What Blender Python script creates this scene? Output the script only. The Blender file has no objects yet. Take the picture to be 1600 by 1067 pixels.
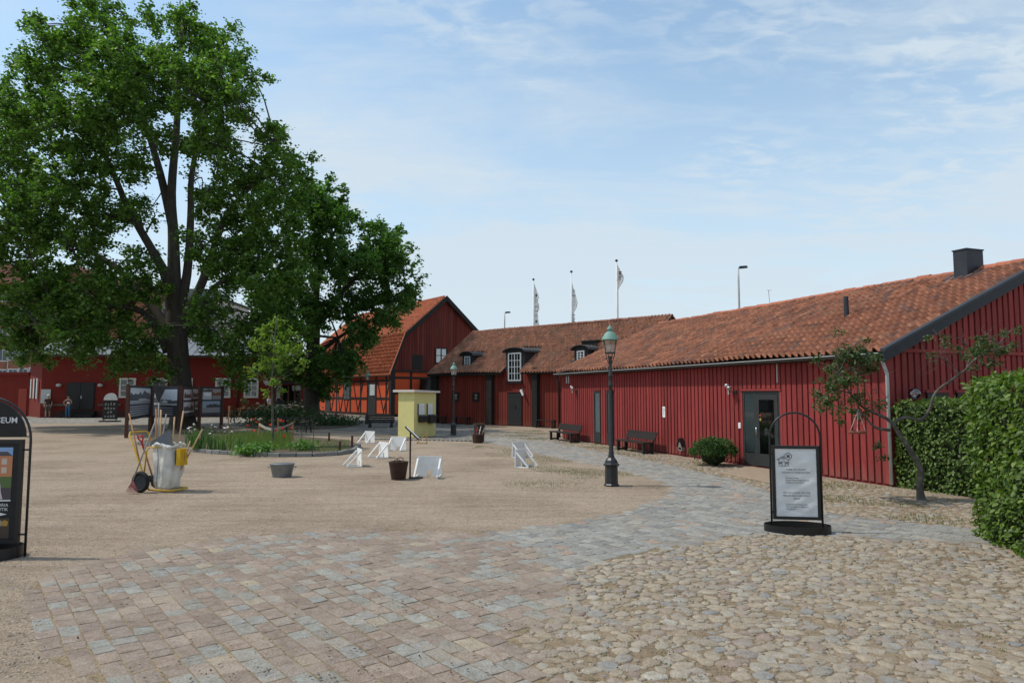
import bpy, math, random
import numpy as np
from mathutils import Vector, Matrix
R = math.radians
rnd = random.Random(7)
nr = np.random.default_rng(11)
S = bpy.context.scene
COL = S.collection

# ------------------------------------------------------------------ camera, sky, sun, exposure
F, CX, CY, HOR, EYE = 1080.0, 800.0, 533.5, 615.0, 1.9
PITCH = math.atan((HOR - CY) / F)
cd = bpy.data.cameras.new('camera'); cam = bpy.data.objects.new('camera', cd); COL.objects.link(cam)
cd.sensor_width = 36.0; cd.lens = F / 1600 * 36.0; cd.clip_start = 0.1; cd.clip_end = 3000
cam.location = (0, 0, EYE); cam.rotation_euler = (R(90) + PITCH, 0, 0)
S.camera = cam
SUN_EL, SUN_AZ = 56.0, -85.0          # azimuth from +Y towards +X
sdir = Vector((math.sin(R(SUN_AZ)) * math.cos(R(SUN_EL)), math.cos(R(SUN_AZ)) * math.cos(R(SUN_EL)), math.sin(R(SUN_EL))))
sl = bpy.data.lights.new('sun', 'SUN'); sun = bpy.data.objects.new('sun', sl); COL.objects.link(sun)
sl.energy = 2.4; sl.angle = R(1.5); sl.color = (1.0, 0.95, 0.87)
sun.location = sdir * 80; sun.rotation_euler = sdir.to_track_quat('Z', 'Y').to_euler()
S.view_settings.view_transform = 'Standard'; S.view_settings.look = 'None'
S.view_settings.exposure = 0.36; S.view_settings.gamma = 1.0; S.view_settings.use_curve_mapping = False
S.render.engine = 'CYCLES'
S.cycles.max_bounces = 6; S.cycles.transparent_max_bounces = 8

def build_world():
    w = bpy.data.worlds.new('World'); S.world = w; w.use_nodes = True
    nt = w.node_tree; N = nt.nodes; L = nt.links; N.clear()
    out = N.new('ShaderNodeOutputWorld'); bg = N.new('ShaderNodeBackground'); bg.inputs[1].default_value = 0.15
    sky = N.new('ShaderNodeTexSky'); sky.sky_type = 'NISHITA'; sky.sun_disc = False
    sky.sun_elevation = R(SUN_EL); sky.sun_rotation = R(SUN_AZ); sky.air_density = 1.0; sky.dust_density = 0.6; sky.ozone_density = 1.3
    tc = N.new('ShaderNodeTexCoord'); sep = N.new('ShaderNodeSeparateXYZ'); L.new(tc.outputs['Generated'], sep.inputs[0])
    def M(op, a, b=None, clamp=False):
        n = N.new('ShaderNodeMath'); n.operation = op; n.use_clamp = clamp
        for i, x in enumerate((a, b)):
            if x is None: continue
            if isinstance(x, (int, float)): n.inputs[i].default_value = x
            else: L.new(x, n.inputs[i])
        return n.outputs[0]
    zz = M('ADD', M('MAXIMUM', sep.outputs[2], 0.0), 0.16)
    u = M('DIVIDE', sep.outputs[0], zz); v = M('DIVIDE', sep.outputs[1], zz)
    cmb = N.new('ShaderNodeCombineXYZ'); L.new(u, cmb.inputs[0]); L.new(v, cmb.inputs[1])
    def noise(scale, det, rough, rot, sc, off=(0, 0, 0), dist=0.0):
        m = N.new('ShaderNodeMapping'); m.inputs['Rotation'].default_value = (0, 0, R(rot)); m.inputs['Scale'].default_value = sc
        m.inputs['Location'].default_value = off
        L.new(cmb.outputs[0], m.inputs[0]); n = N.new('ShaderNodeTexNoise'); n.inputs['Scale'].default_value = scale
        n.inputs['Detail'].default_value = det; n.inputs['Roughness'].default_value = rough; n.inputs['Distortion'].default_value = dist
        L.new(m.outputs[0], n.inputs[0]); return n.outputs[0]
    def ramp(x, a, b, lo=0.0, hi=1.0):
        n = N.new('ShaderNodeMapRange'); n.interpolation_type = 'SMOOTHSTEP'
        n.inputs[1].default_value = a; n.inputs[2].default_value = b; n.inputs[3].default_value = lo; n.inputs[4].default_value = hi
        L.new(x, n.inputs[0]); return n.outputs[0]
    big = ramp(noise(0.55, 6, 0.6, 20, (1, 1.6, 1), (7.9, 3.3, 0), 0.3), 0.46, 0.62)
    wisp = ramp(noise(1.5, 8, 0.62, 35, (0.55, 1.9, 1), (7.9, 13.3, 0), 0.5), 0.44, 0.78)
    puff = ramp(noise(9.0, 5, 0.55, 25, (1, 1.7, 1), (1, 1, 0), 0.4), 0.40, 0.66)
    mack = M('MULTIPLY', ramp(noise(0.8, 3, 0.5, 0, (1, 1, 1), (3.3, 7.9, 0)), 0.50, 0.64), puff)
    c = M('ADD', M('MULTIPLY', big, 0.42), M('ADD', M('MULTIPLY', wisp, 0.62), M('MULTIPLY', mack, 0.55)), True)
    low = ramp(sep.outputs[2], 0.02, 0.52, 0.66, 0.0)
    fac = M('ADD', M('ADD', M('MULTIPLY', c, 0.75), low, True), 0.20, True)
    fac = M('MINIMUM', fac, 0.92)
    mix = N.new('ShaderNodeMix'); mix.data_type = 'RGBA'
    tint = N.new('ShaderNodeMix'); tint.data_type = 'RGBA'; tint.blend_type = 'MULTIPLY'; tint.inputs[0].default_value = 1.0; tint.inputs[7].default_value = (0.95, 1.10, 1.05, 1); L.new(sky.outputs[0], tint.inputs[6])
    L.new(fac, mix.inputs[0]); L.new(tint.outputs[2], mix.inputs[6]); mix.inputs[7].default_value = (3.45, 3.98, 4.4, 1)
    L.new(mix.outputs[2], bg.inputs[0]); L.new(bg.outputs[0], out.inputs[0])
build_world()

# ------------------------------------------------------------------ pixel -> place
_cp, _sp = math.cos(PITCH), math.sin(PITCH)
def ray(px, py):
    a, b = (px - CX) / F, -(py - CY) / F
    return Vector((a, _cp - b * _sp, _sp + b * _cp))
CAMP = Vector((0, 0, EYE))
def G(px, py, z=0.0):
    d = ray(px, py); t = (z - EYE) / d.z
    p = CAMP + d * t
    return Vector((p.x, p.y, z))
def atY(px, py, Y):
    d = ray(px, py); return CAMP + d * (Y / d.y)
def project(p):
    x, y, z = p[0], p[1], p[2] - EYE
    dz = y * _cp + z * _sp; up = -y * _sp + z * _cp
    return (CX + F * x / dz, CY - F * up / dz)
class Frame:
    def __init__(s, O, ux):
        s.O = Vector((O[0], O[1], 0)); n = math.hypot(*ux[:2]); s.ux = Vector((ux[0] / n, ux[1] / n, 0)); s.uy = Vector((-s.ux.y, s.ux.x, 0))
        s.rot = math.atan2(s.ux.y, s.ux.x)
    def loc(s, p):
        d = Vector(p) - s.O; return Vector((d.dot(s.ux), d.dot(s.uy), p[2]))
    def wld(s, x, y, z=0):
        p = s.O + s.ux * x + s.uy * y; return Vector((p.x, p.y, z))
    def wall(s, px, py, y=0.0):                 # plane local y = const -> (x, z)
        d = ray(px, py); c = CAMP - s.O; t = (y - c.dot(s.uy)) / d.dot(s.uy); p = s.loc(CAMP + d * t); return p.x, p.z
    def side(s, px, py, x=0.0):                 # plane local x = const -> (y, z)
        d = ray(px, py); c = CAMP - s.O; t = (x - c.dot(s.ux)) / d.dot(s.ux); p = s.loc(CAMP + d * t); return p.y, p.z
    def plane(s, px, py, z0, k):                # plane z = z0 + k*y  -> local point
        d = ray(px, py); c = CAMP - s.O
        t = (z0 + k * c.dot(s.uy) - EYE) / (d.z - k * d.dot(s.uy)); return s.loc(CAMP + d * t)

# ------------------------------------------------------------------ materials
MATS = {}
def mat(name, c1, c2=None, scale=6.0, rough=0.7, bump=0.0, bscale=None, rand=0.0, metal=0.0, stretch=(1, 1, 1), spec=0.3, c3=None, c3amt=0.5, c3scale=1.2,
        detail=6, hue=0.0, ramp_pts=None, transl=0.0, alpha=1.0, emit=None, world=False, lo=0.32, hi=0.68, grain=0.0, grainscale=90.0, splash=None):
    if name in MATS: return MATS[name]
    m = bpy.data.materials.new(name); m.use_nodes = True; MATS[name] = m
    nt = m.node_tree; N = nt.nodes; L = nt.links; b = N['Principled BSDF']; out = N['Material Output']
    b.inputs['Roughness'].default_value = rough; b.inputs['Metallic'].default_value = metal; b.inputs['Specular IOR Level'].default_value = spec
    if alpha < 1: b.inputs['Alpha'].default_value = alpha
    tc = N.new('ShaderNodeTexCoord'); mp = N.new('ShaderNodeMapping'); mp.inputs['Scale'].default_value = stretch
    if world: L.new(N.new('ShaderNodeNewGeometry').outputs['Position'], mp.inputs[0])
    else: L.new(tc.outputs['Object'], mp.inputs[0])
    c4 = lambda c: (c[0], c[1], c[2], 1)
    def noise(sc, det=detail, r=0.6):
        n = N.new('ShaderNodeTexNoise'); n.inputs['Scale'].default_value = sc; n.inputs['Detail'].default_value = det; n.inputs['Roughness'].default_value = r
        L.new(mp.outputs[0], n.inputs[0]); return n.outputs[0]
    def mixc(f, a, bb, blend='MIX'):
        n = N.new('ShaderNodeMix'); n.data_type = 'RGBA'; n.blend_type = blend
        for i, x in ((0, f), (6, a), (7, bb)):
            if isinstance(x, (int, float)): n.inputs[i].default_value = x
            elif isinstance(x, tuple): n.inputs[i].default_value = c4(x)
            else: L.new(x, n.inputs[i])
        return n.outputs[2]
    def mr(x, a, bb, lo, hi):
        n = N.new('ShaderNodeMapRange'); n.inputs[1].default_value = a; n.inputs[2].default_value = bb; n.inputs[3].default_value = lo; n.inputs[4].default_value = hi
        L.new(x, n.inputs[0]); return n.outputs[0]
    rv = None
    if rand or ramp_pts or hue:
        g = N.new('ShaderNodeNewGeometry'); oi = N.new('ShaderNodeObjectInfo')
        a = N.new('ShaderNodeMath'); a.operation = 'ADD'; L.new(g.outputs['Random Per Island'], a.inputs[0]); L.new(oi.outputs['Random'], a.inputs[1])
        fr = N.new('ShaderNodeMath'); fr.operation = 'FRACT'; L.new(a.outputs[0], fr.inputs[0]); rv = fr.outputs[0]
    if ramp_pts:
        cr = N.new('ShaderNodeValToRGB'); cr.color_ramp.interpolation = 'LINEAR'
        els = cr.color_ramp.elements
        while len(els) < len(ramp_pts): els.new(0.5)
        for e, (p, c) in zip(els, ramp_pts): e.position = p; e.color = c4(c)
        L.new(rv, cr.inputs[0]); col = cr.outputs[0]
        if c2 is not None: col = mixc(mr(noise(scale), lo, hi, 0, 1), col, mixc(1.0, col, c2, 'MULTIPLY'))
    else:
        col = c1
        if c2 is not None: col = mixc(mr(noise(scale), 0.32, 0.68, 0, 1), c1, c2)
    if c3 is not None: col = mixc(mr(noise(c3scale, 5, 0.65), 0.5, 0.72, 0, c3amt), col, c3)
    if splash:
        sz = N.new('ShaderNodeSeparateXYZ'); L.new(tc.outputs['Object'], sz.inputs[0]); na = mr(noise(7, 5, 0.7), 0.3, 0.7, -0.22, 0.22); ad = N.new('ShaderNodeMath'); ad.operation = 'ADD'; L.new(sz.outputs[2], ad.inputs[0]); L.new(na, ad.inputs[1])
        col = mixc(mr(ad.outputs[0], 0.0, 0.42, 0.55, 0.0), col, splash)
    if grain:
        gv = mr(noise(grainscale, 3, 0.7), 0.3, 0.7, 1 - grain, 1 + grain); gh = N.new('ShaderNodeHueSaturation'); L.new(gv, gh.inputs['Value'])
        if isinstance(col, tuple): gh.inputs['Color'].default_value = c4(col)
        else: L.new(col, gh.inputs['Color'])
        col = gh.outputs[0]
    if rand:
        v2 = N.new('ShaderNodeMath'); v2.operation = 'MULTIPLY'; L.new(rv, v2.inputs[0]); v2.inputs[1].default_value = 7.31
        v3 = N.new('ShaderNodeMath'); v3.operation = 'FRACT'; L.new(v2.outputs[0], v3.inputs[0])
        h = N.new('ShaderNodeHueSaturation'); L.new(mr(v3.outputs[0], 0, 1, 1 - rand, 1 + rand), h.inputs['Value'])
        if hue: L.new(mr(rv, 0, 1, 0.5 - hue, 0.5 + hue), h.inputs['Hue'])
        if isinstance(col, tuple): h.inputs['Color'].default_value = c4(col)
        else: L.new(col, h.inputs['Color'])
        col = h.outputs[0]
    if isinstance(col, tuple): b.inputs['Base Color'].default_value = c4(col)
    else: L.new(col, b.inputs['Base Color'])
    if bump:
        bp = N.new('ShaderNodeBump'); bp.inputs['Strength'].default_value = min(1.0, bump); bp.inputs['Distance'].default_value = 0.02
        L.new(noise(bscale or scale * 4, 4), bp.inputs['Height']); L.new(bp.outputs[0], b.inputs['Normal'])
    if emit: b.inputs['Emission Color'].default_value = c4(emit); b.inputs['Emission Strength'].default_value = 1
    if transl:
        tr = N.new('ShaderNodeBsdfTranslucent'); ms = N.new('ShaderNodeMixShader'); ms.inputs[0].default_value = transl
        if isinstance(col, tuple): tr.inputs[0].default_value = c4(col)
        else:
            br = mixc(1.0, col, (1.25, 1.5, 0.6), 'MULTIPLY'); L.new(br, tr.inputs[0])
        L.new(b.outputs[0], ms.inputs[1]); L.new(tr.outputs[0], ms.inputs[2]); L.new(ms.outputs[0], out.inputs[0])
    return m
def glass(name, tint=(0.9, 0.95, 0.95), mixv=0.25, rough=0.03):
    if name in MATS: return MATS[name]
    m = bpy.data.materials.new(name); m.use_nodes = True; MATS[name] = m
    nt = m.node_tree; N = nt.nodes; L = nt.links; N.remove(N['Principled BSDF']); out = N['Material Output']
    t = N.new('ShaderNodeBsdfTransparent'); t.inputs[0].default_value = (*tint, 1); g = N.new('ShaderNodeBsdfGlossy'); g.inputs['Roughness'].default_value = rough
    f = N.new('ShaderNodeFresnel'); f.inputs[0].default_value = 1.5
    a = N.new('ShaderNodeMath'); a.operation = 'ADD'; a.use_clamp = True; L.new(f.outputs[0], a.inputs[0]); a.inputs[1].default_value = mixv
    ms = N.new('ShaderNodeMixShader'); L.new(a.outputs[0], ms.inputs[0]); L.new(t.outputs[0], ms.inputs[1]); L.new(g.outputs[0], ms.inputs[2]); L.new(ms.outputs[0], out.inputs[0])
    return m

M_red = mat('falu_red_paint', (0.23, 0.031, 0.028), (0.275, 0.042, 0.037), 3, 0.75, 0.15, 60, rand=0.15, stretch=(1, 1, 0.15), c3=(0.15, 0.025, 0.024), c3amt=0.7, c3scale=1.1, grain=0.14, grainscale=25, splash=(0.20, 0.085, 0.065))
M_redwall = mat('falu_red_under_board', (0.14, 0.018, 0.02), (0.18, 0.024, 0.025), 3, 0.8)
M_red2 = mat('brown_red_paint', (0.20, 0.030, 0.018), (0.155, 0.024, 0.016), 2, 0.8, 0.15, 60, rand=0.14, stretch=(1, 1, 0.12), c3=(0.25, 0.052, 0.028), c3amt=0.6, c3scale=2.0, splash=(0.20, 0.08, 0.05))
M_red3 = mat('weathered_red_boards', (0.16, 0.030, 0.022), (0.115, 0.022, 0.018), 2, 0.85, 0.15, 60, rand=0.25, stretch=(1, 1, 0.1), c3=(0.22, 0.07, 0.05), c3amt=0.5, c3scale=1.5)
M_redplaster = mat('dark_red_render', (0.18, 0.022, 0.014), (0.15, 0.018, 0.012), 1.2, 0.9, 0.1, 30, c3=(0.16, 0.02, 0.013), c3amt=0.5, c3scale=0.4)
M_orange = mat('orange_lime_render', (0.60, 0.095, 0.032), (0.52, 0.08, 0.028), 1.6, 0.9, 0.1, 30, c3=(0.45, 0.07, 0.03), c3amt=0.6, c3scale=0.7)
M_timber = mat('tarred_timber', (0.012, 0.011, 0.010), (0.025, 0.021, 0.018), 8, 0.7, 0.2, 50, rand=0.15)
M_black = mat('black_paint', (0.010, 0.010, 0.011), (0.018, 0.018, 0.018), 10, 0.45, 0.05, 80)
M_blackm = mat('black_powder_metal', (0.008, 0.008, 0.009), None, rough=0.38, spec=0.5)
M_iron = mat('dark_cast_iron', (0.013, 0.014, 0.015), (0.022, 0.023, 0.024), 12, 0.42, 0.1, 60, spec=0.5)
M_grey = mat('dark_grey_paint', (0.030, 0.032, 0.032), (0.04, 0.042, 0.042), 8, 0.55)
M_sheet = mat('dark_sheet_metal', (0.030, 0.035, 0.043), (0.045, 0.05, 0.058), 4, 0.5, 0.05, 30, metal=0.2)
M_white = mat('white_paint', (0.83, 0.82, 0.79), (0.76, 0.75, 0.72), 9, 0.6, 0.05, 60, c3=(0.5, 0.48, 0.43), c3amt=0.25, c3scale=5)
M_whitem = mat('pale_gutter_metal', (0.52, 0.52, 0.51), (0.42, 0.42, 0.41), 3, 0.45)
M_zincroof = mat('grey_seam_metal', (0.19, 0.20, 0.215), (0.15, 0.16, 0.175), 1.5, 0.6, 0.05, 20, metal=0.2)
M_verdigris = mat('verdigris_copper', (0.14, 0.27, 0.22), (0.20, 0.34, 0.28), 14, 0.6, 0.1, 60)
M_glass = glass('window_glass', (0.75, 0.79, 0.78), 0.06)
M_lampglass = glass('lantern_glass', (0.88, 0.88, 0.86), 0.22, 0.25)
M_dark = mat('dark_interior', (0.010, 0.010, 0.011), None, rough=0.9)
M_clearpane = glass('clear_pane', (0.95, 0.97, 0.96), 0.0)
M_curtain = mat('pale_blind', (0.52, 0.54, 0.52), (0.42, 0.44, 0.43), 2, 0.8)
M_stone = mat('grey_granite', (0.24, 0.235, 0.22), (0.16, 0.155, 0.145), 25, 0.85, 0.4, 90, rand=0.2)
M_wood = mat('raw_wood', (0.42, 0.22, 0.10), (0.33, 0.16, 0.07), 6, 0.7, 0.1, 60, rand=0.12, stretch=(3, 3, 0.4))
M_palewood = mat('pale_ash_wood', (0.55, 0.37, 0.18), (0.46, 0.29, 0.14), 6, 0.6, 0.05, 60, rand=0.1, stretch=(3, 3, 0.4))
M_bench = mat('brown_black_stained_wood', (0.022, 0.017, 0.015), (0.035, 0.027, 0.023), 10, 0.6, 0.15, 60, rand=0.2)
M_tile = mat('clay_pantile', (0.3, 0.1, 0.05), (0.48, 0.42, 0.40), 5, 0.8, 0.35, 50, rand=0.16, c3=(0.085, 0.055, 0.042), c3amt=0.6, c3scale=0.8,
             ramp_pts=[(0, (0.29, 0.115, 0.062)), (0.3, (0.38, 0.15, 0.08)), (0.55, (0.44, 0.185, 0.10)), (0.8, (0.33, 0.14, 0.085)), (0.93, (0.20, 0.115, 0.085)), (1, (0.50, 0.245, 0.145))])
M_tile2 = mat('old_clay_pantile', (0.3, 0.1, 0.05), (0.55, 0.5, 0.48), 4, 0.85, 0.35, 50, rand=0.12, c3=(0.10, 0.075, 0.052), c3amt=0.6, c3scale=0.7,
             ramp_pts=[(0, (0.34, 0.15, 0.088)), (0.4, (0.42, 0.19, 0.11)), (0.7, (0.37, 0.17, 0.10)), (0.9, (0.26, 0.15, 0.10)), (1, (0.48, 0.24, 0.145))])
M_tile3 = mat('bright_clay_pantile', (0.4, 0.1, 0.05), (0.7, 0.65, 0.6), 3, 0.85, 0.3, 50, rand=0.12, c3=(0.22, 0.085, 0.05), c3amt=0.5, c3scale=0.5,
             ramp_pts=[(0, (0.42, 0.115, 0.05)), (0.5, (0.50, 0.14, 0.06)), (1, (0.44, 0.13, 0.07))])

# ------------------------------------------------------------------ mesh helpers
class MB:
    def __init__(s): s.v = []; s.f = []
    def add(s, vs, fs):
        o = len(s.v); s.v.extend([tuple(p) for p in vs]); s.f.extend([tuple(i + o for i in f) for f in fs]); return s
    def box(s, x0, x1, y0, y1, z0, z1):
        return s.hexa([(x0, y0, z0), (x1, y0, z0), (x1, y1, z0), (x0, y1, z0), (x0, y0, z1), (x1, y0, z1), (x1, y1, z1), (x0, y1, z1)])
    def hexa(s, p):
        return s.add(p, [(3, 2, 1, 0), (4, 5, 6, 7), (0, 1, 5, 4), (1, 2, 6, 5), (2, 3, 7, 6), (3, 0, 4, 7)])
    def bar(s, a, b, w, t, side=None):
        a, b = Vector(a), Vector(b); d = (b - a).normalized()
        q = Vector(side).normalized() if side is not None else (Vector((0, 0, 1)).cross(d) if abs(d.z) < 0.95 else Vector((1, 0, 0)))
        q = (q - d * q.dot(d)).normalized(); n = d.cross(q)
        h, k = q * w / 2, n * t / 2
        return s.hexa([a - h - k, a + h - k, a + h + k, a - h + k, b - h - k, b + h - k, b + h + k, b - h + k])
    def tube(s, pts, rs, n=8, cap=True):
        pts = [Vector(p) for p in pts]
        if isinstance(rs, (int, float)): rs = [rs] * len(pts)
        ref = None; rings = []
        for i, p in enumerate(pts):
            d = ((pts[min(i + 1, len(pts) - 1)] - pts[max(i - 1, 0)])).normalized()
            if ref is None:
                ref = d.orthogonal().normalized()
            else:
                ref = (ref - d * ref.dot(d)); ref = ref.normalized() if ref.length > 1e-6 else d.orthogonal().normalized()
            q = d.cross(ref)
            rings.append([p + (ref * math.cos(2 * math.pi * k / n) + q * math.sin(2 * math.pi * k / n)) * rs[i] for k in range(n)])
        vs = [p for r in rings for p in r]; fs = []
        for i in range(len(pts) - 1):
            for k in range(n):
                k2 = (k + 1) % n; fs.append((i * n + k, i * n + k2, (i + 1) * n + k2, (i + 1) * n + k))
        if cap: fs.append(tuple(range(n - 1, -1, -1))); fs.append(tuple((len(pts) - 1) * n + k for k in range(n)))
        return s.add(vs, fs)
    def lathe(s, prof, n=16, c=(0, 0, 0), ph=0.0, sx=1.0, sy=1.0):
        vs = []; fs = []
        for r, z in prof:
            for k in range(n):
                a = 2 * math.pi * k / n + ph; vs.append((c[0] + r * sx * math.cos(a), c[1] + r * sy * math.sin(a), c[2] + z))
        m = len(prof)
        for i in range(m - 1):
            for k in range(n):
                k2 = (k + 1) % n; fs.append((i * n + k, i * n + k2, (i + 1) * n + k2, (i + 1) * n + k))
        fs.append(tuple(range(n - 1, -1, -1))); fs.append(tuple((m - 1) * n + k for k in range(n)))
        return s.add(vs, fs)
    def prism(s, poly, o, u, v, d):
        """polygon in the (u, v) plane at o, extruded by vector d"""
        o, u, v, d = Vector(o), Vector(u), Vector(v), Vector(d); n = len(poly)
        a = [o + u * p[0] + v * p[1] for p in poly]; b = [p + d for p in a]
        fs = [tuple(range(n - 1, -1, -1)), tuple(range(n, 2 * n))] + [(i, (i + 1) % n, n + (i + 1) % n, n + i) for i in range(n)]
        return s.add(a + b, fs)
    def mesh(s, name='mesh'):
        m = bpy.data.meshes.new(name); m.from_pydata([tuple(p) for p in s.v], [], s.f); m.update(); return m
    def build(s, name, material, parent=None, smooth=False, bevel=0.0, **props):
        m = s.mesh(name); m.materials.append(material)
        if smooth:
            m.polygons.foreach_set('use_smooth', [True] * len(m.polygons))
            if smooth is not True:
                m.set_sharp_from_angle(angle=R(smooth))
        o = link(name, m, parent, **props)
        if bevel:
            b = o.modifiers.new('bevel', 'BEVEL'); b.width = bevel; b.segments = 2; b.limit_method = 'ANGLE'
        return o
def link(name, data, parent=None, loc=None, rot=None, **props):
    o = bpy.data.objects.new(name, data); COL.objects.link(o)
    if parent is not None: o.parent = parent
    if loc is not None: o.location = loc
    if rot is not None: o.rotation_euler = rot if hasattr(rot, '__len__') else (0, 0, rot)
    for k, v in props.items(): o[k] = v
    return o
def thing(name, label, cat, loc=(0, 0, 0), rot=0.0, group=None):
    o = link(name, None, None, loc, rot); o.empty_display_size = 0.2; o['label'] = label; o['category'] = cat
    if group: o['group'] = group
    return o
def tag(o, label, cat, group=None):
    o['label'] = label; o['category'] = cat
    if group: o['group'] = group
    return o
def copy_tree(o, parent=None):
    c = o.copy(); COL.objects.link(c); c.parent = parent
    for ch in list(o.children): copy_tree(ch, c)
    return c
def npmesh(name, V, Fc, material, parent=None, smooth=False, **props):
    """V (n,3), Fc (m,k) arrays -> one object"""
    V = np.ascontiguousarray(V, dtype=np.float32); Fc = np.ascontiguousarray(Fc, dtype=np.int32); m_, k = Fc.shape
    me = bpy.data.meshes.new(name); me.vertices.add(len(V)); me.vertices.foreach_set('co', V.ravel())
    me.loops.add(m_ * k); me.loops.foreach_set('vertex_index', Fc.ravel())
    me.polygons.add(m_); me.polygons.foreach_set('loop_start', np.arange(0, m_ * k, k, dtype=np.int32))
    if smooth: me.polygons.foreach_set('use_smooth', np.ones(m_, dtype=bool))
    me.update(calc_edges=True); me.materials.append(material)
    return link(name, me, parent, **props)
def scatter(name, base_v, base_f, mats3, pos, material, parent=None, smooth=False, **props):
    """copies of one small mesh: mats3 (n,3,3), pos (n,3)"""
    base_v = np.asarray(base_v, dtype=np.float32); base_f = np.asarray(base_f, dtype=np.int32); n = len(pos)
    V = np.einsum('nij,vj->nvi', mats3, base_v) + np.asarray(pos)[:, None, :]
    Fc = base_f[None] + (np.arange(n, dtype=np.int32) * len(base_v))[:, None, None]
    return npmesh(name, V.reshape(-1, 3), Fc.reshape(-1, base_f.shape[1]), material, parent, smooth, **props)
def inpoly(x, y, P):
    c = False; j = len(P) - 1
    for i in range(len(P)):
        xi, yi = P[i][0], P[i][1]; xj, yj = P[j][0], P[j][1]
        if (yi > y) != (yj > y) and x < (xj - xi) * (y - yi) / (yj - yi) + xi: c = not c
        j = i
    return c
def edge_dist(x, y, P):
    best = 1e9
    for i in range(len(P)):
        ax, ay = P[i][0], P[i][1]; bx, by = P[(i + 1) % len(P)][0], P[(i + 1) % len(P)][1]
        dx, dy = bx - ax, by - ay; t = max(0, min(1, ((x - ax) * dx + (y - ay) * dy) / (dx * dx + dy * dy + 1e-9)))
        best = min(best, math.hypot(ax + t * dx - x, ay + t * dy - y))
    return best
def rotmats(n, tilt=1.0, up=None):
    """random rotations (n,3,3)"""
    a = nr.uniform(0, 2 * np.pi, n); t = nr.normal(0, tilt, n); b = nr.uniform(0, 2 * np.pi, n)
    ca, sa, ct, st, cb, sb = np.cos(a), np.sin(a), np.cos(t), np.sin(t), np.cos(b), np.sin(b)
    z = np.zeros(n); o = np.ones(n)
    Rz = np.stack([np.stack([ca, -sa, z], -1), np.stack([sa, ca, z], -1), np.stack([z, z, o], -1)], 1)
    Rx = np.stack([np.stack([o, z, z], -1), np.stack([z, ct, -st], -1), np.stack([z, st, ct], -1)], 1)
    Rb = np.stack([np.stack([cb, -sb, z], -1), np.stack([sb, cb, z], -1), np.stack([z, z, o], -1)], 1)
    return Rb @ Rx @ Rz
def text(name, s, size, material, parent, loc, rot, align='CENTER', ext=0.0, bold=0.0, **props):
    c = bpy.data.curves.new(name, 'FONT'); c.body = s; c.size = size; c.align_x = align; c.align_y = 'CENTER'; c.extrude = ext; c.offset = bold; c.resolution_u = 2
    o = bpy.data.objects.new(name, c); COL.objects.link(o)
    dg = bpy.context.evaluated_depsgraph_get(); me = bpy.data.meshes.new_from_object(o.evaluated_get(dg)); bpy.data.objects.remove(o)
    me.materials.clear(); me.materials.append(material)
    return link(name, me, parent, loc, rot, **props)
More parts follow.
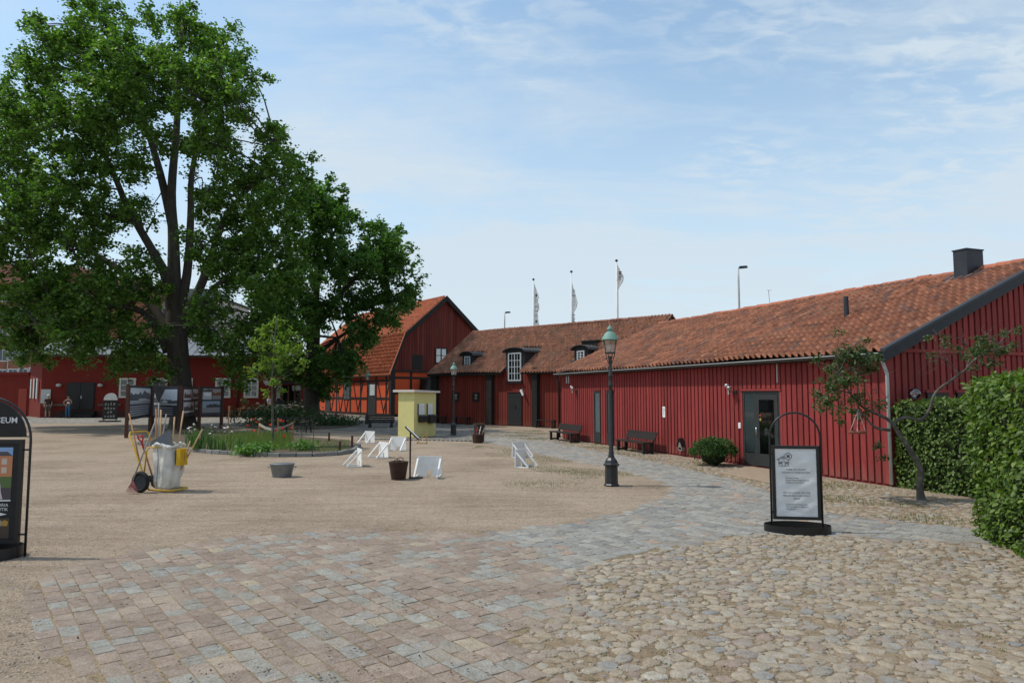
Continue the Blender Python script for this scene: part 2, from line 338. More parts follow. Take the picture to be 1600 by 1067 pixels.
# ------------------------------------------------------------------ ground
def gravel_material(name='raked_gravel', tint=(1, 1, 1), contrast=1.0):
    m = bpy.data.materials.new(name); m.use_nodes = True; nt = m.node_tree; N = nt.nodes; L = nt.links; b = N['Principled BSDF']
    b.inputs['Roughness'].default_value = 0.95; b.inputs['Specular IOR Level'].default_value = 0.1
    tc = N.new('ShaderNodeTexCoord')
    def noise(sc, det, r=0.6, stretch=None):
        n = N.new('ShaderNodeTexNoise'); n.inputs['Scale'].default_value = sc; n.inputs['Detail'].default_value = det; n.inputs['Roughness'].default_value = r
        if stretch:
            mp = N.new('ShaderNodeMapping'); mp.inputs['Scale'].default_value = stretch; L.new(tc.outputs['Object'], mp.inputs[0]); L.new(mp.outputs[0], n.inputs[0])
        else: L.new(tc.outputs['Object'], n.inputs[0])
        return n.outputs[0]
    def ramp(x, pts):
        n = N.new('ShaderNodeValToRGB'); e = n.color_ramp.elements
        while len(e) < len(pts): e.new(0.5)
        for q, (p, c) in zip(e, pts): q.position = p; q.color = (*c, 1)
        L.new(x, n.inputs[0]); return n.outputs[0]
    def mix(f, a, c, bl='MIX'):
        n = N.new('ShaderNodeMix'); n.data_type = 'RGBA'; n.blend_type = bl
        if isinstance(f, float): n.inputs[0].default_value = f
        else: L.new(f, n.inputs[0])
        L.new(a, n.inputs[6]); L.new(c, n.inputs[7]); return n.outputs[2]
    base = ramp(noise(0.45, 6, 0.6), [(0.3, (0.28, 0.215, 0.157)), (0.55, (0.385, 0.301, 0.223)), (0.75, (0.35, 0.284, 0.213))])
    g1 = ramp(noise(70, 3, 0.7), [(0.28, (0.45, 0.44, 0.43)), (0.5, (1.0, 1.0, 1.0)), (0.72, (1.30, 1.28, 1.24))])
    g2 = ramp(noise(7, 6, 0.75), [(0.3, (0.72, 0.71, 0.70)), (0.5, (1.0, 1.0, 1.0)), (0.75, (1.12, 1.12, 1.12))])
    col = mix(1.0, mix(1.0, base, g1, 'MULTIPLY'), g2, 'MULTIPLY')
    g3 = ramp(noise(19, 4, 0.7), [(0.30, (0.60, 0.59, 0.57)), (0.44, (0.97, 0.97, 0.97)), (0.56, (1.0, 1.0, 1.0)), (0.70, (1.26, 1.25, 1.23))]); col = mix(1.0, col, g3, 'MULTIPLY')
    tr = ramp(noise(1.4, 4, 0.6, (0.35, 2.6, 1)), [(0.35, (0.86, 0.85, 0.83)), (0.52, (1.0, 1.0, 1.0)), (0.7, (1.07, 1.06, 1.05))]); col = mix(1.0, col, tr, 'MULTIPLY')
    sp = ramp(noise(22, 2, 0.5), [(0.30, (0.55, 0.52, 0.48)), (0.40, (1.0, 1.0, 1.0)), (1.0, (1.0, 1.0, 1.0))]); col = mix(1.0, col, sp, 'MULTIPLY')
    tn = N.new('ShaderNodeRGB'); tn.outputs[0].default_value = (*tint, 1); col = mix(1.0, col, tn.outputs[0], 'MULTIPLY')
    L.new(col, b.inputs['Base Color'])
    bp = N.new('ShaderNodeBump'); bp.inputs['Strength'].default_value = 0.9; bp.inputs['Distance'].default_value = 0.02
    ad = N.new('ShaderNodeMath'); ad.operation = 'ADD'; L.new(noise(55, 4, 0.7), ad.inputs[0]); L.new(noise(6, 4, 0.6), ad.inputs[1])
    L.new(ad.outputs[0], bp.inputs['Height']); L.new(bp.outputs[0], b.inputs['Normal'])
    return m
M_gravel = gravel_material()
MB().add([(-900, -60, 0), (900, -60, 0), (900, 1800, 0), (-900, 1800, 0)], [(0, 1, 2, 3)]).build('ground', M_gravel, kind='structure')

def sheet(name, pts, z, material):
    return MB().add([(p[0], p[1], z) for p in pts], [tuple(range(len(pts)))]).build(name, material, kind='structure')
def farcobble(name, c1, c2, scale):
    m = bpy.data.materials.new(name); m.use_nodes = True; nt = m.node_tree; N = nt.nodes; L = nt.links; b = N['Principled BSDF']; b.inputs['Roughness'].default_value = 0.9
    tc = N.new('ShaderNodeTexCoord'); v = N.new('ShaderNodeTexVoronoi'); v.inputs['Scale'].default_value = scale; L.new(tc.outputs['Object'], v.inputs[0])
    no = N.new('ShaderNodeTexNoise'); no.inputs['Scale'].default_value = 0.6; no.inputs['Detail'].default_value = 6; L.new(tc.outputs['Object'], no.inputs[0])
    mx = N.new('ShaderNodeMix'); mx.data_type = 'RGBA'; L.new(no.outputs[0], mx.inputs[0]); mx.inputs[6].default_value = (*c1, 1); mx.inputs[7].default_value = (*c2, 1)
    sp = N.new('ShaderNodeSeparateColor'); L.new(v.outputs['Color'], sp.inputs[0])
    mr = N.new('ShaderNodeMapRange'); L.new(sp.outputs[0], mr.inputs[0]); mr.inputs[3].default_value = 0.6; mr.inputs[4].default_value = 1.3
    mr2 = N.new('ShaderNodeMapRange'); L.new(v.outputs['Distance'], mr2.inputs[0]); mr2.inputs[1].default_value = 0.35; mr2.inputs[2].default_value = 0.6; mr2.inputs[3].default_value = 1.0; mr2.inputs[4].default_value = 0.55
    a = N.new('ShaderNodeMath'); a.operation = 'MULTIPLY'; L.new(mr.outputs[0], a.inputs[0]); L.new(mr2.outputs[0], a.inputs[1])
    h = N.new('ShaderNodeHueSaturation'); L.new(a.outputs[0], h.inputs['Value']); L.new(mx.outputs[2], h.inputs['Color']); L.new(h.outputs[0], b.inputs['Base Color'])
    bp = N.new('ShaderNodeBump'); bp.inputs['Strength'].default_value = 0.8; bp.inputs['Distance'].default_value = 0.03; bp.invert = True
    L.new(v.outputs['Distance'], bp.inputs['Height']); L.new(bp.outputs[0], b.inputs['Normal']); return m
M_farcob = farcobble('grey_cobble_far', (0.30, 0.262, 0.212), (0.23, 0.202, 0.165), 7.0)
far_px = [(470, 668), (540, 673), (600, 677), (640, 684), (700, 688), (752, 691), (800, 693), (880, 694), (884, 687), (700, 660), (600, 650), (500, 645), (480, 647)]
sheet('courtyard_cobbles', [G(*p) for p in far_px], 0.004, M_farcob)
sheet('footpath', [G(30, 661), G(200, 662), G(330, 664), G(470, 668), G(480, 650), G(360, 649.5), G(60, 651.5), G(20, 650.5)], 0.005,
      farcobble('pale_grey_paving', (0.36, 0.32, 0.26), (0.28, 0.25, 0.205), 5.0))

# --- granite setts: one row direction over the whole path
sett_px = [(40, 938), (62, 906), (100, 890), (205, 862), (330, 843), (430, 833), (560, 827), (640, 827), (720, 833), (800, 829), (900, 814), (1000, 793), (1040, 776), (1052, 765),
           (1040, 755), (1010, 745), (950, 731), (900, 721), (850, 711), (790, 697), (752, 690), (745, 684), (800, 684), (845, 688), (879, 694), (927, 703.5), (965, 710), (1014, 720),
           (1057, 729.5), (1088, 736), (1150, 750), (1205, 768), (1225, 790), (1290, 802), (1530, 828), (1560, 850), (1290, 838), (1200, 833), (1100, 846), (1000, 868), (900, 888), (878, 895), (894, 932), (866, 966),
           (806, 996), (840, 1034), (866, 1085), (420, 1085), (150, 1064), (62, 1022)]
SETT = [G(*p) for p in sett_px]
mixed_px = [(0, 960), (40, 890), (320, 835), (700, 822), (760, 832), (830, 860), (880, 890), (900, 935), (870, 970), (880, 1100), (0, 1100)]
MIXED = [G(*p) for p in mixed_px]
dust = (0.70, 0.64, 0.57)
M_settmix = mat('granite_sett_mixed', (0, 0, 0), dust, 14, 0.85, 0.9, 45, rand=0.12, world=True, grain=0.22, grainscale=75, c3=(0.37, 0.295, 0.225), c3amt=0.8, c3scale=1.3,
                ramp_pts=[(0, (0.30, 0.232, 0.185)), (0.38, (0.33, 0.26, 0.208)), (0.58, (0.31, 0.248, 0.205)), (0.66, (0.325, 0.285, 0.235)), (0.74, (0.305, 0.297, 0.262)), (0.87, (0.345, 0.34, 0.305)), (0.95, (0.275, 0.268, 0.25)), (0.985, (0.47, 0.40, 0.29)), (1, (0.33, 0.245, 0.195))])
M_settgrey = mat('granite_sett_grey', (0, 0, 0), dust, 14, 0.8, 0.9, 45, rand=0.14, world=True, grain=0.22, grainscale=75, c3=(0.34, 0.27, 0.20), c3amt=0.5, c3scale=1.4,
                 ramp_pts=[(0, (0.28, 0.272, 0.25)), (0.3, (0.34, 0.335, 0.308)), (0.6, (0.30, 0.297, 0.275)), (0.78, (0.38, 0.368, 0.33)), (0.88, (0.24, 0.243, 0.238)), (0.94, (0.35, 0.26, 0.20)), (1, (0.45, 0.42, 0.36))])
def sett_mesh(k):
    r = random.Random(100 + k); j = lambda: r.uniform(-0.055, 0.055)
    out = []
    c = [(-.5 + j(), -.5 + j()), (.5 + j(), -.5 + j()), (.5 + j(), .5 + j()), (-.5 + j(), .5 + j())]
    for z, s in ((-1, 1.0), (0.62, 0.985), (0.92, 0.93), (1.0, 0.82)):
        out += [(x * s, y * s, z + (r.uniform(-.12, .12) if z > 0.5 else 0)) for x, y in c]
    fs = []
    for i in range(3):
        for q in range(4): fs.append((i * 4 + q, i * 4 + (q + 1) % 4, i * 4 + 4 + (q + 1) % 4, i * 4 + 4 + q))
    fs.append((12, 13, 14, 15)); return out, fs
SETTS = [sett_mesh(k) for k in range(14)]
def lay_setts():
    ang = math.atan2(-0.785, 0.62); u = (math.cos(ang), math.sin(ang)); v = (-math.sin(ang), math.cos(ang))
    us = [p.x * u[0] + p.y * u[1] for p in SETT]; vs = [p.x * v[0] + p.y * v[1] for p in SETT]
    out = []; y = min(vs)
    while y < max(vs):
        w = rnd.uniform(0.145, 0.175); x = min(us) + rnd.uniform(0, 0.2)
        while x < max(us):
            l = rnd.choice((rnd.uniform(0.15, 0.2), rnd.uniform(0.18, 0.27), rnd.uniform(0.2, 0.3)))
            cx, cy = x + l / 2, y + w / 2; X, Y = cx * u[0] + cy * v[0], cx * u[1] + cy * v[1]
            if inpoly(X, Y, SETT):
                e = edge_dist(X, Y, SETT); mixd = inpoly(X, Y, MIXED)
                wob = 0.004 * math.sin(X * 1.9 + 1) * math.cos(Y * 1.3)
                h = 0.0085 + wob + rnd.uniform(-0.003, 0.003) - max(0, 0.5 - e) * 0.010 * (1 if mixd else 0.3)
                if mixd and X < -1.2: h -= 0.0045 * min(1, max(0, (5.9 - Y) / 1.0))
                out.append((X, Y, h, l - rnd.uniform(.002, .012), w - rnd.uniform(.002, .012), ang + rnd.gauss(0, 0.02), mixd))
            x += l
        y += w
    return out
setts = lay_setts(); setts.sort(key=lambda s: math.hypot(s[0], s[1]) if abs(s[0]) / s[1] < 0.78 and s[1] > 3.9 else 99)
path = sheet('paved_path', SETT, 0.0015, gravel_material('joint_sand', (0.84, 0.82, 0.70)))
sm = []
for k, (vv, ff) in enumerate(SETTS):
    for q, mm in ((0, M_settgrey), (1, M_settmix)):
        me = bpy.data.meshes.new('sett'); me.from_pydata(vv, [], ff); me.materials.append(mm); sm.append(me)
for s in setts[:300]:
    o = link('sett', sm[2 * rnd.randrange(14) + (1 if s[6] else 0)], path, (s[0], s[1], 0), s[5] + rnd.choice((0, math.pi))); o.scale = (s[3], s[4], max(0.0035, s[2]))
for mixd, mm in ((True, M_settmix), (False, M_settgrey)):
    V = []; Fq = []; base = 0; bv = [np.array(q[0]) for q in SETTS]; bf = np.array(SETTS[0][1])
    for s in setts[300:]:
        if s[6] != mixd: continue
        c, sn = math.cos(s[5]), math.sin(s[5]); p = bv[rnd.randrange(14)] * np.array([s[3], s[4], max(0.0035, s[2])])
        V.append(np.stack([p[:, 0] * c - p[:, 1] * sn + s[0], p[:, 0] * sn + p[:, 1] * c + s[1], p[:, 2]], 1)); Fq.append(bf + base); base += 16
    npmesh('setts_beyond', np.concatenate(V), np.concatenate(Fq), mm, path, kind='stuff')

# --- rounded field cobbles
cob_px = [(900, 889), (1000, 869), (1100, 847), (1195, 834), (1290, 840), (1400, 845), (1560, 852), (1700, 870), (1900, 1100), (860, 1100), (846, 1036), (812, 998), (870, 968), (898, 932), (884, 897)]
strip_px = [(860, 676), (882, 683), (1000, 703), (1150, 730), (1235, 739), (1395, 763), (1480, 778), (1530, 790), (1560, 826), (1530, 827), (1290, 801), (1226, 789), (1206, 767), (1150, 749), (1088, 735), (1014, 719), (927, 702.5), (870, 692), (760, 683), (760, 676), (840, 672)]
COB = [G(*p) for p in cob_px]; STRIP = [G(*p) for p in strip_px]
M_cob = mat('field_cobble', (0, 0, 0), (0.68, 0.65, 0.60), 14, 0.85, 0.8, 50, world=True, grain=0.20, grainscale=70, rand=0.10, c3=(0.33, 0.265, 0.185), c3amt=0.7, c3scale=2.0,
            ramp_pts=[(0, (0.36, 0.285, 0.205)), (0.25, (0.40, 0.332, 0.248)), (0.45, (0.36, 0.30, 0.235)), (0.6, (0.42, 0.358, 0.278)), (0.74, (0.32, 0.295, 0.255)), (0.86, (0.36, 0.268, 0.21)), (0.94, (0.26, 0.252, 0.24)), (1, (0.47, 0.42, 0.34))])
def dome(k):
    r = random.Random(50 + k); n = 9; vs = []; fs = []
    rad = [r.uniform(0.70, 1.12) for _ in range(n)]
    for s, z in ((1.0, -0.5), (0.99, 0.30), (0.88, 0.78), (0.55, 0.97)):
        for i in range(n): a = 2 * math.pi * i / n; vs.append((rad[i] * s * math.cos(a), rad[i] * s * math.sin(a), z + (r.uniform(-.06, .06) if z > 0.5 else 0)))
    vs.append((0, 0, 1.0))
    for i in range(3):
        for q in range(n): fs.append((i * n + q, i * n + (q + 1) % n, (i + 1) * n + (q + 1) % n, (i + 1) * n + q))
    tri = [(3 * n + q, 3 * n + (q + 1) % n, 4 * n) for q in range(n)]
    return vs, fs, tri
DOMES = [dome(k) for k in range(10)]
def lay_cobbles(P, n, rmin, rmax, seed):
    r = random.Random(seed); x0, x1 = min(p.x for p in P), max(p.x for p in P); y0, y1 = min(p.y for p in P), max(p.y for p in P)
    grid = {}; out = []; cs = 0.16
    for k in range(n):
        f = k / n; rad = rmin + (rmax - rmin) * (1 - f) ** 2.6 + (0.010 if f < .6 else 0); rad *= r.uniform(0.85, 1.1)
        x, y = r.uniform(x0, x1), r.uniform(y0, y1)
        if not inpoly(x, y, P): continue
        gx, gy = int(x // cs), int(y // cs); ok = True
        for a in (-2, -1, 0, 1, 2):
            for b in (-2, -1, 0, 1, 2):
                for (qx, qy, qr) in grid.get((gx + a, gy + b), ()):
                    if (qx - x) ** 2 + (qy - y) ** 2 < ((qr + rad) * 0.86) ** 2: ok = False; break
                if not ok: break
            if not ok: break
        if ok: grid.setdefault((gx, gy), []).append((x, y, rad)); out.append((x, y, rad))
    return out
M_joint = gravel_material('cobble_joint_grit', (0.84, 0.81, 0.72))
cobblefield = sheet('cobbled_yard', COB, 0.002, M_joint)
wallstrip = sheet('cobbled_strip', STRIP, 0.0025, M_joint)
dm = []
for vv, ff, tt in DOMES:
    me = bpy.data.meshes.new('cobblestone'); me.from_pydata(vv, [], [tuple(f) for f in ff] + tt); me.polygons.foreach_set('use_smooth', [True] * len(me.polygons)); me.materials.append(M_cob); dm.append(me)
def put_cobbles(lst, parent, singles, hh):
    lst.sort(key=lambda s: (math.hypot(s[0], s[1]) - 25 * s[2]) if (abs(s[0]) / s[1] < 0.76 and s[1] > 4.2) else 99)
    V = []; T = []; base = 0
    allf = [np.array([(f[0], f[1], f[2]) for f in ff] + [(f[0], f[2], f[3]) for f in ff] + tt) for vv, ff, tt in DOMES]; allv = [np.array(vv) for vv, _, _ in DOMES]
    for i, (x, y, r_) in enumerate(lst):
        k = rnd.randrange(10); a = rnd.uniform(0, 6.28); asp = rnd.uniform(1.0, 1.32); h = hh * rnd.uniform(0.45, 1.15) * (0.6 + 5 * r_)
        sx, sy = r_ * asp ** 0.7, r_ / asp ** 0.55
        if i < singles:
            o = link('cobblestone', dm[k], parent, (x, y, 0), a); o.scale = (sx, sy, h)
        else:
            p = allv[k] * np.array([sx, sy, h]); c, s = math.cos(a), math.sin(a)
            V.append(np.stack([p[:, 0] * c - p[:, 1] * s + x, p[:, 0] * s + p[:, 1] * c + y, p[:, 2]], 1)); T.append(allf[k] + base); base += len(p)
    npmesh('cobbles_beyond', np.concatenate(V), np.concatenate(T), M_cob, parent, True, kind='stuff')
put_cobbles([s for s in lay_cobbles(COB, 130000, 0.024, 0.074, 1) if rnd.random() < .93], cobblefield, 300, 0.017)
put_cobbles([s for s in lay_cobbles(STRIP, 60000, 0.026, 0.07, 2) if rnd.random() < .8], wallstrip, 0, 0.016)
# worn stone slab before the glass door
d0 = G(1128, 742); 
slab = [G(1128, 741), G(1206, 757), G(1262, 757), G(1236, 741), G(1165, 731)]
MB().prism([(p.x, p.y) for p in slab], (0, 0, 0.0), (1, 0, 0), (0, 1, 0), (0, 0, 0.045)).build('doorstep_slab', mat('tan_flagstone', (0.34, 0.25, 0.17), (0.28, 0.21, 0.15), 5, 0.9, 0.4, 40), kind='structure', bevel=0.01)

# --- loose stones on the gravel, tufts of grass
GRAV = [G(*p) for p in [(-60, 720), (-60, 1060), (60, 1060), (60, 905), (330, 842), (720, 832), (1000, 792), (1048, 766), (900, 722), (750, 692), (560, 690), (300, 705)]]
def pebbles():
    P = []; S_ = []
    while len(P) < 9000:
        px, py = rnd.uniform(-40, 1050), 690 + 390 * rnd.random() ** 1.3; g = G(px, py)
        if inpoly(g.x, g.y, GRAV): P.append((g.x, g.y, 0.002)); S_.append(rnd.uniform(0.006, 0.011) * (1 if rnd.random() < 0.93 else 1.8))
    bv = [(1, 0, 0), (-.2, .9, 0), (-.9, -.1, 0), (.1, -.95, 0), (0.1, 0, .8)]; bf = [(0, 1, 4), (1, 2, 4), (2, 3, 4), (3, 0, 4)]
    mm = rotmats(len(P), 0.25) * np.array(S_)[:, None, None]
    scatter('loose_pebbles', bv, bf, mm, np.array(P), mat('pebble', (0.30, 0.25, 0.19), None, rand=0.35, rough=0.9, ramp_pts=[(0, (0.25, 0.19, 0.13)), (0.6, (0.36, 0.29, 0.21)), (1, (0.30, 0.29, 0.27))]), kind='stuff')
pebbles()
def flecks():
    P = []
    while len(P) < 1500:
        g = G(rnd.uniform(-40, 1600), 690 + 390 * rnd.random() ** 1.2)
        if abs(math.sin(g.x * 1.1 + g.y * .7) + math.sin(g.y * 1.7 - g.x * .5) + rnd.gauss(0, .7)) > 1.0: P.append((g.x, g.y, 0.012 if inpoly(g.x, g.y, GRAV) else 0.024))
    P = np.array(P); scatter('leaf_litter', [(-1, -.4, 0), (1, -.5, .1), (1.1, .4, 0), (-.9, .5, .15)], [(0, 1, 2, 3)], rotmats(len(P), .3) * nr.uniform(.005, .014, len(P))[:, None, None], P, mat('dry_litter', (0.06, 0.045, 0.03), None, rand=.5, rough=.9), kind='stuff')
flecks()
M_grass = mat('short_grass', (0.10, 0.14, 0.035), None, rough=0.8, rand=0.25, transl=0.25, ramp_pts=[(0, (0.09, 0.13, 0.03)), (0.6, (0.14, 0.16, 0.045)), (1, (0.24, 0.20, 0.08))])
def blades(P, hmin, hmax, name, parent=None, w=0.006, material=None, **props):
    n = len(P); h = nr.uniform(hmin, hmax, n); a = nr.uniform(0, 6.28, n); t = nr.normal(0, 0.45, n); b = nr.uniform(0, 6.28, n); P = np.asarray(P)
    dx = np.stack([np.cos(a) * w, np.sin(a) * w, np.zeros(n)], 1); tip = np.stack([np.sin(t) * np.cos(b) * h, np.sin(t) * np.sin(b) * h, np.cos(t) * h], 1)
    V = np.stack([P - dx, P + dx, P + tip * 0.6 + dx * 0.7, P + tip + np.array([0, 0, 0])], 1).reshape(-1, 3)
    Fq = np.arange(n * 4).reshape(n, 4); return npmesh(name, V, Fq, material or M_grass, parent, **props)
def grass_pts(poly, n, thr=0.0, f=1.6):
    out = []; x0, x1 = min(p.x for p in poly), max(p.x for p in poly); y0, y1 = min(p.y for p in poly), max(p.y for p in poly); k = 0
    while len(out) < n and k < n * 40:
        k += 1; x, y = rnd.uniform(x0, x1), rnd.uniform(y0, y1)
        if inpoly(x, y, poly) and math.sin(x * f + 1.3 * math.sin(y * f * 0.9)) + math.cos(y * f * 1.3 + x) + rnd.uniform(-0.9, 0.9) > thr: out.append((x, y, 0.0))
    return out
gp = grass_pts([G(*p) for p in [(752, 692), (850, 712), (950, 732), (1010, 746), (1040, 757), (1030, 764), (990, 760), (930, 752), (860, 742), (790, 722), (735, 702)]], 6500, 0.1)
gp += grass_pts([G(*p) for p in [(760, 735), (900, 735), (1010, 752), (960, 775), (800, 768)]], 1500, 0.9)
blades(gp, 0.008, 0.026, 'sparse_grass', w=0.005, kind='stuff')
gp = grass_pts(STRIP, 6000, 0.8, 2.3) 
blades(gp, 0.02, 0.06, 'strip_weeds', w=0.006, kind='stuff')
gp = []
for (x, y, z) in grass_pts(COB, 420, 0.6, 2.0):
    if y < 10: gp += [(x + rnd.gauss(0, .018), y + rnd.gauss(0, .018), 0.0) for _ in range(9)]
blades(gp, 0.006, 0.020, 'joint_moss', w=0.005, kind='stuff')
# ------------------------------------------------------------------ buildings
def pantile(w=0.21, l=0.40):
    """S-shaped clay tile: x across, y up the slope, z out; with a front edge"""
    prof = [(0.0, -0.006), (0.10, 0.036), (0.26, 0.064), (0.42, 0.046), (0.56, 0.004), (0.78, -0.012), (1.0, -0.006)]
    vs = [];
    for y, dz in ((0, 0.016), (l, 0.0)):
        for px_, pz in prof: vs.append((px_ * w * 1.05, y, pz + dz))
    n = len(prof)
    for px_, pz in prof: vs.append((px_ * w * 1.05, 0.0, pz + 0.002))
    fs = [(i, i + 1, n + i + 1, n + i) for i in range(n - 1)] + [(2 * n + i, 2 * n + i + 1, i + 1, i) for i in range(n - 1)]
    return np.array(vs), np.array(fs)
TV, TF = pantile(); TVB = TV.copy(); TVB[:7, 2] -= .013
def tile_roof(parent, frame, x0, x1, y0, z0, y1, z1, material, singles=0, skip=None, jit=0.006, w=0.21, ex=0.33, name='roof_tile', sag=None, amp=1.0):
    """tiles on the slope from (y0,z0) up to (y1,z1) in the local frame"""
    L_ = math.hypot(y1 - y0, z1 - z0); a = math.atan2(z1 - z0, y1 - y0); rows = int(L_ / ex); cols = int((x1 - x0) / w); ex = L_ / rows; w2 = (x1 - x0) / cols
    TVx = TV * np.array([1, 1, amp]); tiles = []
    for r_ in range(rows):
        for c in range(cols):
            s = r_ * ex; p = Vector((x0 + c * w2 + rnd.uniform(-jit, jit), y0 + math.cos(a) * (s + rnd.uniform(-jit, jit)), z0 + math.sin(a) * s + 0.02 + rnd.uniform(0, jit)))
            if sag: p.z += sag(p.x)
            if skip and skip(p.x + w2 / 2, p.y): continue
            tiles.append((p, a + rnd.gauss(0, 0.012), rnd.gauss(0, 0.012)))
    if singles:
        def key(t):
            q = frame.wld(t[0].x, t[0].y, t[0].z); px, py = project(q)
            return q.length if -5 < px < 1605 else 999
        tiles.sort(key=key)
        me = bpy.data.meshes.new(name); me.from_pydata([tuple(v) for v in TVx], [], [tuple(f) for f in TF]); me.materials.append(material)
        me.polygons.foreach_set('use_smooth', [True] * len(me.polygons)); me.set_sharp_from_angle(angle=R(40))
        for p, aa, rz in tiles[:singles]: link(name, me, parent, p, (aa, 0, rz))
    mats3 = []; pos = []
    for p, aa, rz in tiles[singles:]:
        mats3.append(np.array(Matrix.Rotation(rz, 3, 'Z') @ Matrix.Rotation(aa, 3, 'X'))); pos.append(tuple(p))
    if pos:
        o = scatter('tiles_beyond', TVx, TF, np.array(mats3), np.array(pos), material, parent, True, kind='stuff'); o.data.set_sharp_from_angle(angle=R(40))
def ridge_tiles(parent, x0, x1, y, z, material, n=None, r=0.11, ex=0.36):
    n = int((x1 - x0) / ex)
    mb = MB()
    for k in range(9):
        pass
    vs = []; fs = []
    for x, rr in ((0, r * 1.08), (ex * 1.08, r * 0.95)):
        for i in range(7): a = math.pi * i / 6; vs.append((x, math.cos(a) * rr, math.sin(a) * rr - 0.03))
    for x, rr in ((0, r * 0.9),):
        for i in range(7): a = math.pi * i / 6; vs.append((x, math.cos(a) * rr, math.sin(a) * rr - 0.03))
    fs = [(i, i + 1, 7 + i + 1, 7 + i) for i in range(6)] + [(14 + i, 14 + i + 1, i + 1, i) for i in range(6)]
    me = bpy.data.meshes.new('ridge_tile'); me.from_pydata(vs, [], fs); me.materials.append(material)
    for i in range(n): link('ridge_tile', me, parent, (x0 + i * (x1 - x0) / n, y + rnd.gauss(0, .006), z + rnd.gauss(0, .008)), (0, 0, rnd.gauss(0, .015)))
def window(parent, x0, x1, z0, z1, y, cols, rows, frame_m, name='window', fw=0.07, bar=0.035, glassm=None, depth=0.06, back=M_dark, mull=True, sill=False):
    """framed window standing proud of the plane local y; panes as sub-parts"""
    w = MB(); w.box(x0, x0 + fw, y - depth, y + 0.02, z0, z1).box(x1 - fw, x1, y - depth, y + 0.02, z0, z1).box(x0 + fw, x1 - fw, y - depth, y + 0.02, z1 - fw, z1).box(x0 + fw, x1 - fw, y - depth, y + 0.02, z0, z0 + fw)
    o = w.build(name, frame_m, parent)
    ix0, ix1, iz0, iz1 = x0 + fw, x1 - fw, z0 + fw, z1 - fw
    b = MB()
    for c in range(1, cols):
        bw = bar * (1.8 if (mull and cols % 2 == 0 and c == cols // 2) else 1.0); xx = ix0 + (ix1 - ix0) * c / cols; b.box(xx - bw / 2, xx + bw / 2, y - depth * 0.75, y + 0.012, iz0, iz1)
    for r_ in range(1, rows):
        zz = iz0 + (iz1 - iz0) * r_ / rows; b.box(ix0, ix1, y - depth * 0.70, y + 0.010, zz - bar / 2, zz + bar / 2)
    if b.v: b.build('glazing_bars', frame_m, o)
    pm = MB().add([(ix0, y - 0.012, iz0), (ix1, y - 0.012, iz0), (ix1, y - 0.012, iz1), (ix0, y - 0.012, iz1)], [(0, 1, 2, 3)])
    for c in range(cols):
        for r_ in range(rows):
            a0, a1 = ix0 + (ix1 - ix0) * c / cols, ix0 + (ix1 - ix0) * (c + 1) / cols; b0, b1 = iz0 + (iz1 - iz0) * r_ / rows, iz0 + (iz1 - iz0) * (r_ + 1) / rows
            t = rnd.uniform(-.006, .006)
            MB().add([(a0, y - 0.022 + t, b0), (a1, y - 0.022 - t, b0), (a1, y - 0.022 - t, b1), (a0, y - 0.022 + t, b1)], [(0, 1, 2, 3)]).build('pane', glassm or M_glass, o)
    MB().box(ix0, ix1, y - 0.003, y + 0.02, iz0, iz1).build('interior', back, o)
    if sill: MB().box(x0 - 0.05, x1 + 0.05, y - depth - 0.07, y + 0.01, z0 - 0.05, z0 - 0.002).build('sill', frame_m, o)
    return o
def boards(parent, x0, x1, zf, period, wid, th, material, y=0.0, name='board', z0=None, holes=(), along='x', jitter=0.01):
    """upright cover boards; zf(x) gives the top; holes: (x0,x1,z0,z1) cut out"""
    n = int(round((x1 - x0) / period)); period = (x1 - x0) / n
    for i in range(n):
        a = x0 + i * period + (period - wid) / 2 + rnd.uniform(-.003, .003); b = a + wid; c = (a + b) / 2; t = th + rnd.uniform(-.003, .003)
        segs = [((z0(c) if callable(z0) else (z0 or 0.0)) + rnd.uniform(0, jitter), None)]
        lo = segs[0][0]; m = MB(); cuts = sorted([h for h in holes if h[0] < b - 0.02 and h[1] > a + 0.02], key=lambda h: h[2]); cur = lo
        def seg(za, zb0, zb1):
            if min(zb0, zb1) - za < 0.02: return
            if along == 'x': P = [(a, y - t, za), (b, y - t, za), (b, y, za), (a, y, za), (a, y - t, zb0), (b, y - t, zb1), (b, y, zb1), (a, y, zb0)]
            else: P = [(y - t, b, za), (y - t, a, za), (y, a, za), (y, b, za), (y - t, b, zb1), (y - t, a, zb0), (y, a, zb0), (y, b, zb1)]
            MB().hexa(P).build(name, material, parent)
        for h in cuts: seg(cur, h[2], h[2]); cur = max(cur, h[3])
        seg(cur, zf(a), zf(b))

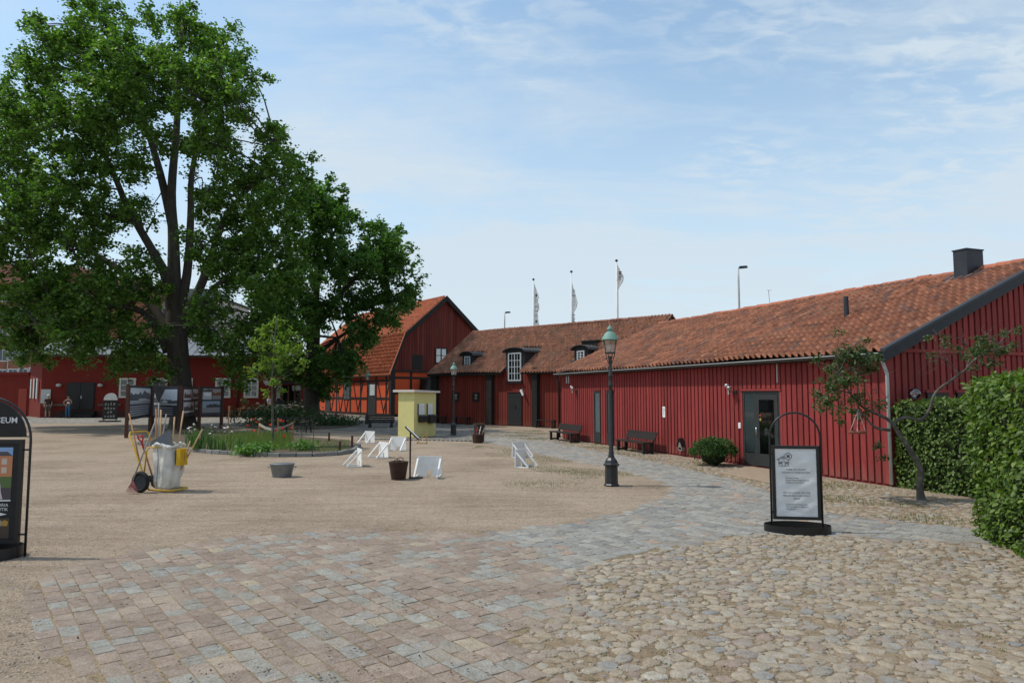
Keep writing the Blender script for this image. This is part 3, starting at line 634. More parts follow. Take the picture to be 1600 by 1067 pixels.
# ---------- long red building on the right -------------------------------------------------
C = G(1393, 760); RD = Vector((-0.351, 0.936, 0)).normalized()
_t = None
_fr = Frame(C, (0.351, -0.936)); xl, _ = _fr.wall(880, 640)            # far end along the wall (negative)
RB = Frame(_fr.wld(xl, 0), (0.351, -0.936)); RL = -xl; RDEP = 9.8
zE = RB.wall(1383, 549)[1]                                              # wall top
ridgeY = RDEP / 2; kR = (4.88 - zE) / ridgeY
def build_right():
    t = thing('wooden_hall', 'long red board-clad hall with clay tile roof and glazed grey door', 'building', RB.O, RB.rot)
    wx = lambda px, py: RB.wall(px, py)
    dx0, dz1 = wx(1161, 611); dx1, _ = wx(1219, 611); dx0, dx1 = min(dx0, dx1), max(dx0, dx1)
    n1a, n1t = wx(929, 611); n1b, _ = wx(939, 611); n2a, _ = wx(949, 612); n2b, _ = wx(958.5, 612)
    holes = [(dx0 - .05, dx1 + .05, -1, dz1 + 0.06), (n1a, n1b, -1, n1t), (n2a, n2b, -1, n1t)]
    core = MB(); z = zE
    gab = [(0, 0), (RDEP, 0), (RDEP, z), (ridgeY, z + kR * ridgeY), (0, z)]
    core.prism(gab, (0, 0, 0), (0, 1, 0), (0, 0, 1), (RL, 0, 0)); core.build('wall', M_redwall, t)
    boards(t, 0.0, RL - 0.01, lambda x: zE + 0.03, 0.18, 0.128, 0.026, M_red, 0.0, 'board', 0.05, holes)
    # gable wall: boards below and above the moulding
    zb = RB.side(1388, 547, RL)[1]
    hw = []
    for a, b in ((1447, 1480), (1494, 1512)):
        ya, zt = RB.side(a, 625, RL); yb, _ = RB.side(b, 625, RL); hw.append((ya, yb, 0.9, zt + .16))
    m_len = RDEP
    def gboards(z0f, zf, off, nm, hl=()):
        n = int(m_len / 0.185); p = m_len / n
        for i in range(n):
            a = i * p + 0.03; b = a + 0.128; mm = MB(); x = RL + off; tt = x + 0.026
            lo = z0f; segs = []; cur = lo
            for h in [h for h in hl if h[0] < b and h[1] > a]:
                segs.append((cur, h[2], h[2])); cur = h[3]
            segs.append((cur, zf(a), zf(b)))
            for za, b0, b1 in segs:
                if min(b0, b1) - za < 0.03: continue
                MB().hexa([(x, a, za), (tt, a, za), (tt, b, za), (x, b, za), (x, a, b0), (tt, a, b0), (tt, b, b1), (x, b, b1)]).build('board', M_red, t)
    prof = lambda y: zE + kR * (y if y < ridgeY else RDEP - y) - 0.02
    gboards(0.05, lambda y: min(zb - 0.03, prof(y)), 0.0, 'lo', hw)
    gboards(zb + 0.03, lambda y: prof(y), 0.0, 'hi')
    MB().box(RL, RL + 0.06, -0.03, RDEP, zb - 0.035, zb + 0.035).build('wall_moulding', M_red, t)
    MB().box(RL - 0.10, RL + 0.032, -0.032, 0.03, 0.05, zE).build('corner_board', M_red, t)
    MB().box(-0.03, 0.1, -0.034, 0.0, 0.05, zE).build('corner_board', M_red, t)
    for (ya, yb, z0_, z1_) in hw:
        mm = MB(); mm.box(RL, RL + .04, ya, yb, z0_, z1_).build('gable_window', M_black, t)
        MB().box(RL, RL + 0.06, ya - .05, yb + .05, z1_, z1_ + .06).build('window_hood', M_red, t)
    # roof
    eo = 0.24                                                      # eaves overhang
    zlow = zE - kR * eo
    rf = MB()
    def slope(y0, z0_, y1, z1_, th): rf.hexa([(-.12, y0, z0_), (RL + .16, y0, z0_), (RL + .16, y1, z1_), (-.12, y1, z1_), (-.12, y0, z0_ + th), (RL + .16, y0, z0_ + th), (RL + .16, y1, z1_ + th), (-.12, y1, z1_ + th)])
    slope(-eo, zlow, ridgeY, zE + kR * ridgeY, 0.09); slope(RDEP + eo, zlow, ridgeY + .001, zE + kR * ridgeY, 0.09)
    roof = rf.build('roof', M_black, t)
    tile_roof(roof, RB, -0.14, RL + 0.13, -eo - 0.05, zlow + 0.085, ridgeY, zE + kR * ridgeY + 0.11, M_tile, 300, amp=1.3, sag=lambda x: .022 * math.sin(x * .62 + 1) + .012 * math.sin(x * 1.7))
    tile_roof_back(roof, RB, RL, ridgeY, RDEP + eo, zE + kR * ridgeY + 0.09, zlow + 0.09)
    ridge_tiles(roof, -0.14, RL + 0.16, ridgeY, zE + kR * ridgeY + 0.17, mat('ridge_clay', (0.45, 0.16, 0.08), (0.36, 0.12, 0.07), 5, 0.8, 0.3, 40, rand=0.15))
    # barge boards on the gable verge
    for sgn in (0, 1):
        ya, yb = (-eo - .05, ridgeY) if sgn == 0 else (RDEP + eo + .05, ridgeY)
        za, zb_ = zlow - 0.02, zE + kR * ridgeY
        mm = MB(); x0, x1 = RL + 0.162, RL + 0.20
        mm.hexa([(x0, ya, za - .12), (x1, ya, za - .12), (x1, yb, zb_ - .12), (x0, yb, zb_ - .12), (x0, ya, za + .10), (x1, ya, za + .10), (x1, yb, zb_ + .10), (x0, yb, zb_ + .10)])
        bb = mm.build('barge_board', mat('dark_barge_paint', (0.018, 0.020, 0.024), (0.026, 0.028, 0.032), 5, .55), t)
        mm = MB(); mm.hexa([(x0 - .06, ya, za + .105), (x1 + .03, ya, za + .105), (x1 + .03, yb, zb_ + .105), (x0 - .06, yb, zb_ + .105), (x0 - .06, ya, za + .165), (x1 + .03, ya, za + .165), (x1 + .03, yb, zb_ + .165), (x0 - .06, yb, zb_ + .165)])
        mm.build('verge_flashing', M_sheet, bb)
    MB().box(-.1, RL + .15, -eo + .0, -.03, zlow - 0.03, zlow - .002).build('eaves_soffit', M_black, t)
    g = MB(); n = 8; yc, zc, rr = -eo - 0.07, zlow + 0.05, 0.068
    vs = []; 
    for x in (-0.15, RL + 0.17):
        for rad in (rr, rr - 0.008):
            for i in range(n + 1): a = math.pi + math.pi * i / n; vs.append((x, yc + rad * math.cos(a), zc + rad * math.sin(a)))
    k = n + 1; fs = []
    for i in range(n): fs += [(i, i + 1, 2 * k + i + 1, 2 * k + i), (k + i, 3 * k + i, 3 * k + i + 1, k + i + 1)]
    fs += [(0, 2 * k, 3 * k, k), (n, k + n, 3 * k + n, 2 * k + n)]
    g.add(vs, fs); gut = g.build('gutter', mat('weathered_dark_gutter', (0.05, 0.048, 0.045), (0.09, 0.085, 0.08), 3, 0.5), t)
    MB().box(-.15, RL + .17, yc - rr - .014, yc - rr + .012, zc - .004, zc + .012).build('gutter_lip', M_whitem, gut)
    x = RL + 0.02
    MB().tube([(x + .05, yc, zc - .06), (x + .06, yc + .10, zc - .14), (x + .06, -0.09, zc - .42), (x + .06, -0.09, 0.05)], 0.035, 8).build('downpipe', M_whitem, t, True)
    MB().tube([(-.12, yc, zc - .05), (-.12, -.12, zc - .35), (-.12, -.12, 0.05)], 0.045, 8).build('downpipe', M_black, t, True)
    cx, cz = RB.wall(1213.5, 560, -.04)
    MB().box(cx - .012, cx + .012, -.05, -.028, RB.wall(1213.5, 598, -.04)[1], zE).build('cable_duct', M_whitem, t)
    for k_ in (0, 1):
        xx, zz = RB.wall(885.5 + 3.3 * k_, 592, -.04); MB().box(xx - .035, xx + .035, -.06, -.03, zz - .18, zz + .2).build('wall_vent', M_whitem, t)
    # glazed door with side light
    dw = dx1 - dx0; sx = dx0 + dw * 0.335
    fr = MB(); y0 = -0.02
    fr.box(dx0, dx0 + .06, y0, .08, 0.03, dz1).box(dx1 - .06, dx1, y0, .08, .03, dz1).box(dx0 + .06, dx1 - .06, y0, .08, dz1 - .07, dz1).box(sx - .03, sx + .03, y0, .08, .03, dz1 - .07)
    door = fr.build('door', M_grey, t)
    MB().box(dx0 + .01, dx1 - .01, -.005, -.001, .03, dz1 - .01).build('dark_hall', M_dark, door)
    MB().box(dx0 + .06, sx - .03, -0.012, 0.004, .03, .36).build('kick_panel', M_grey, door)
    MB().add([(dx0 + .06, -.016, .36), (sx - .03, -.016, .36), (sx - .03, -.016, dz1 - .07), (dx0 + .06, -.016, dz1 - .07)], [(0, 1, 2, 3)]).build('side_light_pane', M_clearpane, door)
    MB().box(dx0 + .065, sx - .035, -.011, -.007, .37, dz1 - .08).build('blind', mat('grey_green_blind', (0.20, 0.225, 0.215), (0.15, 0.17, 0.165), 2, 0.6), door)
    lf = MB(); a, b = sx + .04, dx1 - .07
    lf.box(a, a + .13, -.03, .004, .05, dz1 - .08).box(b - .13, b, -.03, .004, .05, dz1 - .08).box(a + .13, b - .13, -.03, .004, dz1 - .22, dz1 - .08).box(a + .13, b - .13, -.03, .004, .05, .36)
    leaf = lf.build('door_leaf', M_grey, t)
    MB().add([(a + .13, -.018, .36), (b - .13, -.018, .36), (b - .13, -.018, dz1 - .22), (a + .13, -.018, dz1 - .22)], [(0, 1, 2, 3)]).build('pane', M_glass, leaf)
    MB().tube([(a + .06, -.03, 1.02), (a + .06, -.075, 1.02), (a + .06, -.075, .82), (a + .06, -.03, .82)], .012, 6).build('handle', mat('steel', (0.5, 0.5, 0.5), None, rough=0.3, metal=0.9), leaf, True)
    MB().box(a + .135, a + .19, -.024, -.0195, 1.32, 1.36).build('sticker', mat('red_sticker', (0.5, 0.03, 0.02), None), leaf)
    MB().box(a + .135, a + .20, -.024, -.0195, 1.20, 1.27).build('sticker', mat('yellow_sticker', (0.35, 0.24, 0.05), None), leaf)
    MB().box(dx0 - .07, dx1 + .07, -.055, -.002, dz1 + .005, dz1 + .055).build('door_hood', M_red, t)
    for xx in (dx0 - .075, dx1 + .005): MB().box(xx, xx + .07, -.034, 0.0, .05, dz1 + .004).build('door_casing', M_red, t)
    # tall narrow windows
    for xa, xb in ((n1a, n1b), (n2a, n2b)):
        o = MB().box(xa, xa + .07, -.045, .02, 0.06, n1t).box(xb - .04, xb, -.045, .02, .06, n1t).box(xa + .07, xb - .04, -.045, .02, n1t - .08, n1t).box(xa + .07, xb - .04, -.045, .02, .06, .45).build('narrow_window', M_grey, t)
        MB().add([(xa + .07, -.02, .45), (xb - .04, -.02, .45), (xb - .04, -.02, n1t - .08), (xa + .07, -.02, n1t - .08)], [(0, 1, 2, 3)]).build('pane', M_clearpane, o)
        MB().box(xa + .07, xb - .04, -.012, .004, .45, n1t - .08).build('blind', M_curtain, o)
        MB().box(xa - .04, xb + .04, -.06, -.0, n1t + .01, n1t + .07).build('window_hood', M_redwall, t)
    # chimney and vent pipe on the roof
    k0 = zE + 0.09
    yc0, yc1 = ridgeY - .50, ridgeY + .10
    def xat(px, y, z):                                     # local x whose point (x, y, z) falls in column px
        lo, hi = RL - 6.0, RL + 2.0
        for _ in range(40):
            m_ = (lo + hi) / 2
            if project(RB.wld(m_, y, z))[0] < px: lo = m_
            else: hi = m_
        return lo
    zc = k0 + kR * yc0; xc0, xc1 = xat(1491, yc0, zc), xat(1512, yc0, zc)
    top = EYE + (project(RB.wld(xc1, yc0, EYE))[1] - 387) / F * RB.wld(xc1, yc0, 0).y
    cho = MB().box(xc0, xc1, yc0, yc1, zc - .1, top).build('chimney', M_sheet, t)
    MB().box(xc0 - .02, xc1 + .02, yc0 - .02, yc1 + .02, top, top + .03).build('chimney_cap', M_sheet, cho)
    fl = lambda y, dz: k0 + kR * min(y, ridgeY) + dz
    MB().hexa([(xc0 - .2, yc0 - .15, fl(yc0 - .15, .05)), (xc1 + .2, yc0 - .15, fl(yc0 - .15, .05)), (xc1 + .2, ridgeY, fl(ridgeY, .05)), (xc0 - .2, ridgeY, fl(ridgeY, .05)),
               (xc0 - .2, yc0 - .15, fl(yc0 - .15, .11)), (xc1 + .2, yc0 - .15, fl(yc0 - .15, .11)), (xc1 + .2, ridgeY, fl(ridgeY, .11)), (xc0 - .2, ridgeY, fl(ridgeY, .11))]).build('chimney_flashing', M_sheet, cho)
    v = RB.plane(1323, 500, k0, kR)
    vo = MB().tube([(v.x, v.y, v.z - .1), (v.x, v.y, v.z + .62)], [.07, .058], 12).build('vent_pipe', M_sheet, t, 40)
    MB().hexa([(v.x - .2, v.y - .2, v.z - .2 * kR + .05), (v.x + .2, v.y - .2, v.z - .2 * kR + .05), (v.x + .2, v.y + .35, v.z + .35 * kR + .05), (v.x - .2, v.y + .35, v.z + .35 * kR + .05),
               (v.x - .2, v.y - .2, v.z - .2 * kR + .08), (v.x + .2, v.y - .2, v.z - .2 * kR + .08), (v.x + .2, v.y + .35, v.z + .35 * kR + .08), (v.x - .2, v.y + .35, v.z + .35 * kR + .08)]).build('vent_flashing', M_sheet, vo)
    return t
def tile_roof_back(roof, fr, L_, yr, ye, zr, ze):
    n = int(math.hypot(ye - yr, ze - zr) / 0.33); mb = MB()
    for i in range(n):
        a, b = i / n, (i + 1) / n; ya, yb = yr + (ye - yr) * a, yr + (ye - yr) * b; za, zb = zr + (ze - zr) * a, zr + (ze - zr) * b
        mb.hexa([(-.1, ya, za + .005), (L_ + .1, ya, za + .005), (L_ + .1, yb, zb + .03), (-.1, yb, zb + .03), (-.1, ya, za + .03), (L_ + .1, ya, za + .03), (L_ + .1, yb, zb + .055), (-.1, yb, zb + .055)])
    mb.build('back_slope', M_tile, roof)
right_hall = build_right()

# ---------- middle range with dormers --------------------------------------------------------
MF = Frame(G(678, 660.3), (0.743, -0.669)); ML = 15.5; MDEP = 7.4
mzE = MF.wall(768, 577)[1]; mzR = 6.08; mk = (mzR - mzE) / (MDEP / 2)
def build_mid():
    t = thing('stable_range', 'low red boarded range with dormers and brown tile roof behind the hall', 'building', MF.O, MF.rot)
    MB().prism([(0, 0), (MDEP, 0), (MDEP, mzE), (MDEP / 2, mzR), (0, mzE)], (0, 0, 0), (0, 1, 0), (0, 0, 1), (ML, 0, 0)).build('wall', mat('brown_red_under_board', (0.12, 0.018, 0.012), None), t)
    w = lambda px, py, y=0.0: MF.wall(px, py, y)
    da, dzt = w(795, 613); db, _ = w(816, 613)
    wa, wz1 = w(795.5, 553); wb, _ = w(815.5, 553); wz0 = w(805, 596)[1]
    boards(t, 0.15, ML - .1, lambda x: mzE + .02, 0.20, 0.165, 0.022, M_red2, 0, 'board', 0.05, [(da - .03, db + .03, -1, dzt + .05), (wa - .08, wb + .08, wz0 - .1, 9)])
    for a, b in ((678, 686), (765, 773), (836, 844)):
        xa, xb = w(a, 640)[0], w(b, 640)[0]
        MB().box(xa, xb, -.30, 0, 0, mzE + .02).build('buttress', M_timber, t)
    # roof
    eo = 0.42; zl = mzE - mk * eo; rf = MB()
    gx0, gx1 = w(795.5, 553)[0] - .26, w(815.5, 553)[0] + .26
    for xa_, xb_, y0, y1 in ((-.15, gx0, -eo, MDEP / 2), (gx1, ML, -eo, MDEP / 2), (gx0, gx1, .15, MDEP / 2), (-.15, ML, MDEP + eo, MDEP / 2 + .001)):
        za_ = mzE + mk * y0 if y0 < 3 else zl
        rf.hexa([(xa_, y0, za_), (xb_, y0, za_), (xb_, y1, mzR), (xa_, y1, mzR), (xa_, y0, za_ + .08), (xb_, y0, za_ + .08), (xb_, y1, mzR + .08), (xa_, y1, mzR + .08)])
    roof = rf.build('roof', M_black, t)
    dorm = []
    for (cpx, pw, pz0, pz1) in ((726.5, 8.5, 573, 558), (805.5, 20, 596, 553), (902, 11.5, 564, 549)):
        x, _ = w(cpx, 570); xa, zt = w(cpx - pw / 2, pz1); xb, _ = w(cpx + pw / 2, pz1); zb = w(cpx, pz0)[1]
        dorm.append((xa - .22, xb + .22, zb, zt))
    def sk(x, y):
        for i, (a, b, zb, zt) in enumerate(dorm):
            if a - .02 < x < b + .02 and (-.2 - eo if i == 1 else max(0.0, (zb - mzE) / mk) - .35) < y < (zt + .2 - mzE) / mk: return True
        return False
    sag = lambda x: 0.05 * math.sin(x * 0.5) - 0.03
    tile_roof(roof, MF, -.17, ML, -eo - .05, zl + .09, MDEP / 2, mzR + .11, M_tile2, 0, sk, 0.010, 0.215, 0.33, sag=sag, amp=1.6)
    tile_roof_back(roof, MF, ML, MDEP / 2, MDEP + eo, mzR + .08, zl + .08)
    ridge_tiles(roof, -.15, ML, MDEP / 2, mzR + .15, mat('old_ridge_clay', (0.30, 0.12, 0.075), (0.22, 0.10, 0.07), 5, 0.85, 0.3, 40, rand=0.15), ex=.4)
    MB().hexa([(-.19, -eo - .05, zl - .08), (-.15, -eo - .05, zl - .08), (-.15, MDEP / 2, mzR - .08), (-.19, MDEP / 2, mzR - .08), (-.19, -eo - .05, zl + .12), (-.15, -eo - .05, zl + .12), (-.15, MDEP / 2, mzR + .12), (-.19, MDEP / 2, mzR + .12)]).build('barge_board', M_grey, t)
    xc = w(805, 577)[0]
    for a, b in ((-.15, xc - .75), (xc + .75, ML)):
        MB().box(a, b, -eo - .02, -eo + .06, zl - .04, zl + .03).build('eaves_board', M_black, t)
    MB().box(0, w(770, 580)[0], -.12, -.02, mzE - .28, mzE - .03).build('wall_plate', M_timber, t)
    # dormers: boxes with segmental roofs
    for i, (xa, xb, zb, zt) in enumerate(dorm):
        ys = 0.0 if i == 1 else max(0.0, (zb - mzE) / mk) - 0.02; yb_ = (zt + .25 - mzE) / mk + .3; n = 10; cx, hw = (xa + xb) / 2, (xb - xa) / 2
        top = [(xa, zb), (xb, zb), (xb, zt + .12)] + [(cx + hw * math.cos(math.pi * k / n), zt + .12 + .20 * math.sin(math.pi * k / n)) for k in range(1, n)] + [(xa, zt + .12)]
        if i == 1: top[0] = (xa, mzE - .1); top[1] = (xb, mzE - .1)
        d = MB().prism(top, (0, ys - .03, 0), (1, 0, 0), (0, 0, 1), (0, yb_ - ys, 0)).build('dormer', mat('dark_tarred_board', (0.020, 0.020, 0.022), (0.03, 0.03, 0.032), 6, 0.6), t)
        h2 = hw + .16; outer = [(cx + h2 * math.cos(math.pi * k / n), zt + .12 + .26 * math.sin(math.pi * k / n)) for k in range(n + 1)]
        inner = [(cx + (h2 - .01) * math.cos(math.pi * k / n), zt + .07 + .26 * math.sin(math.pi * k / n)) for k in range(n, -1, -1)]
        MB().prism(outer + inner, (0, ys - .22, 0), (1, 0, 0), (0, 0, 1), (0, yb_ - ys + .2, 0)).build('dormer_roof', mat('tarred_felt', (0.055, 0.055, 0.055), (0.085, 0.08, 0.075), 3, 0.75), d)
        wx0, wx1 = xa + .22, xb - .22
        window(d, wx0, wx1, zb + .03, zt + .05, ys - .05, 4 if i == 1 else 2, 4 if i == 1 else 3, mat('pale_window_frame', (0.50, 0.52, 0.53), None), fw=.07, bar=.032, back=mat('dim_room', (0.03, 0.035, 0.035), None))
        if i == 1: MB().box(wx0 - .1, wx1 + .1, -.16, -.02, zb - .10, zb).build('sill', M_timber, d)
    # vent box on the roof
    p = MF.plane(920, 545, mzE, mk)
    MB().box(p.x - .5, p.x + .6, p.y, p.y + .8, p.z - .2, p.z + .42).box(p.x - .55, p.x + .65, p.y - .05, p.y + .85, p.z + .42, p.z + .48).build('vent_box', M_black, t)
    # doors and hatches
    d = MB().box(da, db, -.05, 0, .04, dzt).build('plank_door', M_grey, t)
    for k in range(11):
        z0_ = .06 + k * (dzt - .08) / 11; MB().box(da + .03, db - .03, -.066, -.05, z0_, z0_ + (dzt - .08) / 11 - .02).build('plank', mat('grey_black_plank', (0.022, 0.022, 0.021), (0.03, 0.03, 0.029), 5, 0.7, rand=.1), d)
    MB().box((da + db) / 2 + .05, (da + db) / 2 + .08, -.09, -.066, 1.0, 1.2).build('handle', M_blackm, d)
    MB().box(da - .1, db + .1, -.10, -.0, dzt + .01, dzt + .07).build('door_hood', M_red2, t)
    for a in (708, 739.5):
        xa, z1 = w(a, 613); xb, _ = w(a + 10, 613); z0_ = w(a, 627)[1]
        window(t, xa, xb, z0_, z1, -.03, 1, 2, M_timber, 'hatch_window', .12, .04, depth=.06)
    return t
build_mid()

# ---------- half-timbered barn ----------------------------------------------------------------
BF = Frame(G(612, 651), (1.35, 1.0)); BLEN, BW = 19.0, 10.0
def build_barn():
    t = thing('timber_framed_barn', 'tall half-timbered barn with orange infill and curved red tile roof', 'barn', BF.O, BF.rot)
    zb = BF.wall(613, 580)[1]; kx, kz = BF.wall(631, 523); pxk, zr = BF.wall(693.5, 466)
    half = BW / 2; pxk = half; kx = min(max(kx, .8), 2.2)
    prof = [(0, 0), (BW, 0), (BW, zb), (BW - kx, kz), (half, zr), (kx, kz), (0, zb)]
    MB().prism(prof, (0, 0, 0), (1, 0, 0), (0, 0, 1), (0, BLEN, 0)).build('wall', M_orange, t)
    # lower gable: darker red render panels are shaded by orientation only
    beam = lambda nm, a, b, wd, th, sd: MB().bar(a, b, wd, th, sd).build(nm, M_timber, t)
    # corner and gable timbers
    beam('post', (0, 0, 0), (0, 0, zb), .38, .38, (1, 0, 0))
    for x in (1.75, 3.6, 5.4, 7.2, 8.9): beam('post', (x, -.01, 0), (x, -.01, zb), .2, .06, (1, 0, 0))
    for z in (.12, zb * .52, zb * .86): beam('rail', (0.19, -.015, z), (BW, -.015, z), .06, .18, (0, 1, 0))
    beam('tie_beam', (-.2, -.06, zb + .02), (BW, -.06, zb + .02), .22, .16, (0, 1, 0))
    # side wall (x = 0 plane)
    ypx = lambda px, py: BF.side(px, py)
    posts = [ypx(px, 630)[0] for px in (603.5, 587.5, 563.5, 547.5, 526, 512)] + [ypx(526, 630)[0] + k for k in (5.6, 7.2, 9.0)]
    posts = [y for y in posts if 0.3 < y < BLEN - .2]
    for y in posts: beam('post', (-.01, y, 0), (-.01, y, zb), .22, .06, (0, 1, 0))
    for z in (.14, zb * .40, zb * .80): beam('rail', (-.016, .19, z), (-.016, BLEN, z), .06, .17, (1, 0, 0))
    for i, (a, b) in enumerate(((600, 590), (560, 552), (541, 549), (532, 540), (518, 525))):
        ya, yb = ypx(a, 640)[0], ypx(b, 600)[0]
        beam('brace', (-.014, ya, .2), (-.014, yb, zb * .8), .13, .05, (0, 1, 0)); beam('brace', (-.0135, ya + .12, .2), (-.0135, ya + (ya - yb) * .8, zb * .8), .10, .05, (0, 1, 0))
    def openon(name, px0, px1, py0, py1, mm):
        y0, z1 = ypx(px0, py0); y1, _ = ypx(px1, py0); z0_ = max(.05, ypx((px0 + px1) / 2, py1)[1]); y0, y1 = min(y0, y1), max(y0, y1)
        return MB().box(-.05, 0.01, y0, y1, z0_, z1).build(name, mm, t), y0, y1, z0_, z1
    o, y0, y1, z0_, z1 = openon('window', 538, 547.5, 597, 624, M_grey)
    for r_ in range(4):
        for c in range(2):
            a, b = y0 + .08 + c * (y1 - y0 - .12) / 2, y0 + .04 + (c + 1) * (y1 - y0 - .12) / 2; zz0, zz1 = z0_ + .08 + r_ * (z1 - z0_ - .12) / 4, z0_ + .04 + (r_ + 1) * (z1 - z0_ - .12) / 4
            MB().box(-.056, -.049, a, b, zz0, zz1).build('pane', mat('pale_reflecting_pane', (0.10, 0.115, 0.115), None, rough=0.15), o)
    o, *_r = openon('door', 576, 588, 598, 650, M_grey); y0, y1, z0_, z1 = _r
    MB().box(-.057, -.05, y0 + .2, y1 - .35, z1 - 1.1, z1 - .15).build('door_notice', M_curtain, o)
    openon('door', 509, 516.5, 614, 646, M_grey)
    # gable boarding above the tie beam
    topz = lambda x: (zb + (kz - zb) * x / kx if x < kx else kz + (zr - kz) * (x - kx) / (half - kx)) if x <= half else (zb + (kz - zb) * (BW - x) / kx if BW - x < kx else kz + (zr - kz) * (BW - x - kx) / (half - kx))
    ha, hz1 = BF.wall(643, 554); hb, _ = BF.wall(660, 554); hz0 = BF.wall(650, 578)[1]
    wa, wz1 = BF.wall(679.5, 543); wb, _ = BF.wall(698, 543); wz0 = BF.wall(690, 568)[1]
    boards(t, 0.12, BW - .12, lambda x: topz(x) - .06, .24, .215, .03, M_red3, -.02, 'board', zb + .1, [(ha, hb, hz0, hz1), (wa, wb, wz0, wz1)])
    MB().prism([(0.02, zb + .1), (BW - .02, zb + .1), (BW - kx - .02, kz - .1), (half, zr - .1), (kx + .02, kz - .1)], (0, -.02, 0), (1, 0, 0), (0, 0, 1), (0, .015, 0)).build('gable_backing', M_red3, t)
    MB().box(ha, hb, -.045, -.021, hz0, hz1).build('hatch', M_timber, t)
    window(t, wa, wb, wz0, wz1, -.045, 2, 2, M_black, 'gable_window', .1, .06, glassm=glass('sky_glass', (0.5, 0.55, 0.6), 0.35), depth=.05)
    # roof: steep lower slopes, gentler upper slopes
    e = .35; Rp = [(-e, zb - e * .9), (kx - .02, kz), (half, zr)]
    rf = MB()
    for (xa, za), (xb, zb_) in zip(Rp[:-1], Rp[1:]):
        for s in (0, 1):
            A, B_ = (xa, xb) if s == 0 else (BW - xa, BW - xb)
            rf.hexa([(A, -.35, za + .02), (B_, -.35, zb_ + .02), (B_, BLEN, zb_ + .02), (A, BLEN, za + .02), (A, -.35, za + .14), (B_, -.35, zb_ + .14), (B_, BLEN, zb_ + .14), (A, BLEN, za + .14)])
    roof = rf.build('roof', M_tile3, t)
    # tiles on the visible western slopes: local frame turned so that x runs along the ridge
    V = []; Fq = []; base = 0
    for (xa, za), (xb, zb_) in zip(Rp[:-1], Rp[1:]):
        L_ = math.hypot(xb - xa, zb_ - za); rows = int(L_ / .33); cols = int((BLEN + .3) / .21)
        ux = np.array([0, -1.0, 0]); uy = np.array([(xb - xa) / L_, 0, (zb_ - za) / L_]); uz = np.cross(ux, uy)
        for r_ in range(rows):
            for c in range(cols):
                o_ = np.array([xa, BLEN - c * .21 + rnd.uniform(-.01, .01), za + .20]) + uy * (r_ * L_ / rows)
                V.append(TVB[:, :1] * ux + TVB[:, 1:2] * uy + TVB[:, 2:3] * uz + o_); Fq.append(TF + base); base += len(TV)
    npmesh('tiles', np.concatenate(V), np.concatenate(Fq), M_tile3, roof, True, kind='stuff')
    for s in (0, 1):
        P = [(x if s == 0 else BW - x, z) for x, z in Rp]
        for (xa, za), (xb, zb_) in zip(P[:-1], P[1:]):
            MB().hexa([(xa, -.42, za - .28), (xa, -.36, za - .28), (xb, -.36, zb_ - .28), (xb, -.42, zb_ - .28), (xa, -.42, za + .20), (xa, -.36, za + .20), (xb, -.36, zb_ + .20), (xb, -.42, zb_ + .20)]).build('barge_board', M_timber, t)
    MB().box(-e - .02, -e + .04, -.3, BLEN, zb - .42, zb - .34).build('eaves_board', M_timber, t)
    # hood over the stair, ridge turret
    xa, zt = BF.wall(655, 594); xb, _ = BF.wall(690, 594); z0_ = BF.wall(660, 612)[1]
    MB().hexa([(xa - .3, -1.6, z0_), (xb + 1, -1.6, z0_), (xb + 1, -.03, z0_), (xa, -.03, z0_), (xa + .1, -1.3, zt), (xb + 1, -1.3, zt), (xb + 1, -.03, zt + .1), (xa + .1, -.03, zt + .1)]).build('stair_hood', M_timber, t)
    yy = 7.0
    tur = MB()
    for sx in (-.6, .6):
        for sy in (-.6, .6): tur.box(half + sx - .07, half + sx + .07, yy + sy - .07, yy + sy + .07, zr - .4, zr + 1.2)
    tur.lathe([(1.25, zr + 1.2), (.15, zr + 1.55), (.10, zr + 2.0), (.2, zr + 2.1), (.02, zr + 2.3)], 4, (half, yy, 0), math.pi / 4)
    tur.build('bell_turret', M_timber, t)
    return t
build_barn()

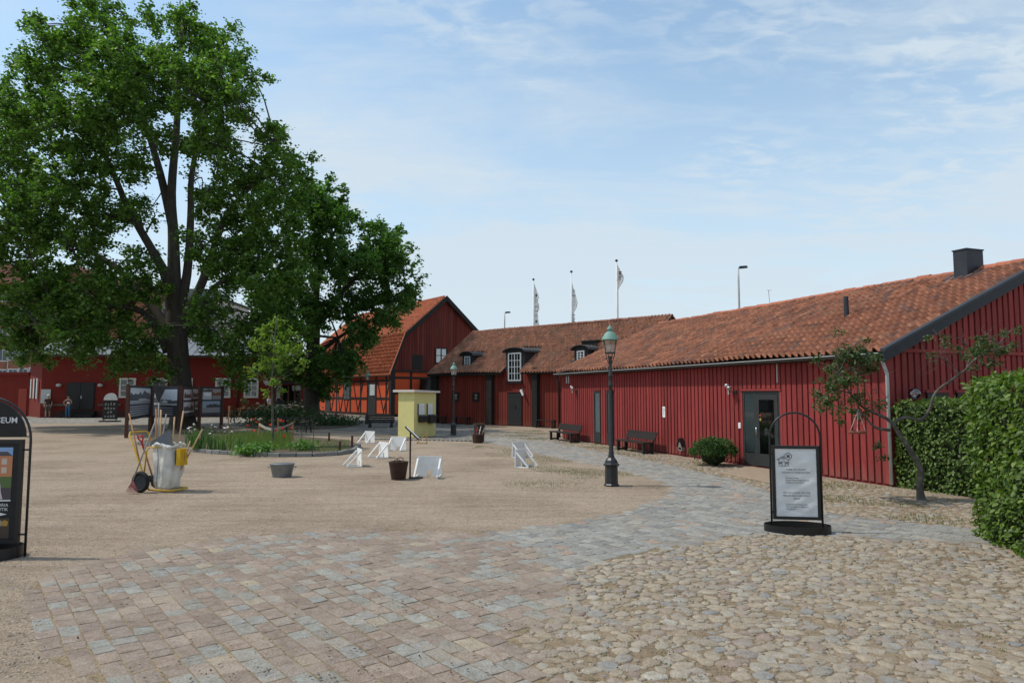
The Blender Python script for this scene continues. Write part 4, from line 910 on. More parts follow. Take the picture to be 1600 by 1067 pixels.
# ---------- dark red building with metal roof on the left --------------------------------------
p0, p1 = G(62, 652.5), G(472, 650.3)
LF = Frame(p0, (p1 - p0)); LL = (p1 - p0).length
def build_left():
    t = thing('rendered_house', 'long dark red rendered house with grey metal roof behind the trees', 'house', LF.O, LF.rot)
    ze = LF.wall(200, 557)[1]; c2 = LF.loc(G(44, 650.3)); dep = 6.5
    MB().prism([(0, 0), (LL, 0), (LL, dep), (c2.x, dep), (c2.x, c2.y)], (0, 0, 0), (1, 0, 0), (0, 1, 0), (0, 0, ze)).build('wall', M_redplaster, t)
    MB().box(0.3, LL, -.10, 0.0, 0, .55).build('plinth', mat('dark_plinth', (0.09, 0.03, 0.022), (0.06, 0.025, 0.02), 2, 0.9), t)
    e = .65; zt = ze + 1.5
    rf = MB().hexa([(-e, -e, ze), (LL, -e, ze), (LL - 4, dep / 2, zt), (-e * .3, dep / 2, zt), (-e, -e, ze + .12), (LL, -e, ze + .12), (LL - 4, dep / 2, zt + .12), (-e * .3, dep / 2, zt + .12)])
    rf.hexa([(c2.x - e, c2.y, ze - .25), (-e, -e, ze), (-e * .3, dep / 2, zt), (c2.x - e, dep, ze), (c2.x - e, c2.y, ze - .1), (-e, -e, ze + .12), (-e * .3, dep / 2, zt + .12), (c2.x - e, dep, ze + .12)])
    roof = rf.build('roof', M_zincroof, t)
    for k in range(int((LL - 4) / .62)):
        x = .2 + k * .62; MB().hexa([(x, -e, ze + .12), (x + .03, -e, ze + .12), (x + .03, dep / 2, zt + .12), (x, dep / 2, zt + .12), (x, -e, ze + .16), (x + .03, -e, ze + .16), (x + .03, dep / 2, zt + .16), (x, dep / 2, zt + .16)]).build('roof_seam', M_zincroof, roof)
    MB().box(-e, LL, -e - .12, -e + .02, ze - .10, ze + .11).build('fascia', mat('dark_fascia', (0.05, 0.02, 0.018), None), t)
    MB().box(-e, LL, -e + .02, -.02, ze - .06, ze - .01).build('soffit', M_redplaster, t)
    for a, b in ((187, 213), (237, 262), (287, 301.5), (337, 361), (381.5, 404.5)):
        xa, z1 = LF.wall(a, 590.5); xb, _ = LF.wall(b, 590.5); z0_ = LF.wall(a, 621.5)[1]
        window(t, xa, xb, z0_, z1, 0, 2, 3, mat('ivory_frame', (0.60, 0.57, 0.50), None), 'window', .15, .06, depth=.08, back=mat('unlit_room', (0.015, 0.013, 0.012), None))
    xa, z1 = LF.wall(105, 597.5); xb, _ = LF.wall(149, 597.5); xm = (xa + xb) / 2
    d = MB().box(xa, xb, -.06, 0, .6, z1).build('double_door', M_black, t)
    for a, b in ((xa + .05, xm - .015), (xm + .015, xb - .05)): MB().box(a, b, -.10, -.06, .65, z1 - .05).build('door_leaf', M_black, d)
    MB().box(xm + .05, xm + .12, -.14, -.10, 1.5, 1.75).build('handle', M_whitem, d)
    for k in range(2): MB().box(xa - .1, xb + .2, -.9 + .4 * k, -.10, .26 * k, .26 * (k + 1)).build('step', M_timber, t)
    for a, b in ((62, 103), (150, 190)):
        x0, x1 = LF.wall(a, 632)[0] + .2, LF.wall(b, 632)[0]; z = LF.wall(a, 634)[1]; MB().box(x0, x1, -.16, -.001, z, z + .16).build('wall_ledge', mat('weathered_ledge', (0.12, 0.09, 0.07), None), t)
    # glazed entrance with canopy
    xa, z1 = LF.wall(431, 602); xb, _ = LF.wall(471, 602)
    en = MB().box(xa, xb, -.04, 0, 0.02, z1).build('entrance', M_dark, t); n = 4
    for k in range(n + 1):
        x = xa + (xb - xa) * k / n; MB().box(x - .06, x + .06, -.12, -.04, 0.02, z1).build('entrance_frame', mat('brown_frame', (0.10, 0.045, 0.03), None), en)
    for k in range(n):
        x = xa + (xb - xa) * k / n; MB().add([(x + .06, -.07, .9), (x + (xb - xa) / n - .06, -.07, .9), (x + (xb - xa) / n - .06, -.07, z1), (x + .06, -.07, z1)], [(0, 1, 2, 3)]).build('pane', M_glass, en)
        MB().box(x + .06, x + (xb - xa) / n - .06, -.08, -.05, .05, .9).build('panel', mat('brown_frame', (0.10, 0.045, 0.03), None), en)
    MB().hexa([(xa - .2, -1.2, z1 + .1), (xb + .2, -1.2, z1 + .1), (xb + .2, -.02, z1 + .25), (xa - .2, -.02, z1 + .25), (xa - .2, -1.2, z1 + .2), (xb + .2, -1.2, z1 + .2), (xb + .2, -.02, z1 + .4), (xa - .2, -.02, z1 + .4)]).build('canopy', M_black, t)
    x = LF.wall(371.5, 600)[0]; MB().tube([(x, -.1, ze - .05), (x, -.1, .1)], .06, 8).build('downpipe', mat('red_brown_pipe', (0.08, 0.02, 0.015), None), t, True)
    x, z = LF.wall(416.5, 597); MB().prism([(0, .3), (.27, 0), (0, -.3), (-.27, 0)], (x, -.03, z), (1, 0, 0), (0, 0, 1), (0, .03, 0)).build('wall_plaque', M_curtain, t)
    for px in (80.5, 121.5 + 37): 
        x, z = LF.wall(px + 14, 602); 
    return t
left_house = build_left()
# boards with tall white posters on the angled corner wall
def corner_posters():
    for k in range(3):
        a = G(47 + 4.6 * k, 650.6 + .75 * k); d = (G(62, 652.5) - G(44, 650.3)).normalized(); n = Vector((d.y, -d.x, 0))
        z1 = 1.9 + (615 - (592 - k * .5)) / F * a.y; z0_ = 1.9 + (615 - (622 + k * .4)) / F * a.y
        mm = MB().bar(a + n * .05 + Vector((0, 0, z0_)), a + n * .05 + Vector((0, 0, z1)), .42, .05, d)
        tag(mm.build('wall_poster', M_curtain), 'tall narrow white poster on the angled corner of the dark red house', 'poster', 'posters on the house corner')
corner_posters()
# low red gate wall at the far left
a, b = G(-60, 650), G(44, 650.3)
GW = Frame(a, b - a)
def gatewall():
    t = thing('yard_wall', 'low red yard wall with a small gate at the house corner', 'wall', GW.O, GW.rot); L_ = (b - a).length; z = GW.wall(20, 586)[1]
    MB().box(0, L_ - .02, 0, .4, 0, z).build('wall', M_redplaster, t); MB().box(-.1, L_ - .02, -.12, .52, z, z + .25).build('coping', M_redplaster, t)
    x0, z1 = GW.wall(30, 607); x1, _ = GW.wall(43, 607); MB().box(x0, x1, -.05, 0, .05, z1).build('gate', mat('red_gate', (0.30, 0.05, 0.03), None), t)
gatewall()

# ---------- town houses behind ----------------------------------------------------------------
M_brick = mat('red_brick', (0.36, 0.15, 0.09), (0.29, 0.12, 0.07), 3, 0.9, 0.1, 20, c3=(0.36, 0.16, 0.10), c3amt=.4, c3scale=.5)
M_redroof = mat('red_roof_tile_far', (0.20, 0.07, 0.042), (0.16, 0.055, 0.036), 2, 0.9)
def brick_block():
    p = atY(-60, 615, 92); q = atY(66, 615, 104); fr = Frame((p.x, p.y), (q.x - p.x, q.y - p.y)); L_ = (q - p).length
    t = thing('brick_apartment_block', 'red brick apartment block with white windows beyond the yard wall', 'building', (p.x, p.y, 0), fr.rot)
    z = fr.wall(10, 449)[1]; MB().box(0, L_, 0, 12, 0, z).build('wall', M_brick, t)
    MB().prism([(-.6, z), (12.6, z), (6, z + 4.6)], (-.4, 0, 0), (0, 1, 0), (0, 0, 1), (L_ + .8, 0, 0)).build('roof', M_redroof, t)
    for row in range(6):
        for col in range(8):
            px = -50 + col * 16.0; x, zz = fr.wall(px + 5, 461 + row * 31 + (px - 20) * -.06)
            if x < .6 or x > L_ - 1 or zz < .8: continue
            o = MB().box(x - .75, x + .75, -.08, 0, zz - .85, zz + .85).build('window', M_white, t)
            MB().box(x - .62, x - .04, -.10, -.08, zz - .72, zz + .72).build('pane', mat('far_pane', (0.10, 0.115, 0.13), None, rough=.1), o); MB().box(x + .04, x + .62, -.10, -.08, zz - .72, zz + .72).build('pane', MATS['far_pane'], o)
    x = fr.wall(14, 500)[0]; MB().tube([(x, -.15, z), (x, -.15, .2)], .09, 6).build('downpipe', M_whitem, t)
    # wing to the right with its own roofs
    p2 = atY(64, 615, 112); q2 = atY(150, 615, 112); fr2 = Frame((p2.x, p2.y), (1, 0)); L2 = q2.x - p2.x
    t2 = thing('brick_wing', 'brick wing with steep gabled red roof glimpsed through the maple', 'building', (p2.x, p2.y, 0), 0)
    z2 = fr2.wall(100, 447)[1]; MB().box(0, L2, 0, 12, 0, z2).build('wall', M_brick, t2)
    MB().prism([(-.5, z2), (L2 * .5, fr2.wall(100, 414)[1]), (L2 + .5, z2)], (0, -.5, 0), (1, 0, 0), (0, 0, 1), (0, 13, 0)).build('roof', M_redroof, t2)
    p3 = atY(150, 615, 118); q3 = atY(215, 615, 118); t3 = thing('brick_side_house', 'lower brick house with hipped red roof behind the grey metal roof', 'building', (p3.x, p3.y, 0), 0); L3 = q3.x - p3.x; z3 = 1.9 + (615 - 462) / F * 118
    MB().box(0, L3, 0, 10, 0, z3).build('wall', M_brick, t3); MB().add([(-.5, -.5, z3), (L3 + .5, -.5, z3), (L3 + .5, 10.5, z3), (-.5, 10.5, z3), (L3 * .35, 5, z3 + 4), (L3 * .65, 5, z3 + 4)], [(0, 1, 5, 4), (1, 2, 5), (2, 3, 4, 5), (3, 0, 4), (3, 2, 1, 0)]).build('roof', M_redroof, t3)
    p4 = atY(205, 615, 125); q4 = atY(345, 615, 125); t4 = thing('pale_office_block', 'pale grey flat-roofed block showing between the maple limbs', 'building', (p4.x, p4.y, 0), 0); L4 = q4.x - p4.x; z4 = 1.9 + (615 - 470) / F * 125
    MB().box(0, L4, 0, 12, 0, z4).build('wall', mat('pale_concrete', (0.42, 0.40, 0.37), None), t4); MB().box(1, L4 - 4, 2, 12, z4, z4 + 2.6).build('penthouse', M_zincroof, t4); MB().box(-.3, L4 + .3, -.3, 12.3, z4, z4 + .4).build('roof_edge', M_sheet, t4)
    for row in range(5):
        for col in range(7):
            x, zz = 1.2 + col * (L4 - 2) / 7, z4 - 2.2 - row * 3.1; MB().box(x, x + 1.5, -.06, 0, zz - .8, zz + .8).build('window', MATS['far_pane'], t4)
brick_block()
# ------------------------------------------------------------------ trees and hedges
LEAFV = [(0, 0, 0), (0.42, 0.34, 0.09), (1.0, 0.0, -0.06), (0.42, -0.34, 0.09)]; LEAFF = [(0, 1, 2, 3)]
LEAF6V = [(0, 0, 0), (0.3, 0.29, 0.07), (0.70, 0.25, 0.05), (1.0, 0, -0.08), (0.70, -0.25, 0.05), (0.3, -0.29, 0.07)]
LEAF6F = [(0, 1, 2, 3), (0, 3, 4, 5)]
LOBV = [(0, 0, 0), (0.22, 0.46, 0.06), (0.66, 0.36, 0.03), (1.0, 0.0, -0.10), (0.66, -0.36, 0.03), (0.22, -0.46, 0.06)]
LOBF = LEAF6F
def leaf_mat(name, ramp, transl=0.3, rand=0.2): return mat(name, (0, 0, 0), None, rough=0.5, spec=0.35, rand=rand, transl=transl, ramp_pts=ramp)
M_maple = leaf_mat('maple_leaf', [(0, (0.06, 0.12, 0.026)), (0.5, (0.09, 0.172, 0.034)), (0.85, (0.125, 0.22, 0.044)), (1, (0.18, 0.27, 0.058))], 0.45, 0.25)
M_dark_leaf = leaf_mat('dark_elm_leaf', [(0, (0.05, 0.115, 0.028)), (0.6, (0.075, 0.155, 0.036)), (1, (0.11, 0.20, 0.045))], 0.46, 0.25)
M_linden = leaf_mat('linden_leaf', [(0, (0.13, 0.22, 0.03)), (0.6, (0.19, 0.28, 0.045)), (1, (0.26, 0.33, 0.06))], 0.4)
M_apple = leaf_mat('apple_leaf', [(0, (0.05, 0.09, 0.03)), (0.7, (0.08, 0.125, 0.045)), (0.93, (0.11, 0.14, 0.05)), (1, (0.22, 0.08, 0.04))], 0.25)
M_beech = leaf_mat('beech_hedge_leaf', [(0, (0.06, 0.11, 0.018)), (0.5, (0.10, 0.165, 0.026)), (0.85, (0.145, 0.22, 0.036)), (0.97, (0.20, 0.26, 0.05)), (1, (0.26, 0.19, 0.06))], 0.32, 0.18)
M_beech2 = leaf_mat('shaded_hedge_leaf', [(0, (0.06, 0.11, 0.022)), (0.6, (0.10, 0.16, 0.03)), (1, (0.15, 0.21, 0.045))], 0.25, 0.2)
M_box = leaf_mat('clipped_shrub_leaf', [(0, (0.035, 0.085, 0.02)), (0.7, (0.06, 0.125, 0.028)), (1, (0.09, 0.16, 0.035))], 0.2)
M_bark = mat('maple_bark', (0.085, 0.073, 0.06), (0.045, 0.038, 0.031), 5, 0.9, 0.9, 14, stretch=(1, 1, 0.25), c3=(0.11, 0.12, 0.08), c3amt=0.4, c3scale=0.8)
M_bark2 = mat('lichen_bark', (0.12, 0.105, 0.085), (0.07, 0.06, 0.048), 14, 0.9, 0.8, 40, c3=(0.26, 0.27, 0.21), c3amt=0.6, c3scale=6)
def clumps(lobes, per_m2, leaves_per, leaf, rng, sub=(0.4, 0.8), flat=0.65, bias=2.2, twigs=0):
    """lobes: (center, radius). returns leaf positions, sizes and clump centres"""
    C_ = []; SR = []
    for c, r_ in lobes:
        n = max(3, int(per_m2 * r_ * r_))
        d = nr.normal(0, 1, (n, 3)); d /= np.linalg.norm(d, axis=1)[:, None]; rad = r_ * nr.uniform(0, 1, n) ** (1 / bias)
        C_.append(np.array(c) + d * rad[:, None] * np.array([1, 1, 0.85])); SR.append(nr.uniform(*sub, n))
    C_ = np.concatenate(C_); SR = np.concatenate(SR); n = len(C_)
    if twigs:
        # short twigs fan out from every clump centre, leaves sit along them
        lob = np.concatenate([np.repeat(np.array(c)[None], max(3, int(per_m2 * r_ * r_)), 0) for c, r_ in lobes])
        out = C_ - lob; out /= (np.linalg.norm(out, axis=1)[:, None] + 1e-6)
        ti = np.repeat(np.arange(n), twigs); k = len(ti); d = nr.normal(0, 0.75, (k, 3)) + out[ti] * 0.7 + np.array([0, 0, .15]); d /= np.linalg.norm(d, axis=1)[:, None]
        ln = SR[ti] * nr.uniform(.7, 1.5, k); per = max(1, leaves_per // twigs); li = np.repeat(np.arange(k), per); m = len(li); f = nr.uniform(.1, 1, m) ** .8
        P = C_[ti][li] + d[li] * (ln[li] * f)[:, None] + np.array([0, 0, -.10]) * (f * f)[:, None] + nr.normal(0, .085, (m, 3))
        return P, nr.uniform(*leaf, m) * (1.1 - .3 * f), C_
    idx = np.repeat(np.arange(n), leaves_per); m = len(idx)
    d = nr.normal(0, 1, (m, 3)); d /= np.linalg.norm(d, axis=1)[:, None]; q = nr.uniform(0, 1, m) ** 0.5
    P = C_[idx] + d * (q * SR[idx])[:, None] * np.array([1, 1, flat])
    return P, nr.uniform(*leaf, m), C_
def foliage(name, P, sz, material, parent, tilt=0.8, lv=LEAFV, lf=LEAFF):
    mm = rotmats(len(P), tilt) * sz[:, None, None]
    return scatter(name, lv, lf, mm, P - np.asarray(parent.location)[None], material, parent, kind='stuff')
def pxpath(pts, Y, dy=0.0, dYs=None):
    out = [];
    for i, p in enumerate(pts):
        yy = Y + (dYs[i] if dYs else dy * i / max(1, len(pts) - 1)); out.append(atY(p[0], p[1], yy))
    return out
def smooth_path(P, n=4):
    P = [Vector(p) for p in P]; out = []
    for i in range(len(P) - 1):
        p0, p1, p2, p3 = P[max(0, i - 1)], P[i], P[i + 1], P[min(len(P) - 1, i + 2)]
        for k in range(n):
            t = k / n; out.append(0.5 * ((2 * p1) + (p2 - p0) * t + (2 * p0 - 5 * p1 + 4 * p2 - p3) * t * t + (3 * p1 - p0 - 3 * p2 + p3) * t ** 3))
    out.append(P[-1]); return out
def limb(mb, P, r0, r1, n=8, k=4):
    Q = smooth_path(P, k); rs = [r0 + (r1 - r0) * (i / (len(Q) - 1)) ** 0.8 for i in range(len(Q))]; mb.tube(Q, rs, n)
def big_tree(name, label, base, trunk_px, limbs_px, lobes_px, Y, material, bark, depth, seed, leaf=(0.17, 0.27), per=5.0, lpc=46, lobe_fill=True, cc=None, sub=(.4, .8), lv=LEAFV, lf=LEAFF):
    rng = random.Random(seed); t = thing(name, label, 'tree', base); s = Y / F
    cx, cy = cc; Rm = max(math.hypot(a - cx, b_ - cy) for a, b_, _ in lobes_px)
    lobes = []
    for a, b_, r_ in lobes_px:
        k = math.sqrt(max(0.05, 1 - (math.hypot(a - cx, b_ - cy) / (Rm * 1.05)) ** 2)) * depth
        for sg in ((-1, 1) if lobe_fill else (1,)):
            d = sg * k * rng.uniform(0.25, 0.85); lobes.append((atY(a + rng.uniform(-8, 8), b_ + rng.uniform(-8, 8), Y + d), r_ * (Y + d) / F * (1.0 if sg < 0 else .9)))
    P, sz, C_ = clumps(lobes, per, lpc, leaf, rng, sub, twigs=8); print(name, len(P))
    foliage('crown', P, sz, material, t, 0.85, lv, lf)
    mb = MB(); o = Vector(base)
    pts = [Vector(p) - o for p in pxpath([(a, b_) for a, b_, _ in trunk_px], Y)]; pts[0] = Vector((pts[0].x, 0, -0.05))
    Q = smooth_path(pts, 4); rr = [p[2] * s for p in trunk_px]; rs = []
    for i in range(len(Q)):
        f = i / 4; a = min(int(f), len(rr) - 1); b_ = min(a + 1, len(rr) - 1); rs.append(rr[a] + (rr[b_] - rr[a]) * (f - a))
    mb.tube(Q, rs, 14)
    ends = []
    for pth, r0, r1, dy in limbs_px:
        W = [p - o for p in pxpath(pth, Y, dy)]; limb(mb, W, r0 * s, r1 * s); ends += smooth_path(W, 5)[4:]
    mb.build('trunk', bark, t, True)
    # limbs towards each lobe and twigs to the leaf clumps
    tw = MB()
    nodes = [Vector(p) for p in ends] or [pts[-1]]
    for c, r_ in lobes:
        c = Vector(c) - o; cand = [n for n in nodes if n.z < c.z + 1.0] or nodes; n0 = min(cand, key=lambda n: (n - c).length)
        mid = n0.lerp(c, 0.5) + Vector((rng.uniform(-.4, .4), rng.uniform(-.4, .4), rng.uniform(-.1, .6))); limb(tw, [n0, mid, c], 0.065 * Y / 40, 0.02, 5, 3)
        sel = [Vector(q) - o for q in C_[::2] if (Vector(q) - o - c).length < r_ * 1.05][:9]
        for q in sel: tw.tube([c.lerp(n0, .2), c.lerp(q, .5) + Vector((0, 0, .1)), q], [.035, .02, .008], 3, False)
    tw.build('branches', bark, t, True)
    return t
maple_lobes = [(160, 32, 50), (125, 95, 55), (200, 105, 52), (287, 40, 34), (352, 72, 40), (330, 128, 48), (372, 165, 34), (55, 115, 48), (15, 170, 55), (88, 190, 60), (188, 190, 50), (280, 150, 36),
               (25, 265, 60), (115, 278, 56), (200, 260, 40), (345, 232, 44), (18, 350, 60), (105, 365, 58), (40, 415, 40), (172, 345, 40), (432, 230, 40), (392, 285, 48), (440, 300, 42), (372, 368, 46), (440, 372, 40),
               (352, 425, 44), (425, 440, 42), (95, 485, 52), (50, 512, 38), (165, 490, 50), (212, 535, 34), (140, 545, 34), (332, 515, 40), (365, 540, 26), (150, 150, 50), (240, 40, 22), (250, 215, 32), (305, 215, 28), (235, 100, 34), (320, 300, 30), (225, 400, 28), (252, 455, 20), (335, 330, 30), (310, 70, 24), (150, 230, 40), (60, 320, 45), (230, 330, 24), (395, 120, 18), (400, 340, 34), (390, 400, 34), (240, 560, 20), (100, 440, 36), (400, 550, 36), (455, 515, 36), (365, 585, 22), (190, 570, 26), (30, 470, 34), (120, 520, 40), (240, 510, 22), (455, 430, 36), (470, 270, 24), (305, 490, 22), (320, 390, 26), (340, 180, 34), (60, 40, 20), (90, 60, 30), (255, 110, 28), (300, 110, 28), (130, 458, 38), (190, 455, 34), (70, 465, 34), (160, 420, 32), (228, 445, 22), (340, 480, 28), (20, 540, 30), (250, 585, 18),
               (-60, 200, 60), (-70, 300, 65), (-50, 390, 55), (230, 150, 36), (410, 500, 34), (62, 560, 24)]
mb_ = G(285, 669)
MY = mb_.y
big_tree('maple_tree', 'huge spreading maple with thick grey trunk behind the photo boards', mb_,
         [(286, 669, 23), (285, 645, 17.5), (283, 600, 15.5), (278, 550, 15.5), (275, 505, 15), (273, 475, 12), (272, 440, 9)],
         [([(273, 480), (272, 430), (271, 370), (268, 300), (276, 200), (280, 110), (286, 30)], 13, 2.5, 0.0),
          ([(271, 505), (262, 440), (240, 395), (200, 325), (170, 255), (130, 190)], 11, 2.5, -1.5),
          ([(276, 500), (292, 430), (298, 340), (300, 270), (322, 170), (348, 85)], 9, 2.2, 1.5),
          ([(271, 360), (250, 270), (228, 200), (190, 110), (163, 45)], 8, 2.2, 1.0),
          ([(276, 510), (310, 455), (332, 395), (355, 335), (405, 275), (432, 230)], 9, 2.0, -2.0),
          ([(268, 520), (228, 468), (180, 418), (110, 378), (30, 352)], 9, 2.2, 2.0),
          ([(278, 520), (312, 482), (345, 440), (420, 425)], 6.5, 1.8, 2.5),
          ([(262, 550), (236, 500), (200, 480), (120, 482), (60, 505)], 7, 1.8, -3.0)],
         maple_lobes, MY, M_maple, M_bark, 7.0, 3, per=8.0, lpc=96, cc=(220, 280), lv=LOBV, lf=LOBF, leaf=(0.12, 0.22))
eb = G(487, 659.5)
big_tree('elm_tree', 'dark leafy tree rising from the shrub bed beside the barn', eb,
         [(487, 659.5, 17), (487, 635, 12), (488, 580, 10.5), (490, 520, 10), (492, 470, 8)],
         [([(492, 480), (498, 400), (500, 310)], 7, 2, 0), ([(490, 520), (540, 450), (600, 400)], 6, 1.5, -1), ([(489, 520), (460, 440), (450, 380)], 6, 1.5, 1), ([(489, 560), (540, 520), (600, 490)], 4, 1.2, -1)],
         [(500, 300, 34), (470, 335, 44), (530, 345, 40), (590, 375, 34), (618, 415, 38), (565, 415, 44), (495, 405, 50), (645, 455, 18), (612, 470, 34), (545, 485, 44), (470, 490, 46), (570, 525, 26), (525, 555, 34), (465, 560, 40), (500, 600, 24), (430, 520, 36),
          (600, 505, 20), (545, 580, 16), (420, 470, 40)], eb.y, M_dark_leaf, M_bark, 4.6, 5, per=8.0, lpc=88, cc=(520, 440), lv=LOBV, lf=LOBF, leaf=(0.15, 0.27), sub=(.45, .85))
def linden():
    b = G(426, 701); Y = b.y; t = thing('young_linden', 'slim young linden with lime green leaves tied to stakes', 'tree', b); mb = MB(); s = Y / F
    W = [p - b for p in pxpath([(426, 701), (426, 650), (425, 600), (427, 560), (430, 520), (432, 498)], Y)]; W[0].z = -.02; limb(mb, W, .055, .012, 8)
    lob = [(433, 505, 12), (412, 520, 14), (450, 525, 16), (430, 540, 18), (400, 540, 12), (465, 548, 14), (445, 565, 16), (415, 568, 16), (392, 580, 9), (470, 580, 9), (430, 600, 9), (418, 612, 8), (476, 566, 8), (440, 545, 14), (385, 576, 6), (440, 608, 6)]
    L_ = []
    for a, c, r_ in lob:
        p = atY(a, c, Y + rnd.uniform(-.5, .5)); L_.append((p, r_ * s)); q = p - b
        n0 = min(W[2:], key=lambda n: (n - q).length + (2 if n.z > q.z else 0)); limb(mb, [n0, n0.lerp(q, .5) + Vector((0, 0, .06)), q], .018, .005, 5, 3)
    mb.build('trunk', M_bark2, t, True)
    P, sz, _ = clumps(L_, 160, 11, (.08, .13), rnd, (.07, .16), .9); foliage('crown', P, sz, M_linden, t, .8, LEAF6V, LEAF6F)
    # stakes and straps
    for k, px, py, h in ((0, 404.5, 693, .78), (1, 457, 691, .78), (2, 434, 680, .8)):
        g = G(px, py); tag(MB().tube([(0, 0, 0), (0, 0, h)], .035, 8).build('tree_stake', M_wood, loc=g), ('round wooden stake nearest the iris clump, supporting the linden', 'round wooden stake beside the dark rose stem, supporting the linden', 'round wooden stake behind the poppies, supporting the linden')[k], 'stake', 'stakes around the young linden')
    c = Vector((b.x, b.y, 0))
    for px, py in ((404.5, 693), (457, 691)):
        g = G(px, py); m1 = (g + c) / 2; mm = MB()
        P3 = [g + Vector((0, -.04, .74)), m1 + Vector((0, -.06, .66)), c + Vector((0, -.06, .66))]
        for p_, q_ in zip(P3[:-1], P3[1:]): mm.bar(p_, q_, .012, .09, (0, 1, 0))
        tag(mm.build('tree_strap', mat('grey_webbing', (0.30, 0.28, 0.22), None, rough=.9)), 'grey strap tying the linden to the stake by the ' + ('irises' if px < 420 else 'rose stem'), 'strap', 'straps on the young linden')
linden()
def apple():
    b = G(1440, 781); Y = b.y; t = thing('apple_tree', 'gnarled leaning apple tree with two wide arms before the hedge', 'tree', b); mb = MB(); s = Y / F
    def L(pts, r0, r1, dy=0, n=8): limb(mb, [p - b for p in pxpath(pts, Y, dy)], r0 * s, r1 * s, n)
    W = [p - b for p in pxpath([(1440, 783), (1437, 760), (1438, 732), (1421, 702), (1401, 672)], Y)]; W[0].z = -.03
    Q = smooth_path(W, 4); mb.tube(Q, [.8 * (.125, .10, .085, .075, .07, .068, .066, .063, .06, .058, .056, .054, .052, .05, .05, .048, .045)[i] for i in range(len(Q))], 10)
    L([(1402, 674), (1387, 655), (1350, 637), (1328, 614), (1312, 580), (1305, 555)], 3.2, .8, .2)
    L([(1400, 670), (1398, 660), (1415, 652), (1438, 656), (1452, 640), (1462, 613), (1489, 592), (1510, 577)], 3.0, 1.5, -.2)
    L([(1508, 579), (1525, 560), (1555, 545), (1585, 540), (1605, 546)], 2.0, .5, -.1, 6); L([(1510, 577), (1518, 555), (1540, 530), (1570, 520)], 1.6, .4, .3, 6); L([(1500, 585), (1475, 560), (1450, 555), (1440, 540)], 1.0, .3, .2, 5)
    L([(1525, 560), (1500, 530), (1470, 522), (1452, 525)], 1.0, .3, -.3, 5); L([(1540, 553), (1570, 575), (1575, 590)], .9, .3, -.3, 5); L([(1555, 545), (1580, 515), (1590, 516)], .9, .3, .2, 5)
    L([(1390, 672), (1366, 667), (1350, 648), (1335, 640)], 2.6, .8, -.3, 6); L([(1345, 632), (1340, 590), (1352, 560), (1378, 555)], 1.4, .4, .3, 5); L([(1328, 614), (1300, 610), (1275, 630)], 1.3, .4, -.3, 5); L([(1318, 590), (1290, 570), (1270, 562)], 1.2, .4, .2, 5); L([(1312, 580), (1330, 545), (1350, 530)], 1.1, .4, -.2, 5)
    L([(1375, 650), (1365, 640), (1388, 618)], 1.4, .5, .3, 5); L([(1306, 556), (1310, 530), (1312, 520)], .8, .3, 0, 5)
    for k in range(150):
        a, c, r_ = rnd.choice(((1325, 560, 45), (1310, 595, 40), (1345, 600, 40), (1300, 620, 35), (1530, 550, 50), (1560, 535, 35), (1490, 545, 40), (1480, 570, 30), (1360, 640, 30)))
        q0 = (a + rnd.gauss(0, r_ * .5), c + rnd.gauss(0, r_ * .4)); q1 = (q0[0] + rnd.gauss(0, 14), q0[1] + rnd.gauss(-4, 10)); q2 = (q1[0] + rnd.gauss(0, 9), q1[1] + rnd.gauss(-3, 8)); L([q0, q1, q2], .42, .15, rnd.uniform(-.3, .3), 4)
    mb.build('trunk', M_bark2, t, True)
    lob = [(1325, 552, 22), (1342, 560, 22), (1310, 575, 22), (1355, 575, 18), (1300, 602, 20), (1322, 600, 22), (1282, 622, 16), (1300, 630, 16), (1340, 622, 16), (1275, 562, 9), (1350, 535, 9), (1310, 520, 7), (1285, 640, 9), (1325, 640, 12), (1370, 558, 10), (1378, 632, 10), (1345, 648, 12), (1372, 700, 6), (1380, 715, 4), (1312, 655, 8),
           (1520, 550, 15), (1540, 545, 17), (1560, 548, 15), (1535, 530, 11), (1570, 522, 9), (1590, 516, 6), (1585, 542, 8), (1450, 525, 6), (1475, 540, 7), (1500, 545, 9), (1550, 570, 9), (1530, 575, 9), (1455, 555, 5), (1475, 528, 4), (1575, 585, 8), (1440, 640, 8), (1420, 645, 8), (1460, 632, 6)]
    L_ = [(atY(a, c, Y + rnd.uniform(-.45, .45)), r_ * s) for a, c, r_ in lob]
    P, sz, _ = clumps([(c, r_ * 1.12) for c, r_ in L_], 330, 13, (.042, .078), rnd, (.05, .11), .9, 1.6); foliage('crown', P, sz, M_apple, t, .9, LEAF6V, LEAF6F)
    pf = atY(1340, 677, Y - .05); m = MB(); m.lathe([(.13, 0), (.145, .0), (.15, .05), (.135, .05), (.13, .012)], 14, (0, 0, 0))
    ft = thing('bird_feeder', 'round hanging bird feeder dish under the apple branch', 'feeder', pf); m.build('dish', mat('terracotta_dish', (0.25, 0.08, 0.05), None), ft, True)
    up = atY(1341, 640, Y - .05) - pf
    for k in range(3): a = k * 2.1; MB().tube([(.14 * math.cos(a), .14 * math.sin(a), .045), up], .004, 4).build('string', M_white, ft)
apple()
